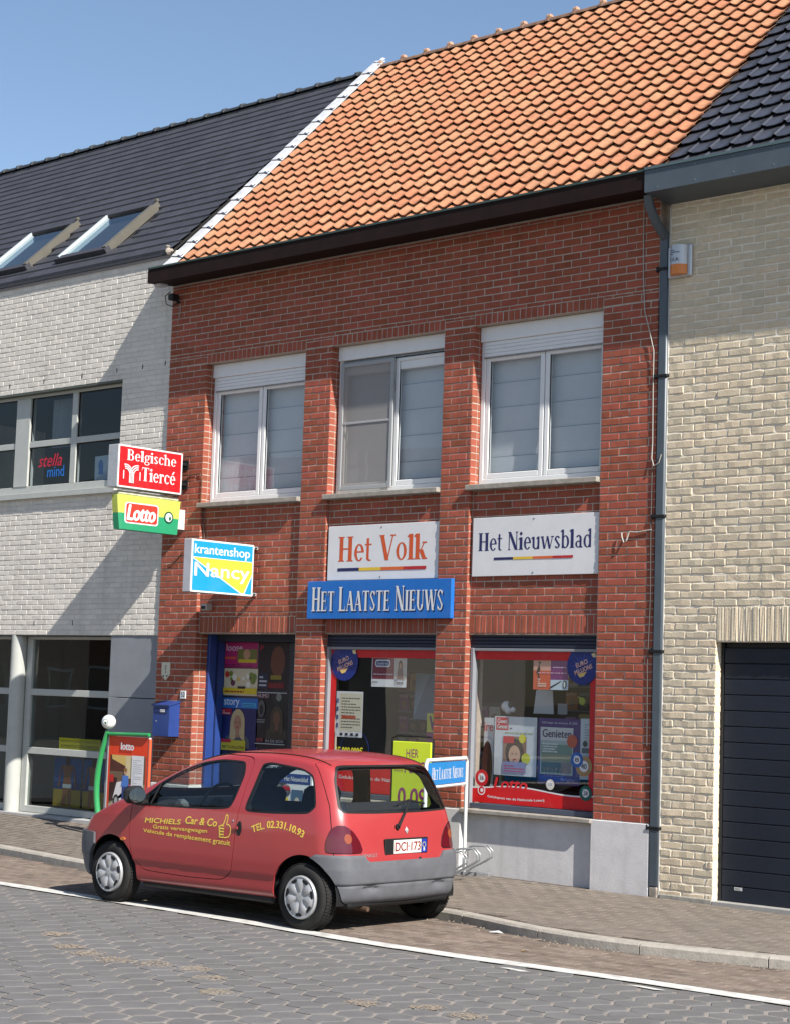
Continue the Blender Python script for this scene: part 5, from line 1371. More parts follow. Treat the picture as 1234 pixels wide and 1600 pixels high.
def magazine_stack(x0, x1, y, z0, z1, cols, rows, label, tilt=0.0):
    t = thing('magazine_rack', ((x0 + x1) / 2, y, z0), label, 'shelf', 'magazine racks inside the shop')
    mb = MB(); mb.box(x0, x1, y + .05, y + .09, z0 - .1, z1, mat('rack_back', (.10, .09, .08), .8)); mb.obj('back_panel', t)
    w_ = (x1 - x0) / cols; h_ = (z1 - z0) / rows
    for j in range(rows):
        boxpart('shelf', t, (x0, x1, y - .06, y + .05, z0 + j * h_ - .012, z0 + j * h_), mat('rack_shelf', (.32, .32, .33), .5), .002)
        for i in range(cols):
            c = rng.choice([(190, 40, 50), (36, 70, 140), (230, 220, 210), (226, 190, 60), (90, 140, 90), (170, 90, 150), (60, 60, 70), (220, 130, 70), (200, 200, 210)])
            a0 = x0 + i * w_ + .008; zz = z0 + j * h_ + .003; hh = h_ * rng.uniform(.72, .86)
            m = MB(); m.box(a0, a0 + w_ - .02, y - .03 + .01 * rng.random(), y - .02 + .01, zz, zz + hh, ink(*c)); m.obj('magazine', t)
            a_ = Art((a0, y - .0335, zz), XW, ZW, YN); a_.rect(.006, hh * .78, w_ - .03, hh * .95, ink(*[min(255, int(v * .5 + 110)) for v in c])); a_.disc(w_ * .45, hh * .4, w_ * .22, ink(170, 130, 110), hh * .24, 12); a_.obj('cover', t)
magazine_stack(2.95, 3.55, 1.15, .9, 2.1, 4, 5, 'magazine rack deep inside the middle window')
magazine_stack(3.75, 4.6, .95, .8, 1.75, 5, 4, 'nearer magazine rack inside behind the lime photo board')
magazine_stack(5.2, 6.6, 1.3, 1.2, 2.2, 8, 4, 'dim magazine rack far back in the right window')
ar = Art((0, GY_, 0), XW, ZW, YN); ar.step = .0003
ar.rect(B1 + .13, .735, C0 - .045, 1.02, RED); ar.text('Gelukspunt van de Nationale Loterij', 3.0, .86, 4.2, .91, WHT, .01); ar.obj('lottery_film', win2)
# clear perspex stand and leaning sheet in window 2
t_, ar = poster((3.72, .50, 1.55), .42, .50, 'tilted pale blue sheet standing inside the middle window', cat='poster', tilt=-.05, m_=ink(120, 150, 176))
ar.poly([(.0, .0), (.42, .0), (.42, .5), (.2, .5)], ink(86, 112, 140)); ar.obj('print', t_)
t_, ar = poster((4.13, .26, 1.14), .24, .48, 'narrow magenta and yellow poster at the right edge of the middle window', cat='poster')
ar.rect(0, 0, .24, .48, ink(150, 40, 110)); ar.rect(0, .28, .24, .48, ink(214, 210, 70)); ar.text('Vla', .03, .3, .22, .45, ink(96, 30, 110), .05); ar.disc(.12, .1, .06, ink(60, 80, 160)); ar.obj('print', t_)
# ================================================================== SHOP WINDOW 3 (right bay)
x0 = C1 + .045; x1 = D0 - .045
ar = Art((0, GY_, 0), XW, ZW, YN); ar.step = .0003
ar.rect(x0, zt - .115, x1, zt, RED); ar.rect(6.365, .78, 6.46, zt - .115, RED)
wave = []
for i in range(31):
    u = i / 30; xx = x0 + (x1 - x0) * u
    zz = .885 + .025 * math.sin((u - .12) * 2 * math.pi * 1.05) * (1 if u > .1 else .5) - .045 * max(0, .35 - u) * 0
    wave.append((xx, zz))
ar.poly([(x0, .735), (x1, .735)] + wave[::-1], RED)
ar.poly([(a, b + .0) for a, b in wave] + [(wave[30][0], wave[30][1] + .006)] + [(a, b + .014) for a, b in wave[::-1]], ink(236, 236, 238))
lotto(ar, 5.19, .885, 5.62, 1.0, ink(224, 30, 40), .05)
def arctext(ar, txt, a0, a1, b, h, m_, bow):
    b -= .012
    ar.polys(text_polys(txt, .015), a0, b, a1, b + h, m_, fx=lambda a, z: (a, z + bow * (1 - ((a - (a0 + a1) / 2) / ((a1 - a0) / 2)) ** 2)))
arctext(ar, 'Gelukspunt van de Nationale Loterij', 5.1, 5.83, .797, .032, WHT, -.012)
ar.disc(5.02, .86, .05, WHT); ar.disc(5.02, .86, .038, RED); ar.disc(5.025, .86, .02, WHT)
def lball(ar, x, z, r, col, num, ry=None):
    ar.disc(x, z, r, ink(*col)); ar.disc(x - r * .3, z + r * .35, r * .3, ink(*[min(255, v + 50) for v in col])); ar.disc(x + .0, z, r * .55, WHT)
    ar.text(num, x - r * .34, z - r * .26, x + r * .34, z + r * .26, ink(30, 30, 40), .03)
lball(ar, 5.02, .985, .085, (206, 34, 44), '36'); lball(ar, 6.31, 1.165, .10, (176, 140, 90), '40'); lball(ar, 6.225, 1.225, .075, (40, 96, 176), '8'); lball(ar, 6.34, .905, .075, (20, 96, 84), '28'); lball(ar, 5.905, .965, .052, (226, 220, 206), '13')
ar.obj('lottery_film', win3)
disc_sticker(6.27, 2.15, .19, 'round navy Euro Millions sticker in the top right corner of the right shop window')
t_, ar = poster((5.645, GY_ + .012, 1.905), .44, .30, 'orange and purple four-square sport poster at the top of the right window', cat='poster')
ar.rect(0, .0, .22, .19, ink(226, 98, 62)); ar.rect(0, .19, .22, .30, ink(232, 170, 150)); ar.rect(.22, .10, .44, .30, ink(130, 40, 120)); ar.rect(.22, .0, .44, .10, ink(206, 220, 232)); ar.poly([(.04, .17), (.075, .26), (.09, .2), (.07, .16), (.09, .1), (.075, .1), (.055, .16)], ink(40, 24, 30)); ar.disc(.08, .27, .012, ink(40, 24, 30)); ar.lines(.06, .03, .17, .12, 4, ink(250, 220, 200), rng, .6); ar.lines(.06, .165, .42, .18, 1, ink(240, 200, 220), rng); ar.lines(.25, .22, .42, .24, 1, ink(226, 190, 220), rng); ar.poly([(.22, .01), (.35, .08), (.36, .095), (.22, .03)], ink(30, 30, 50)); ar.disc(.4, .055, .022, ink(40, 50, 60), .04); ar.disc(.4, .055, .012, ink(220, 230, 220), .03); ar.obj('print', t_)
DYD = .24
off = .13
sx = lambda v: v + .13
t_, ar = poster((5.075, DYD, 1.02), .55, .60, 'white magazine advert with a red logo and a dark-haired face, in the right window', cat='poster', m_=ink(214, 220, 226))
ar.rect(.02, .46, .18, .59, ink(206, 34, 46)); ar.text('Goed', .035, .53, .165, .575, WHT, .03); ar.text('Gevoel', .035, .475, .165, .52, WHT, .03); ar.lines(.2, .475, .5, .50, 1, ink(70, 76, 80), rng); ar.lines(.14, .43, .5, .45, 1, ink(150, 170, 80), rng)
ar.rect(.12, .03, .42, .40, ink(150, 118, 100)); ar.disc(.27, .24, .12, ink(56, 40, 34), .14); ar.disc(.27, .21, .075, ink(206, 166, 140), .10); ar.rect(.12, .33, .26, .40, ink(206, 34, 46)); ar.disc(.37, .38, .045, ink(222, 214, 50)); ar.disc(.42, .18, .055, ink(206, 206, 50)); ar.rect(.12, .03, .42, .14, ink(150, 150, 190)); ar.lines(.14, .04, .4, .12, 3, ink(196, 60, 70), rng)
for s_ in (-1, 1): ar.disc(.27 + s_ * .026, .225, .010, ink(50, 34, 30), .006)
ar.disc(.275, .165, .022, ink(170, 60, 60), .007); ar.obj('print', t_)
t_, ar = poster((5.635, DYD + .01, .96), .53, .66, 'purple-framed Genieten magazine poster in the middle of the right window', cat='poster', m_=ink(76, 48, 120))
ar.rect(.03, .10, .44, .57, ink(176, 190, 190)); ar.rect(.045, .115, .425, .40, ink(120, 150, 140)); ar.rect(.05, .12, .42, .22, ink(90, 110, 110)); ar.rect(.05, .22, .42, .30, ink(150, 156, 130)); ar.rect(.03, .44, .44, .57, ink(214, 214, 216)); ar.text('Genieten', .055, .47, .42, .55, ink(70, 40, 84), .03, slant=.0); ar.disc(.43, .44, .065, ink(206, 84, 56)); ar.lines(.06, .32, .25, .42, 4, ink(230, 234, 230), rng, .6); ar.text('100 keer te winnen € 500', .05, .605, .49, .63, ink(206, 200, 226), .02); ar.rect(.03, .03, .36, .09, ink(50, 70, 170)); ar.rect(.3, .12, .42, .22, ink(150, 130, 120)); ar.text('Bright', .3, .03, .47, .07, ink(180, 170, 226), .02); ar.obj('print', t_)
t_, ar = poster((6.17, DYD, 1.03), .28, .60, 'white advert with faint print behind the lottery balls, at the right of the right window', cat='poster', m_=ink(208, 216, 224))
ar.lines(.05, .38, .27, .56, 7, ink(150, 158, 170), rng, .4); ar.disc(.06, .35, .03, ink(40, 60, 60)); ar.disc(.16, .35, .04, ink(120, 60, 60), .02); ar.rect(.02, .26, .2, .31, ink(90, 100, 110)); ar.lines(.02, .1, .3, .24, 5, ink(120, 130, 150), rng, .4); ar.obj('print', t_)
t_, ar = poster((4.91, DYD + .03, .80), .13, .80, 'white poster with red letters partly hidden at the left of the right window', cat='poster', m_=ink(208, 214, 220))
ar.text('ire', .0, .66, .12, .75, ink(206, 60, 50), .03); ar.disc(.05, .3, .07, ink(80, 46, 44), .26); ar.obj('print', t_)
t_ = thing('display_ledge', (5.6, .6, .78), 'grey display ledge along the foot of the right shop window', 'shelf')
boxpart('ledge', t_, (C1 + .01, D0 - .02, .32, .95, .55, .86), mat('ledge_grey', (.22, .25, .28), .7, var=.1), .006)
t_ = thing('display_ledge', (3.6, .6, .78), 'low display ledge along the foot of the middle shop window', 'shelf')
boxpart('ledge', t_, (B1 + .01, C0 - .02, .32, .80, .55, .80), mat('ledge_grey', (.22, .25, .28)), .006)
# cut-out cards on top of the display
def card(x, z, pts, label, colr=(206, 208, 212), y=.40):
    x += .14
    t = thing('display_card', (x, y, z), label, 'card', 'cut-out cards on top of the window display')
    mb = MB(); mb.prism([(x + a, z + b) for a, b in pts], y, y + .006, 1, ink(*colr)); mb.obj('sheet', t); return t
card(5.34, 1.66, [(-.03, 0), (.23, 0), (.21, .24), (0, .24)], 'blank-backed leaning card on top of the display, left of centre')
card(5.36, 1.90, [(.0, 0), (.14, 0), (.14, .16), (.0, .16)], 'pale box top showing above the leaning card', (190, 184, 172))
card(5.62, 1.66, [(0, 0), (.12, 0), (.12, .11), (0, .11)], 'small dim grey card between the two larger cards', (150, 152, 156))
card(6.10, 1.66, [(0, 0), (.24, 0)] + [(.17 + .08 * math.cos(a), .25 + .05 * math.sin(a)) for a in (0, .5, 1, 1.57, 2.1, 2.7, 3.14)] + [(0, .25)], 'card with a rounded top at the right of the display')
t_ = thing('promo_bubble', (5.95, .5, 1.75), 'lime drop-shaped price bubble on the display', 'card')
mb = MB(); mb.prism([(5.99 + .04 * math.cos(a * .5), 1.80 + .04 * math.sin(a * .5)) for a in range(-7, 5)] + [(5.93, 1.85)], .5, .505, 1, ink(186, 206, 40)); mb.obj('sheet', t_)
t_ = thing('plush_toy', (5.12, .5, 1.62), 'small black and white plush toy perched on a pole in the right window', 'toy')
mb = MB()
mb.tube([(5.085, .42, .84), (5.08, .42, 1.66)], .028, M_BLACK, 10); mb.obj('pole', t_)
mb = MB()
for (x, y, z, r, m_) in ((5.10, .40, 1.72, .06, WHT), (5.17, .40, 1.74, .045, M_BLACK), (5.05, .40, 1.75, .03, M_BLACK), (5.14, .38, 1.68, .04, WHT), (5.20, .38, 1.69, .03, WHT)):
    mb.lathe([(r * math.sin(math.pi * i / 8), -r * math.cos(math.pi * i / 8)) for i in range(9)], (x, y, z), ZW, m_, 12)
mb.obj('body', t_)

t_, ar = poster((1.22, DY, .70), .52, .33, 'green landscape poster low on the shop door, added for a reflection seen through the car', group='posters on the shop door')  # added green sheet, its colour stands in for a reflection
ar.rect(0, 0, .52, .33, ink(96, 140, 92)); ar.rect(0, .2, .52, .33, ink(150, 176, 140)); ar.disc(.2, .12, .1, ink(60, 96, 60), .06); ar.obj('print', t_)
t_ = thing('newspaper_display_board', (2.6, -.33, 0), 'white newspaper advert board with blue stripe, seen through the side window of the car', 'display board')
boxpart('panel', t_, (2.12, 3.05, -.34, -.31, .02, 1.135), WHT, .004)
ar = Art((2.12, -.3406, .02), XW, ZW, YN)
ar.rect(.03, .78, .90, .89, ink(30, 62, 130)); ar.text('Het Nieuwsblad', .5, .81, .86, .86, WHT, .01); ar.lines(.15, .94, .8, 1.07, 3, ink(90, 120, 130), rng, .4); ar.disc(.15, .80, .12, ink(236, 222, 50), .12); ar.text('+ CD', .08, .77, .22, .82, ink(150, 130, 30), .02)
ar.rect(.32, .45, .50, .72, ink(120, 100, 84)); ar.disc(.41, .61, .05, ink(196, 150, 120), .07); ar.rect(.62, .46, .80, .72, ink(70, 100, 130)); ar.disc(.71, .58, .04, ink(200, 190, 170), .06); ar.disc(.86, .66, .06, ink(230, 210, 60)); ar.disc(.53, .6, .05, ink(230, 210, 60)); ar.lines(.1, .1, .85, .4, 7, ink(110, 120, 130), rng, .3); ar.obj('print', t_)
for xx in (2.15, 2.99): boxpart('leg', t_, (xx, xx + .03, -.345, -.30, -.02, .02), M_BLACK, .004)

# ================================================================== PALE BUILDING: posters and stickers in the panes
t_, ar = poster((-2.12, .24, .965), .84, .15, 'yellow strip banner behind the office front window', cat='banner', m_=ink(214, 200, 30))
ar.text('DIAMANTSLIJPERIJ   MARKETING', .03, .085, .81, .125, ink(90, 90, 30), .0); ar.text('ADMINISTRATIEVE DIENSTEN', .03, .025, .81, .065, ink(90, 90, 30), .0); ar.obj('print', t_)
def holiday(x0, w, h, label, n):
    t, ar = poster((x0 + .03, .27, .24), w, h, label, cat='poster', group='blue holiday posters behind the office window', m_=ink(34, 92, 160))
    ar.rect(0, 0, w, h * .35, ink(176, 150, 50)); ar.rect(0, h * .35, w, h * .5, ink(30, 66, 130))
    for k in range(n):
        c = w * (k + .5) / n; sk_ = ink(150, 96, 66); b_ = h * .2
        ar.poly([(c - .10, h * .02), (c - .02, h * .02), (c, h * .45), (c - .08, h * .45)], sk_); ar.poly([(c + .02, h * .02), (c + .10, h * .02), (c + .08, h * .45), (c, h * .45)], sk_)
        ar.poly([(c - .09, h * .38), (c + .09, h * .38), (c + .07, h * .6), (c + .11, h * .85), (c - .11, h * .85), (c - .07, h * .6)], sk_)
        ar.rect(c - .09, h * .38, c + .09, h * .46, ink(210, 220, 226)); ar.disc(c, h * .92, .045, ink(70, 44, 30), .06)
        ar.poly([(c - .11, h * .85), (c - .14, h * .8), (c - .19, h * .4), (c - .16, h * .4)], sk_); ar.poly([(c + .11, h * .85), (c + .14, h * .8), (c + .19, h * .4), (c + .16, h * .4)], sk_)
    ar.obj('print', t)
holiday(-2.26, .56, .62, 'blue beach poster of a sunbather seen from behind, left one in the lowest pane', 1)
holiday(-1.66, .42, .62, 'blue beach poster of a standing bather, right one in the lowest pane', 1)
t_, ar = poster((-1.63, .22, 4.42), .30, .32, 'white sheet with a blue figure taped in the upper office window', cat='poster', tilt=.03, m_=ink(190, 204, 214))
ar.disc(.12, .2, .05, ink(70, 120, 190), .07); ar.rect(.08, .08, .17, .2, ink(70, 120, 190)); ar.lines(.05, .02, .2, .06, 1, ink(60, 90, 130), rng); ar.obj('print', t_)
t_ = thing('window_lettering', (-2.7, .16, 4.5), 'red and blue company lettering stuck on the upper office window', 'lettering')
ar = Art((-2.86, .168, 4.5), XW, ZW, YN); ar.text('stella', .12, .16, .62, .33, ink(206, 36, 66), .02, slant=.05); ar.text('mind', .30, .02, .66, .16, ink(40, 120, 210), .02); ar.obj('lettering', t_)
t_ = thing('desk', (-1.7, 1.4, .1), 'dark office counter inside the ground floor of the pale building', 'desk')
boxpart('top', t_, (-2.5, -1.0, 1.2, 1.7, .95, 1.0), mat('desk_wood', (.25, .13, .07), .5), .005); boxpart('front', t_, (-2.45, -1.05, 1.25, 1.3, .1, .95), mat('desk_front', (.3, .2, .12), .6), .005)
t_ = thing('file_cabinet', (-1.3, 2.4, .1), 'blue and brown cabinets at the back of the office', 'cabinet')
for k, c in enumerate([(.03, .05, .22), (.22, .10, .05), (.24, .12, .06), (.03, .06, .25)]): boxpart('cabinet_door', t_, (-2.5 + k * .42, -2.1 + k * .42, 2.4, 2.8, .1, 2.2), mat('cab%d' % k, c, .5), .01)

# ================================================================== THINGS ON THE SIDEWALK
GRN = mat('green_lacquer', (.03, .30, .09), .3, coat=.3)
by = -.62
t_ = thing('lottery_display_board', (.3, by, 0), 'free-standing Lotto poster board with green bowed frame and white ball on top', 'display board')
bx0, bx1, bz0, bz1 = -.085, .665, .14, 1.215
boxpart('panel', t_, (bx0, bx1, by, by + .03, bz0, bz1), ink(236, 232, 230), .004)
ar = Art((bx0, by - .0005, bz0), XW, ZW, YN); w, h = bx1 - bx0, bz1 - bz0
OR = ink(244, 72, 34)
ar.rect(.025, .0, w - .015, h, OR); ar.rect(.06, .04, w - .05, h - .22, ink(120, 96, 76))
ar.rect(.06, h * .62, w * .6, h - .22, ink(90, 44, 34)); ar.poly([(.09, h - .22), (w * .58, h - .22), (w * .56, h * .66), (.1, h - .27)], ink(226, 190, 110)); ar.rect(w * .46, h * .55, w * .66, h - .22, ink(226, 206, 160)); ar.poly([(.06, .04), (w - .05, .04), (w - .05, h * .5), (w * .5, h * .42), (.06, h * .26)], ink(176, 164, 140)); ar.rect(.07, h * .3, .2, h * .55, ink(60, 24, 24)); ar.rect(.07, h * .5, .14, h * .58, ink(206, 40, 40))
# a parked scooter-like cart and its rider, printed
ar.poly([(.14, h * .33), (.2, h * .5), (.32, h * .52), (.36, h * .36), (.6, h * .36), (.62, h * .46), (.42, h * .47), (.34, h * .3), (.16, h * .3)], ink(236, 230, 232)); ar.disc(.2, h * .3, .055, ink(40, 36, 36), .075); ar.disc(.2, h * .3, .03, ink(176, 176, 176), .045); ar.poly([(.3, h * .26), (.36, h * .26), (.40, h * .5), (.30, h * .5)], ink(40, 62, 130)); ar.poly([(.28, h * .46), (.42, h * .46), (.41, h * .58), (.31, h * .58)], ink(84, 130, 210)); ar.disc(.355, h * .62, .028, ink(206, 160, 130), .036); ar.disc(.355, h * .64, .03, ink(150, 110, 60), .024); ar.disc(.46, h * .44, .06, ink(236, 90, 140), .05)
ar.rect(w * .62, h * .44, w - .07, h - .215, WHT); ar.lines(w * .65, h * .48, w - .09, h - .25, 13, ink(176, 170, 186), rng, .3)
ar.text('lotto', w * .34, h - .155, w * .66, h - .07, WHT, .06); ar.obj('print', t_)
mb = MB(); mb.tube([(-.07 - .155 * math.sin(math.pi * min(1, (i / 20 * 1.0)) ** .95), by - .025, 1.27 * i / 20) for i in range(21)], [.035 - .009 * max(0, i / 20 - .6) / .4 for i in range(21)], GRN, 14); mb.obj('bowed_post', t_)
mb = MB(); mb.tube([(-.10, by - .02, 1.235), (.3, by - .02, 1.242), (.68, by - .02, 1.25)], .022, GRN, 10); mb.obj('top_rail', t_)
mb = MB(); mb.tube([(.67, by + .01, .0), (.67, by + .01, 1.2)], .018, mat('orange_post', C(244, 100, 60), .4), 10); mb.obj('post', t_)
mb = MB(); r = .085; cx_, cz_ = -.05, 1.375
mb.lathe([(r * math.sin(math.pi * i / 12), -r * math.cos(math.pi * i / 12)) for i in range(13)], (cx_, by - .03, cz_), ZW, mat('white_ball', (.8, .8, .8), .25), 24); mb.obj('ball', t_)
def onball(a, b, k): 
    d = Vector((math.sin(a + .35) , -math.cos(a + .35), b)).normalized(); return Vector((cx_, by - .03, cz_)) + d * (r + .001 + k)
ar = Art((0, 0, 0), XW, ZW, YN, fn=onball); ar.disc(0, 0, .42, GRN_D if 'GRN_D' in globals() else ink(16, 90, 50), .5); ar.disc(.03, -.03, .33, WHT, .4); ar.disc(.08, -.13, .14, ink(16, 90, 50), .16); ar.disc(-.02, .14, .1, WHT, .12); ar.obj('ball_mark', t_)
boxpart('foot', t_, (-.12, .70, by - .12, by + .14, .03, .075), mat('green_foot', (.02, .16, .06), .5), .01)

# lime photo price board
t_ = thing('photo_price_board', (4.45, -.45, 0), 'lime yellow photo price board standing behind the car, reading HIER FOTO', 'display board')
rot = Matrix.Translation((4.27, -.42, 0)) @ Matrix.Rotation(.10, 4, 'Z')
LM = ink(214, 232, 50)
mb = MB(); mb.box(0, .475, 0, .03, .02, 1.33, LM, .006, rot); mb.obj('panel', t_)
U_ = (rot.to_3x3() @ Vector(XW)); N_ = (rot.to_3x3() @ Vector(YN))
ar = Art(rot @ Vector((0, -.0006, .02)), U_, ZW, N_)
PU = ink(150, 40, 120)
ar.text('HIER', .17, 1.15, .32, 1.235, PU, .0); ar.text('FOTO', .155, .99, .42, 1.11, PU, .01); ar.text('vanaf', .03, 1.0, .135, 1.03, ink(190, 120, 90), .0); ar.text('0,09', .08, .62, .44, .84, PU, .01); ar.rect(.05, .28, .43, .50, ink(200, 206, 190)); portrait(ar, .15, .29, .18, ink(70, 50, 40), ink(200, 160, 130), ink(80, 90, 110)); portrait(ar, .31, .29, .18, ink(40, 30, 30), ink(190, 150, 120), ink(120, 60, 60)); ar.obj('lettering', t_)
mb = MB(); mb.tube([rot @ Vector((-.02, .02, .0)), rot @ Vector((-.02, .02, 1.36)), rot @ Vector((.03, .02, 1.385)), rot @ Vector((.45, .02, 1.385)), rot @ Vector((.495, .02, 1.36)), rot @ Vector((.495, .02, 0))], .009, M_BLACK, 8); mb.obj('wire_frame', t_)

# bicycle rack with its newspaper header
M_RK = mat('white_painted_steel', (.72, .72, .70), .4, var=.08, scale=20); M_GALV = mat('galvanised_tube', (.34, .35, .36), .4, metal=.5, var=.2, scale=20)
pa = Vector((5.03, -.14, .0)); dr_ = Vector((.37, -.93, 0)).normalized()
t_ = thing('bicycle_rack', (5.2, -.7, 0), 'white steel bicycle rack with a blue Het Laatste Nieuws header, right behind the car', 'bicycle rack')
Lr = 1.25
def rp(s, z, o=0.0): 
    p = pa + dr_ * s + Vector((dr_.y, -dr_.x, 0)) * -o; return Vector((p.x, p.y, z))
mb = MB(); mb.tube([rp(0, .03), rp(0, 1.155), rp(.035, 1.19), rp(Lr - .035, 1.19), rp(Lr, 1.155), rp(Lr, .03)], .019, M_RK, 10); mb.tube([rp(0, .93), rp(Lr, .93)], .014, M_RK, 8); mb.obj('frame', t_)
for s_ in (0, Lr):
    mb = MB(); mb.box(-.05, .05, -.28, .28, .01, .05, M_GALV, .004, Matrix.Translation(rp(s_, 0)) @ Matrix.Rotation(math.atan2(dr_.y, dr_.x), 4, 'Z')); mb.obj('foot', t_)
mb = MB()
mb.box(0, Lr + .1, -.10, -.06, .012, .045, M_GALV, .004, Matrix.Translation(rp(-.05, 0)) @ Matrix.Rotation(math.atan2(dr_.y, dr_.x), 4, 'Z')); mb.obj('base_rail', t_)
for k in range(3):
    s_ = .10 + k * .42
    mb = MB()
    for o_ in (0.0, .09):
        base = rp(s_ + o_, .05, .06); pts = []
        for (e, z) in ((0, .04), (.01, .26), (.06, .32), (.22, .33), (.27, .28), (.27, .22), (.21, .18), (.06, .10), (.0, .04)):
            q = base + Vector((-dr_.y, dr_.x, 0)) * e; pts.append((q.x, q.y, z))
        mb.tube(pts, .008, M_GALV, 7)
    mb.obj('wheel_hoop', t_)
Uv = dr_ * -1.0; Nn = Vector((-dr_.y, dr_.x, 0))
Nn = Nn if Nn.x > 0 else -Nn; Uv = Vector((dr_.x, dr_.y, 0)); Uv = -Uv
mb = MB(); c = [rp(.06, .95), rp(Lr - .06, .95), rp(Lr - .06, 1.165), rp(.06, 1.165)]
mb.add([p + Nn * .006 for p in c] + [p - Nn * .006 for p in c], [(0, 1, 2, 3), (7, 6, 5, 4), (0, 4, 5, 1), (1, 5, 6, 2), (2, 6, 7, 3), (3, 7, 4, 0)], ink(40, 140, 214)); mb.obj('header_plate', t_)
og = rp(Lr - .06, .95) + Nn * .0065
ar = Art(og, Uv, ZW, Nn); ar.serif('HET LAATSTE NIEUWS', .10, .05, Lr - .20, .165, WHT, small=.82); ar.obj('lettering', t_)

# litter
t_ = thing('litter_scrap', (7.55, -2.95, ZS), 'small crumpled white paper scrap in the gutter below the kerb', 'litter')
mb = MB(); p = Vector((7.5, -2.78, ZS))
mb.add([p + Vector(v) for v in ((0, 0, .004), (.09, .01, .012), (.12, .05, .004), (.05, .07, .02), (-.02, .04, .006))], [(0, 1, 3), (1, 2, 3), (0, 3, 4)], WHT); mb.obj('paper', t_)
t_ = thing('dead_leaf', (8.3, -3.3, ZS), 'tiny orange leaf lying on the parking strip', 'leaf')
mb = MB(); p = Vector((8.35, -3.45, ZS + .004)); mb.add([p, p + Vector((.04, .01, .01)), p + Vector((.06, .04, .002)), p + Vector((.01, .03, .006))], [(0, 1, 2, 3)], mat('leaf_orange', (.5, .25, .06), .7)); mb.obj('blade', t_)
mb = MB()
for k in range(220):
    x = rng.uniform(4, 11.5); y = yk(x) - abs(rng.gauss(0, .10)) - .01; s_ = rng.uniform(.004, .012)
    p = Vector((x, y, ZS + .001)); mb.add([p + Vector((-s_, -s_, 0)), p + Vector((s_, -s_ * .6, 0)), p + Vector((s_ * .4, s_, 0)), p + Vector((0, 0, s_))], [(0, 1, 3), (1, 2, 3), (2, 0, 3)], M_GRIT)
mb.obj('gutter_grit', kind='stuff')
# ================================================================== THE RED CAR
M_PAINT = mat('faded_red_paint', (0.37, 0.037, 0.040), 0.34, var=0.05, scale=2.2, coat=0.55, spec=0.5, stain=0.12, stscale=1.6, stcol=(0.36, 0.08, 0.08))
M_BUMP = mat('weathered_grey_bumper', (0.115, 0.118, 0.132), 0.6, var=0.14, scale=7, bump=0.4, bscale=200, stain=0.5, stscale=4, stcol=(0.09, 0.09, 0.10))
M_RUB = mat('black_rubber', (0.012, 0.012, 0.013), 0.55)
M_TYRE = mat('dusty_tyre', (0.028, 0.027, 0.026), 0.85, var=0.25, scale=8, bump=0.5, bscale=90)
M_CARG = glass('car_glass', (0.86, 0.92, 0.91), 1.0)
M_LAMPR = mat('tail_lamp_red', (0.10, 0.004, 0.010), 0.12, coat=1.0, var=.1, scale=30)
M_LAMPO = mat('tail_lamp_orange', (0.28, 0.055, 0.012), 0.15, coat=1.0)
M_CAP = mat('silver_wheel_cover', (0.46, 0.46, 0.47), 0.38, metal=0.35, var=0.08, scale=20)
M_IN = mat('car_lining', (0.022, 0.023, 0.026), 0.85)
M_SEAT = mat('dark_seat_fabric', (0.020, 0.022, 0.030), 0.9, var=0.3, scale=60)
M_PLASTIC = mat('grey_car_plastic', (0.10, 0.11, 0.12), 0.7)

CARO = Vector((4.18, -4.02, -0.10)); CARA = math.radians(1.17)
CARO = CARO + Vector((-math.sin(CARA) * .79, math.cos(CARA) * .79, 0))
car = thing('parked_car', CARO, 'small faded red hatchback with yellow lettering and grey bumpers parked at the kerb', 'car', rotz=CARA)
MC = 0.79     # centre line measured from the outer face of the left wheels

def catm(pts, n):
    """smooth curve through points, n samples evenly along its length"""
    P = [np.array(p, float) for p in pts]; out = []
    for i in range(len(P) - 1):
        p0 = P[max(i - 1, 0)]; p1 = P[i]; p2 = P[i + 1]; p3 = P[min(i + 2, len(P) - 1)]
        for k in range(12):
            t = k / 12
            out.append(.5 * ((2 * p1) + (-p0 + p2) * t + (2 * p0 - 5 * p1 + 4 * p2 - p3) * t * t + (-p0 + 3 * p1 - 3 * p2 + p3) * t ** 3))
    out.append(P[-1]); out = np.array(out)
    d = np.concatenate([[0], np.cumsum(np.linalg.norm(np.diff(out, axis=0), axis=1))]); d /= d[-1]
    s = np.linspace(0, 1, n)
    return np.stack([np.interp(s, d, out[:, 0]), np.interp(s, d, out[:, 1])], 1)
NS = 201
cT = catm([(-.50, .70), (-.34, .79), (-.12, .88), (.10, .955), (.28, 1.02), (.50, 1.13), (.75, 1.245), (1.0, 1.335), (1.25, 1.39), (1.5, 1.412), (1.8, 1.418), (2.1, 1.405), (2.35, 1.375), (2.44, 1.355)], NS)
cB = catm([(-.55, .20), (.5, .19), (1.5, .19), (2.74, .20)], NS)
cF = catm([(-.55, .20), (-.60, .27), (-.63, .38), (-.625, .52), (-.585, .62), (-.50, .70)], NS)
cR = catm([(2.74, .20), (2.765, .28), (2.775, .40), (2.765, .56), (2.745, .66), (2.715, .82), (2.675, .96), (2.60, 1.14), (2.52, 1.285), (2.44, 1.355)], NS)
def smp(c, t): 
    s = np.linspace(0, 1, NS); return np.stack([np.interp(t, s, c[:, 0]), np.interp(t, s, c[:, 1])], -1)
def coons(u, w):
    B, T, F, R_ = smp(cB, u), smp(cT, u), smp(cF, w), smp(cR, w)
    u = u[..., None]; w = w[..., None]
    return (1 - w) * B + w * T + (1 - u) * F + u * R_ - ((1 - u) * (1 - w) * cB[0] + u * (1 - w) * cB[-1] + (1 - u) * w * cT[0] + u * w * cT[-1])
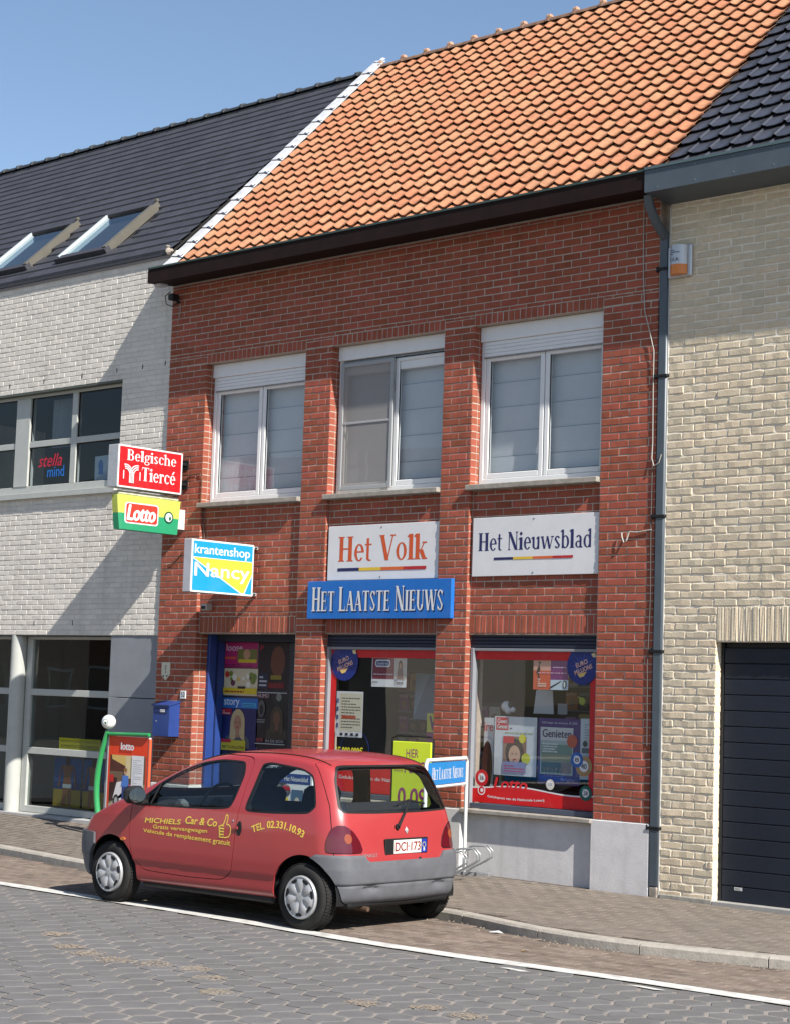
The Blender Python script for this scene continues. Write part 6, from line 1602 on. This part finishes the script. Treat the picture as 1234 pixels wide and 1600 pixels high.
_hz = [.15, .20, .28, .375, .395, .50, .62, .78, .88, .94, 1.05, 1.2, 1.32, 1.42]
_hw = [.745, .758, .775, .782, .796, .806, .808, .803, .790, .778, .748, .703, .665, .640]
def halfw(b, z):
    h = np.interp(z, _hz, _hw)
    f = np.clip((0.45 - b) / 1.05, 0, 1); r = np.clip((b - 1.9) / .85, 0, 1)
    return h * (1 - .085 * f ** 2) * (1 - .045 * r ** 2)
def rbox(c, rad):
    """rounded box: c in [-1,1]^3"""
    q = np.clip(c, -1 + rad, 1 - rad); d = (c - q) / rad
    n = np.linalg.norm(d, axis=-1, keepdims=True); mx = np.max(np.abs(d), axis=-1, keepdims=True)
    return np.where(n > 1e-9, q + rad * d / np.maximum(n, 1e-9) * np.minimum(mx, 1), c)
RAD = np.array([.14, .20, .13])
def carpoint(c):
    p = rbox(c, RAD)
    u = (p[..., 0] + 1) / 2; w = (p[..., 2] + 1) / 2
    bz = coons(u, w)
    b, z = bz[..., 0], bz[..., 1]
    hw = halfw(b, z); y = p[..., 1] * hw
    v = p[..., 1]
    up = np.clip((w - .6) / .4, 0, 1); z = z - .028 * up * v * v
    rear = np.clip((u - .8) / .2, 0, 1); b = b - .045 * rear * v ** 2 * (1 - .3 * up)
    fr = np.clip((.2 - u) / .2, 0, 1); b = b + .10 * fr * v ** 2
    return np.stack([b, y, z], -1)
# cube surface grid
NU, NW, NV = 150, 54, 66
gu = np.linspace(-1, 1, NU + 1); gw = np.linspace(-1, 1, NW + 1); gv = np.linspace(-1, 1, NV + 1)
verts = []; vid = {}; faces = []
def gv_(i, j, k):
    key = (i, j, k)
    if key not in vid: vid[key] = len(verts); verts.append((gu[i], gv[j], gw[k]))
    return vid[key]
for i in range(NU):
    for k in range(NW):
        faces.append([gv_(i, 0, k), gv_(i + 1, 0, k), gv_(i + 1, 0, k + 1), gv_(i, 0, k + 1)])
        faces.append([gv_(i, NV, k), gv_(i, NV, k + 1), gv_(i + 1, NV, k + 1), gv_(i + 1, NV, k)])
    for j in range(NV):
        faces.append([gv_(i, j, NW), gv_(i + 1, j, NW), gv_(i + 1, j + 1, NW), gv_(i, j + 1, NW)])
for j in range(NV):
    for k in range(NW):
        faces.append([gv_(0, j, k), gv_(0, j, k + 1), gv_(0, j + 1, k + 1), gv_(0, j + 1, k)])
        faces.append([gv_(NU, j, k), gv_(NU, j + 1, k), gv_(NU, j + 1, k + 1), gv_(NU, j, k + 1)])
VC = carpoint(np.array(verts))
VL = [np.array(p) for p in VC]
LB_ = ['body'] * len(faces)

def sdf(poly):
    P = np.array(poly, float)
    def f(q):
        q = np.atleast_2d(q); d = np.full(len(q), 1e9); ins = np.zeros(len(q), bool)
        n = len(P)
        for i in range(n):
            a = P[i]; b = P[(i + 1) % n]; e = b - a; w_ = q - a
            t = np.clip((w_ @ e) / max(e @ e, 1e-12), 0, 1); dd = np.linalg.norm(w_ - t[:, None] * e, axis=1); d = np.minimum(d, dd)
            c1 = (a[1] <= q[:, 1]) & (b[1] > q[:, 1]); c2 = (b[1] <= q[:, 1]) & (a[1] > q[:, 1]); cr = e[0] * w_[:, 1] - e[1] * w_[:, 0]
            ins ^= (c1 & (cr > 0)) | (c2 & (cr < 0))
        return np.where(ins, -d, d)
    return f
def smooth_poly(P, it=3, f=.25, keep=()):
    P = [np.array(p, float) for p in P]
    for _ in range(it):
        out = []
        for i in range(len(P)):
            a, b = P[i], P[(i + 1) % len(P)]
            g = f if _ else .12
            out += [a + (b - a) * g, a + (b - a) * (1 - g)]
        P = out
    return P
def split(field, elig, frm, new):
    """cut faces labelled in frm along field=0; the negative side gets label new"""
    global faces, LB_, VL
    V_ = np.array(VL); cent = np.array([V_[f].mean(0) for f in faces])
    ok = elig(cent) & np.array([l in frm for l in LB_])
    idx = np.nonzero(ok)[0]
    if len(idx) == 0: return
    used = np.unique(np.concatenate([faces[i] for i in idx])); val = np.zeros(len(V_)); val[used] = field(V_[used])
    val[np.abs(val) < 1e-6] = 1e-6
    nf, nl, cut = [], [], {}
    okset = set(idx.tolist())
    for i, f in enumerate(faces):
        if i not in okset: nf.append(f); nl.append(LB_[i]); continue
        s = val[f] < 0
        if s.all(): nf.append(f); nl.append(new); continue
        if not s.any(): nf.append(f); nl.append(LB_[i]); continue
        A, B = [], []; n = len(f)
        for k in range(n):
            a, b = f[k], f[(k + 1) % n]
            (A if s[k] else B).append(a)
            if s[k] != s[(k + 1) % n]:
                key = (min(a, b), max(a, b))
                if key not in cut:
                    t = val[a] / (val[a] - val[b]); cut[key] = len(VL); VL.append(VL[a] + (VL[b] - VL[a]) * t)
                A.append(cut[key]); B.append(cut[key])
        if len(A) > 2: nf.append(A); nl.append(new)
        if len(B) > 2: nf.append(B); nl.append(LB_[i])
    faces, LB_ = nf, nl
side = lambda c: (np.abs(c[:, 1]) > .50)
bz = lambda v: v[:, [0, 2]]; yz = lambda v: np.stack([v[:, 1], v[:, 2]], 1)
dwin = smooth_poly([(.345, .872), (.40, .955), (.55, 1.075), (.78, 1.195), (1.02, 1.28), (1.25, 1.315), (1.535, 1.312), (1.565, 1.20), (1.50, .905), (1.0, .885)])
qwin = smooth_poly([(1.645, .898), (1.70, 1.12), (1.735, 1.30), (1.83, 1.318), (2.20, 1.285), (2.335, 1.235), (2.40, 1.10), (2.44, .985), (2.375, .925), (2.0, .905)])
rwin = smooth_poly([(-.655, .945), (-.665, 1.0), (-.62, 1.2), (-.565, 1.30), (-.50, 1.32), (.50, 1.32), (.565, 1.30), (.62, 1.2), (.665, 1.0), (.655, .945), (.3, .935), (-.3, .935)])
wwin = smooth_poly([(-.63, 1.03), (-.60, 1.15), (-.545, 1.32), (-.3, 1.345), (.3, 1.345), (.545, 1.32), (.60, 1.15), (.63, 1.03), (.4, 1.0), (0, .985), (-.4, 1.0)])
rearx = lambda z: np.interp(z, cR[:, 1], cR[:, 0])
isrear = lambda c: (c[:, 0] > rearx(c[:, 2]) - .13) & (np.abs(c[:, 1]) < .70) & (c[:, 0] > 2.2)
isws = lambda c: (c[:, 0] < 1.15) & (c[:, 2] > .9) & (np.abs(c[:, 1]) < .67)
for poly, pr, el in ((dwin, bz, side), (qwin, bz, side), (rwin, yz, isrear), (wwin, yz, isws)):
    f = sdf(poly)
    split(lambda v: f(pr(v)), el, ('body',), 'seal')
    split(lambda v: f(pr(v)) + .015, el, ('seal',), 'glass')
for cx_ in (0.0, 2.347):
    split(lambda v: np.hypot(v[:, 0] - cx_, (v[:, 2] - .262)) - (.338 if cx_ else .332), side, ('body',), 'cut')
    split(lambda v: np.where(np.abs(v[:, 0] - cx_) < .26, v[:, 2] - .27, 1.0), side, ('body',), 'cut2')
# bumpers
def rtop(v):
    t = np.abs(v[:, 1]); z_ = np.interp(t, [0, .455, .50, 1], [.560, .560, .612, .618])
    z_ = np.where(v[:, 0] < 2.50, np.minimum(z_, .555 + (v[:, 0] - 2.38) * .52), z_)
    return v[:, 2] - z_
split(rtop, lambda c: c[:, 0] > 2.36, ('body', 'cut2'), 'rear_bumper')
split(lambda v: v[:, 2] - .60 + .12 * np.clip((-.28 - v[:, 0]) * -1, 0, 1), lambda c: c[:, 0] < -.24, ('body', 'cut2'), 'front_bumper')
split(lambda v: np.abs(v[:, 2] - .372 + .03 * np.exp(-((np.abs(v[:, 1]) - .42) / .08) ** 2)) - .007, lambda c: c[:, 0] > 2.36, ('rear_bumper',), 'seam')
for k_, zc in enumerate((.352, .362, .382, .392, .495, .515, .60)):
    split(lambda v, zc=zc: v[:, 2] - zc, lambda c: c[:, 0] > 2.36, ('rear_bumper',), 'rb%d' % k_)
# tail lamps (developed round the corner)
lampf = sdf(smooth_poly([(-.135, .628), (-.12, .72), (-.05, .815), (.04, .852), (.13, .850), (.22, .80), (.285, .72), (.315, .628), (.10, .626)], 2))
dev = lambda v: np.stack([(.785 - np.abs(v[:, 1])) - (rearx(v[:, 2]) - v[:, 0]) + .03, v[:, 2]], 1)
split(lambda v: lampf(dev(v)), lambda c: (c[:, 0] > 2.45) & (c[:, 2] > .58), ('body',), 'seal')
split(lambda v: lampf(dev(v)) + .006, lambda c: (c[:, 0] > 2.45) & (c[:, 2] > .58), ('seal',), 'lamp')
of = lambda v: np.hypot((dev(v)[:, 0] - .14) / 1.1, v[:, 2] - .745) - .040
split(of, lambda c: (c[:, 0] > 2.45), ('lamp',), 'lamp_o')
# door and tailgate shut lines
dpoly = smooth_poly([(.262, .90), (.245, .62), (.285, .43), (.42, .315), (1.0, .305), (1.42, .318), (1.54, .40), (1.567, .60), (1.585, .85), (1.61, 1.10), (1.64, 1.352), (1.25, 1.358), (1.0, 1.318), (.70, 1.205), (.42, 1.045), (.29, .955)], 3)
df = sdf(dpoly)
split(lambda v: df(bz(v)) - .0035, side, ('body',), 'seam'); split(lambda v: df(bz(v)) + .0035, side, ('seam',), 'door')
hb = lambda z: rearx(z) - .115 - .06 * np.clip((z - 1.0) / .35, 0, 1)
hf = lambda v: np.where(v[:, 2] > 1.335, np.maximum(hb(v[:, 2]) - v[:, 0], 2.335 - v[:, 0]), hb(v[:, 2]) - v[:, 0])
split(lambda v: hf(v) - .0035, lambda c: (c[:, 0] > 2.2) & (c[:, 2] > .55), ('body',), 'seam'); split(lambda v: hf(v) + .0035, lambda c: (c[:, 0] > 2.2) & (c[:, 2] > .55), ('seam',), 'hatch')
split(lambda v: np.maximum(np.abs(v[:, 0] - (.30 + .1 * np.abs(v[:, 1]))) - .0035, .95 - v[:, 2]), lambda c: (c[:, 0] < .45) & (np.abs(c[:, 1]) < .62) & (c[:, 2] > .9), ('body',), 'seam')
# front lamps
split(lambda v: np.hypot((np.abs(v[:, 1]) - .50) / 1.5, (v[:, 2] - .705) / .8) - .085, lambda c: (c[:, 0] < -.2) & (c[:, 2] > .6), ('body',), 'headlamp')

VA = np.array(VL)
tmp = bpy.data.meshes.new('t'); tmp.from_pydata([tuple(v) for v in VA], [], faces); tmp.update()
bmt = bmesh.new(); bmt.from_mesh(tmp); bmt.normal_update()
VN = np.array([tuple(v.normal) for v in bmt.verts]); bmt.free()
if (VN[:, 1] * np.sign(VA[:, 1]))[np.abs(VA[:, 1]) > .7].mean() < 0: VN = -VN
VN = np.nan_to_num(VN)
def carpiece(name, labels, material, offset=0.0, offf=None, parent=None, smooth=True, sel=None, **props):
    fs = [f for f, l in zip(faces, LB_) if l in labels]
    if sel is not None: fs = [f for f in fs if sel(VA[f].mean(0))]
    if not fs: return None
    used = sorted({i for f in fs for i in f}); mp = {i: k for k, i in enumerate(used)}
    off = np.full(len(used), offset)
    if offf is not None: off = off + offf(VA[used])
    P = VA[used] + VN[used] * off[:, None]
    me = bpy.data.meshes.new(name)
    me.from_pydata([tuple(p) for p in P], [], [[mp[i] for i in f] for f in fs]); me.materials.append(material)
    me.polygons.foreach_set('use_smooth', [smooth] * len(me.polygons)); me.update()
    b_ = bmesh.new(); b_.from_mesh(me); bmesh.ops.recalc_face_normals(b_, faces=b_.faces)
    # turn a little edge inwards along open borders so that panels have thickness
    be = [e for e in b_.edges if e.is_boundary]
    b_.verts.ensure_lookup_table()
    nrm = {v: Vector(VN[used[v.index]]) if v.index < len(used) else None for v in b_.verts}
    th = props.pop('edge', .012)
    if th:
        r_ = bmesh.ops.extrude_edge_only(b_, edges=be); 
        nv = [g for g in r_['geom'] if isinstance(g, bmesh.types.BMVert)]
        for v in nv:
            o_ = min((e.other_vert(v) for e in v.link_edges if e.other_vert(v) in nrm and nrm[e.other_vert(v)] is not None), key=lambda w: (w.co - v.co).length, default=None)
            if o_ is not None: v.co = v.co - nrm[o_] * th
    b_.to_mesh(me); b_.free()
    me.set_sharp_from_angle(angle=math.radians(50))
    o = link(name, me, parent or car); 
    for k, v in props.items(): o[k] = v
    return o
body = carpiece('body', ('body',), M_PAINT)
for s_ in (-1, 1):
    q = lambda c, s_=s_: c[1] * s_ > 0
    d_ = carpiece('door', ('door',), M_PAINT, sel=q, edge=.010)
    carpiece('window', ('glass',), M_CARG, offset=-.004, sel=lambda c, s_=s_: c[1] * s_ > .5 and c[0] < 1.62 and c[2] < 1.33 and c[0] > .3, edge=0)
    carpiece('window', ('glass',), M_CARG, offset=-.004, sel=lambda c, s_=s_: c[1] * s_ > .5 and c[0] > 1.62 and c[0] < 2.47, edge=0)
    carpiece('tail_lamp', ('lamp',), M_LAMPR, offset=.006, sel=q, edge=.02)
    carpiece('lamp_lens', ('lamp_o',), M_LAMPO, offset=.009, sel=q, edge=.01)
    carpiece('headlamp', ('headlamp',), mat('clear_lamp', (.5, .5, .52), .1, coat=1.0), offset=.01, sel=q, edge=.02)
hatch = carpiece('tailgate', ('hatch',), M_PAINT, edge=.010)
carpiece('rear_window', ('glass',), M_CARG, offset=-.003, sel=lambda c: c[0] > 2.2 and abs(c[1]) < .66 and not (c[0] < 2.47 and abs(c[1]) > .62), edge=0)
carpiece('windscreen', ('glass',), M_CARG, offset=-.003, sel=lambda c: c[0] < 1.16 and abs(c[1]) < .64 and c[2] > .95 and not (abs(c[1]) > .645), edge=0)
carpiece('window_seal', ('seal',), M_RUB, offset=.001, edge=.006)
carpiece('shut_line', ('seam',), M_RUB, offset=-.006, edge=0)
# bumpers stand proud, with a step along the lower half
def boff(V_):
    z = V_[:, 2]
    o = np.interp(z, [.18, .22, .362, .372, .378, .388, .50, .508, .514, .60, .625], [.0, .010, .016, .012, .004, .022, .028, .021, .026, .020, .006])
    notch = np.exp(-((np.abs(V_[:, 1]) - .42) / .09) ** 2) * np.exp(-((z - .35) / .022) ** 2) * (V_[:, 0] > 2)
    return o - .028 * notch
rbmp = carpiece('rear_bumper', ('rear_bumper',) + tuple('rb%d' % k for k in range(7)), M_BUMP, offf=boff, edge=.035)
carpiece('front_bumper', ('front_bumper',), M_BUMP, offf=lambda V_: np.full(len(V_), .02), edge=.035)
# dark lining inside the shell
ins = [l for l in set(LB_) if l not in ('glass', 'cut', 'cut2')]
carpiece('inner_lining', tuple(ins), M_IN, offset=-.03, edge=0)

BV = BVHTree.FromPolygons([tuple(v) for v in VA], [f for f in faces])
def on_left(b, z, k=0.0):
    h = BV.ray_cast(Vector((b, -2, z)), Vector((0, 1, 0)))
    if h[0] is None: return Vector((b, -MC, z))
    n = h[1] if h[1].y < 0 else -h[1]
    return h[0] + n * (.0015 + k)
def on_rear(y, z, k=0.0):
    h = BV.ray_cast(Vector((4, y, z)), Vector((-1, 0, 0)))
    if h[0] is None: return Vector((2.7, y, z))
    n = h[1] if h[1].x > 0 else -h[1]
    return h[0] + n * (.0015 + k)

class LocalArt(Art):
    def obj(s, name, parent=None, **kw):
        me = bpy.data.meshes.new(name); me.from_pydata(s.mb.v, [], s.mb.f)
        for m_ in s.mb.mats: me.materials.append(m_)
        me.polygons.foreach_set('material_index', s.mb.mi); me.update()
        return link(name, me, parent, **kw)
def lpart(name, mb, parent=None, **kw):
    return link(name, mb.mesh(name), parent or car, **kw)
YEL = mat('yellow_vinyl', C(250, 214, 96), .5)
ar = LocalArt((0, 0, 0), XW, ZW, YN, fn=on_left)
ar.text('MICHIELS', .453, .728, .91, .770, YEL, .06, slant=.01, fx=lambda a, z: (a, z + .03 * (a - .453))); ar.text('Car & Co', .965, .755, 1.36, .817, YEL, .045, slant=.015)
ar.obj('lettering', car)
ar = LocalArt((0, 0, 0), XW, ZW, YN, fn=on_left)
ar.text('Gratis vervangwagen', .56, .674, 1.243, .718, YEL, .028, fx=lambda a, z: (a, z + .016 * (a - .56)))
ar.obj('lettering', car)
ar = LocalArt((0, 0, 0), XW, ZW, YN, fn=on_left)
ar.text('Véhicule de remplacement gratuit', .437, .634, 1.53, .678, YEL, .028, fx=lambda a, z: (a, .656 + (z - .656) * (.9 + .35 * (a - .437)) - .028 * (a - .437))); ar.obj('lettering', car)
# the telephone number on a bow
ar = LocalArt((0, 0, 0), XW, ZW, YN, fn=on_left)
def bow(a, z):
    u = (a - 2.065) / .30
    ang = u * .44; R_ = .30 / .44
    r = R_ + (z - .76)
    return (2.065 + r * math.sin(ang), .795 + r * math.cos(ang) - R_)
ar.text('TEL. 02.331.10.93', 1.775, .758, 2.355, .815, YEL, .045, fx=bow); ar.obj('lettering', car)
# thumb-up hand, drawn in outline
ar = LocalArt((0, 0, 0), XW, ZW, YN, fn=on_left); ar.step = .0001
def stroke(ar, pts, w, m_, ox, oz, s):
    P = [np.array(p) for p in pts]
    for a, b in zip(P[:-1], P[1:]):
        d = b - a; L_ = np.linalg.norm(d) or 1; n = np.array([-d[1], d[0]]) / L_ * w / 2; e = d / L_ * w * .3
        ar.poly([(ox + s * p[0], oz + s * p[1]) for p in (a - e - n, b + e - n, b + e + n, a - e + n)], m_)
HX, HZ, HS = 1.375, .672, .165
thumb = [(.30, .52), (.45, .62), (.52, .82), (.53, .98), (.60, 1.05), (.68, .98), (.68, .80), (.64, .62), (.82, .58), (.92, .48), (.93, .24), (.84, .06), (.60, .0), (.45, .01)]
stroke(ar, thumb, .05, YEL, HX - .02, HZ, HS * 1.1)
for k in range(4):
    zc = .47 - k * .135; stroke(ar, [(.48, zc + .055), (.30, zc + .06), (.16 + .02 * k, zc + .02), (.16 + .02 * k, zc - .04), (.30, zc - .065), (.50, zc - .06)], .05, YEL, HX - .02, HZ, HS * 1.1)
ar.obj('hand_emblem', car)

# wheels
def wheel(b, y, s_):
    t = MB(); rr = .267; w = .155
    prof = [(.165, -w / 2 + .012), (.19, -w / 2 + .0), (.23, -w / 2 - .004), (.252, -w / 2 + .008), (.264, -w / 2 + .03), (rr, -w / 2 + .045), (rr, w / 2 - .045), (.264, w / 2 - .03), (.252, w / 2 - .008), (.23, w / 2 + .004), (.19, w / 2), (.165, w / 2 - .012)]
    t.lathe(prof, (b, y, .262), (0, 1, 0), M_TYRE, 64)
    n = 60
    for k in range(n):       # tread blocks
        a = 2 * math.pi * k / n
        for (o_, sh) in ((-.042, 0), (0, .5), (.042, 0)):
            R_ = Matrix.Translation((b, y, .262)) @ Matrix.Rotation(a + sh * 2 * math.pi / n, 4, 'Y')
            t.box(-.010, .010, o_ - .017, o_ + .017, rr - .004, rr + .004, M_TYRE, 0, R_)
    to = lpart('wheel', t)
    r = MB(); f = y + s_ * (w / 2 + .004)
    # pressed cover with seven raised petals and dark slots between them
    N_ = 112; ring = []
    for (ra, h) in ((.0, .012), (.028, .014), (.040, .010), (.060, .016), (.085, .020), (.110, .021), (.132, .017), (.148, .010), (.156, .013), (.166, .014), (.172, .008), (.174, -.012)):
        row = []
        for j in range(N_):
            a = 2 * math.pi * j / N_; pet = .5 + .5 * math.cos(7 * a)
            hh = h + (.0065 * (pet - .5) * (1 if .05 < ra < .14 else 0)) - (.006 if .05 < ra < .14 and pet < .15 else 0)
            row.append((b + ra * math.sin(a), f + s_ * hh, .262 + ra * math.cos(a)))
        ring.append(row)
    vs = [p for row in ring for p in row]; fs = [(i * N_ + j, i * N_ + (j + 1) % N_, (i + 1) * N_ + (j + 1) % N_, (i + 1) * N_ + j) for i in range(len(ring) - 1) for j in range(N_)]
    r.add(vs, fs, M_CAP, True); cover = lpart('wheel_cover', r, to)
    sl = MB()
    for k in range(7):
        a = 2 * math.pi * (k + .5) / 7
        R_ = Matrix.Translation((b, f + s_ * .017, .262)) @ Matrix.Rotation(a, 4, 'Y')
        pts = [(-.024, .124), (.024, .124), (.033, .134), (.030, .149), (-.030, .149), (-.033, .134)]
        sl.add([R_ @ Vector((p, 0, q)) for p, q in pts], [tuple(range(6))], M_RUB)
    lpart('slots', sl, to, kind='stuff')
    return to
for b in (0.0, 2.347):
    for s_ in (-1, 1): wheel(b, s_ * (MC - .075), s_)
# wheel wells, floor and sills
for b in (0.0, 2.347):
    for s_ in (-1, 1):
        m = MB(); n = 20; vs = []
        for yy in (.50, .735 if b > 1 else .72):
            for i in range(n + 1):
                a = math.radians(-8 + 196 * i / n); vs.append((b + .335 * math.cos(a), s_ * yy, .262 + .333 * math.sin(a)))
        m.add(vs, [(i, i + 1, n + 2 + i, n + 1 + i) for i in range(n)] + [tuple(range(n + 1))], M_RUB); lpart('wheel_well', m)
m = MB(); m.box(.36, 1.98, -.73, .73, .17, .24, M_RUB, .02); m.box(-.45, 2.62, -.48, .48, .17, .25, M_RUB, .02); m.box(2.3, 2.72, -.62, .62, .19, .26, M_RUB, .02); lpart('floor_pan', m)
m = MB(); m.tube([(2.3, -.42, .20), (2.6, -.44, .19), (2.76, -.44, .185)], .02, mat('rusty_exhaust', (.16, .10, .07), .6, metal=.5), 10); lpart('exhaust', m)
# cabin
m = MB(); m.box(.22, .70, -.66, .66, .55, .93, M_IN, .05); m.box(.55, .72, -.60, .60, .80, .95, M_PLASTIC, .04); lpart('dashboard', m)
m = MB(); 
ang = .45
pts = []
for i in range(28):
    a = 2 * math.pi * i / 28; pts.append((.87 + .185 * math.sin(a) * math.sin(ang), -.34 + .185 * math.cos(a), .92 + .185 * math.sin(a) * math.cos(ang)))
m.tube(pts, .014, M_RUB, 8, closed=True); m.box(.83, .90, -.40, -.28, .88, .96, M_RUB, .02); m.tube([(.87, -.34, .92), (.62, -.34, .82)], .025, M_RUB, 8); lpart('steering_wheel', m)
for y in (-.35, .35):
    m = MB(); m.box(.9, 1.38, y - .24, y + .24, .42, .60, M_SEAT, .06)
    m.box(-.07, .07, y - .22, y + .22, 0, .56, M_SEAT, .05, Matrix.Translation((1.36, 0, .54)) @ Matrix.Rotation(.25, 4, 'Y')); st = lpart('front_seat', m)
    m = MB(); m.box(1.48, 1.55, y - .11, y + .11, 1.09, 1.25, M_SEAT, .035); m.tube([(1.49, y, 1.02), (1.51, y, 1.12)], .02, M_RUB, 6); lpart('head_rest', m, st)
m = MB(); m.box(1.95, 2.35, -.60, .60, .40, .58, M_SEAT, .06); m.box(-.06, .06, -.58, .58, 0, .50, M_SEAT, .05, Matrix.Translation((2.30, 0, .52)) @ Matrix.Rotation(.22, 4, 'Y')); lpart('rear_seat', m)
m = MB(); m.box(2.38, 2.66, -.62, .62, .86, .885, M_PLASTIC, .01); lpart('parcel_shelf', m)
m = MB(); m.box(2.42, 2.60, -.10, .35, .886, .915, mat('folded_blue_cloth', (.10, .25, .38), .8), .01); m.box(2.40, 2.55, -.45, -.15, .886, .93, mat('grey_bag', (.16, .18, .18), .8), .02); lpart('shelf_things', m, kind='stuff')
m = MB(); m.box(1.02, 1.06, -.09, .09, 1.26, 1.32, M_RUB, .01); lpart('inner_mirror', m)
# mirror, handle, indicator, mouldings, wiper, badge and plate
for s_ in (-1, 1):
    m = MB(); prof = []
    m.box(-.045, .07, -.095, .095, -.075, .075, M_RUB, .038, Matrix.Translation((.40, s_ * (.91), .968)) @ Matrix.Rotation(.18 * s_, 4, 'Z')); 
    m.box(.34, .46, min(s_ * .76, s_ * .86), max(s_ * .76, s_ * .86), .875, .925, M_RUB, .018); mi = lpart('door_mirror', m)
    m = MB(); R_ = Matrix.Translation((.40, s_ * .91, .968)) @ Matrix.Rotation(.18 * s_, 4, 'Z')
    pts = [(.0735, .084 * math.cos(a) * (1 if abs(math.cos(a)) < .8 else 1), .064 * math.sin(a)) for a in np.linspace(0, 2 * math.pi, 20, endpoint=False)]
    m.add([R_ @ Vector(p) for p in pts], [tuple(range(20))], mat('mirror_glass', (.8, .82, .84), .03, metal=1.0)); lpart('mirror_glass', m, mi)
def ellipse_on_left(b, z, rb, rz_, m_, name, k=.002, depth=.004, parent=None):
    m = MB(); n = 20; vs = []
    for j, (sc_, kk) in enumerate(((1, 0), (.85, depth))):
        for i in range(n):
            a = 2 * math.pi * i / n; vs.append(on_left(b + rb * sc_ * math.cos(a), z + rz_ * sc_ * math.sin(a), k * 0 + kk))
    m.add(vs, [tuple(range(n, 2 * n))] + [(i, (i + 1) % n, n + (i + 1) % n, n + i) for i in range(n)], m_, False); return lpart(name, m, parent)
h_ = ellipse_on_left(1.622, .76, .032, .060, M_RUB, 'door_handle', depth=.004)
m = MB(); p = on_left(1.605, .765); m.box(p.x - .035, p.x + .012, p.y - .014, p.y - .004, .75, .775, M_PAINT, .004); lpart('handle_lever', m, h_)
ellipse_on_left(1.544, .817, .009, .009, M_ZINC, 'door_lock')
ellipse_on_left(.17, .567, .038, .016, mat('orange_marker', (.6, .16, .02), .2, coat=1.0), 'side_marker', depth=.008)
# triangular black sail in the front corner of the door window
for s_ in (-1, 1):
    m = MB(); vs = []
    for (b, z) in ((.33, .875), (.47, .88), (.455, 1.0), (.385, .945)):
        p = on_left(b, z, .003); vs.append((p.x, p.y * -s_ if s_ > 0 else p.y, p.z))
    m.add(vs, [(0, 1, 2, 3)], M_RUB); lpart('window_corner', m)
# door pillar divider of the front quarter light
m = MB(); m.tube([on_left(.50, .89, .004), on_left(.575, 1.075, .004)], .009, M_RUB, 6); lpart('quarter_light_bar', m)
# roof gutters
for s_ in (-1, 1):
    m = MB(); pts = []
    for b in np.linspace(.95, 2.42, 22):
        h = BV.ray_cast(Vector((b, s_ * (.585 - .02 * max(0, b - 1.6)), 3)), Vector((0, 0, -1)))
        if h[0]: pts.append(h[0] + Vector((0, 0, .002)))
    m.tube(pts, .006, M_RUB, 6); lpart('roof_moulding', m)
# wiper
m = MB(); a0 = on_rear(-.07, .825, .02); a1 = on_rear(.13, 1.03, .028)
m.tube([a0, (a0 + a1) / 2 + Vector((.008, 0, 0)), a1], [.014, .010, .007], M_RUB, 8); m.lathe([(.0, .02), (.022, .018), (.024, 0)], on_rear(-.07, .825, 0), (1, 0, 0), M_RUB, 14)
lpart('wiper_arm', m)
m = MB(); m.tube([on_rear(-.03, .992, .012), on_rear(.12, 1.03, .02), on_rear(.33, 1.0, .012)], .008, M_RUB, 6); m2 = on_rear(.26, 1.19, .012)
lpart('wiper_blade', m)
m = MB(); c = on_rear(.045, .795); m.add([on_rear(.045 + a, .795 + b, .004) for a, b in ((0, -.03), (.024, 0), (0, .03), (-.024, 0))] + [on_rear(.045, .795, .012)], [(0, 1, 4), (1, 2, 4), (2, 3, 4), (3, 0, 4)], M_CAP); lpart('diamond_badge', m)
ar = LocalArt((0, 0, 0), (0, 1, 0), ZW, XW, fn=on_rear); ar.text('RENAULT', -.50, .595, -.335, .622, mat('badge_grey', (.22, .2, .2), .4), .02); ar.obj('maker_lettering', car)
m = MB(); xp = on_rear(0, .66).x
m.box(xp - .012, xp + .010, -.245, .285, .602, .735, M_RUB, .006); pb = lpart('plate_holder', m)
m = MB(); m.box(xp + .0105, xp + .0145, -.145, .195, .612, .722, ink(226, 222, 214), .002); pl = lpart('number_plate', m, pb)
ar = LocalArt((xp + .015, 0, 0), (0, 1, 0), ZW, XW)
ar.text('DCI·173', -.135, .632, .185, .704, ink(140, 20, 36), .025); ar.obj('plate_lettering', pl)
ar = LocalArt((xp + .0125, 0, 0), (0, 1, 0), ZW, XW)
ar.rect(.20, .612, .265, .722, ink(36, 60, 160)); ar.disc(.232, .675, .022, ink(210, 200, 120)); ar.disc(.232, .675, .017, ink(36, 60, 160)); ar.text('B', .222, .625, .243, .65, WHT, .03); ar.obj('country_band', pb)
m = MB(); m.lathe([(0, .008), (.012, .006), (.016, 0)], on_rear(.18, .562, .0), (1, 0, 0), M_BLACK, 12); lpart('tailgate_lock', m)
bpy.data.meshes.remove(tmp)
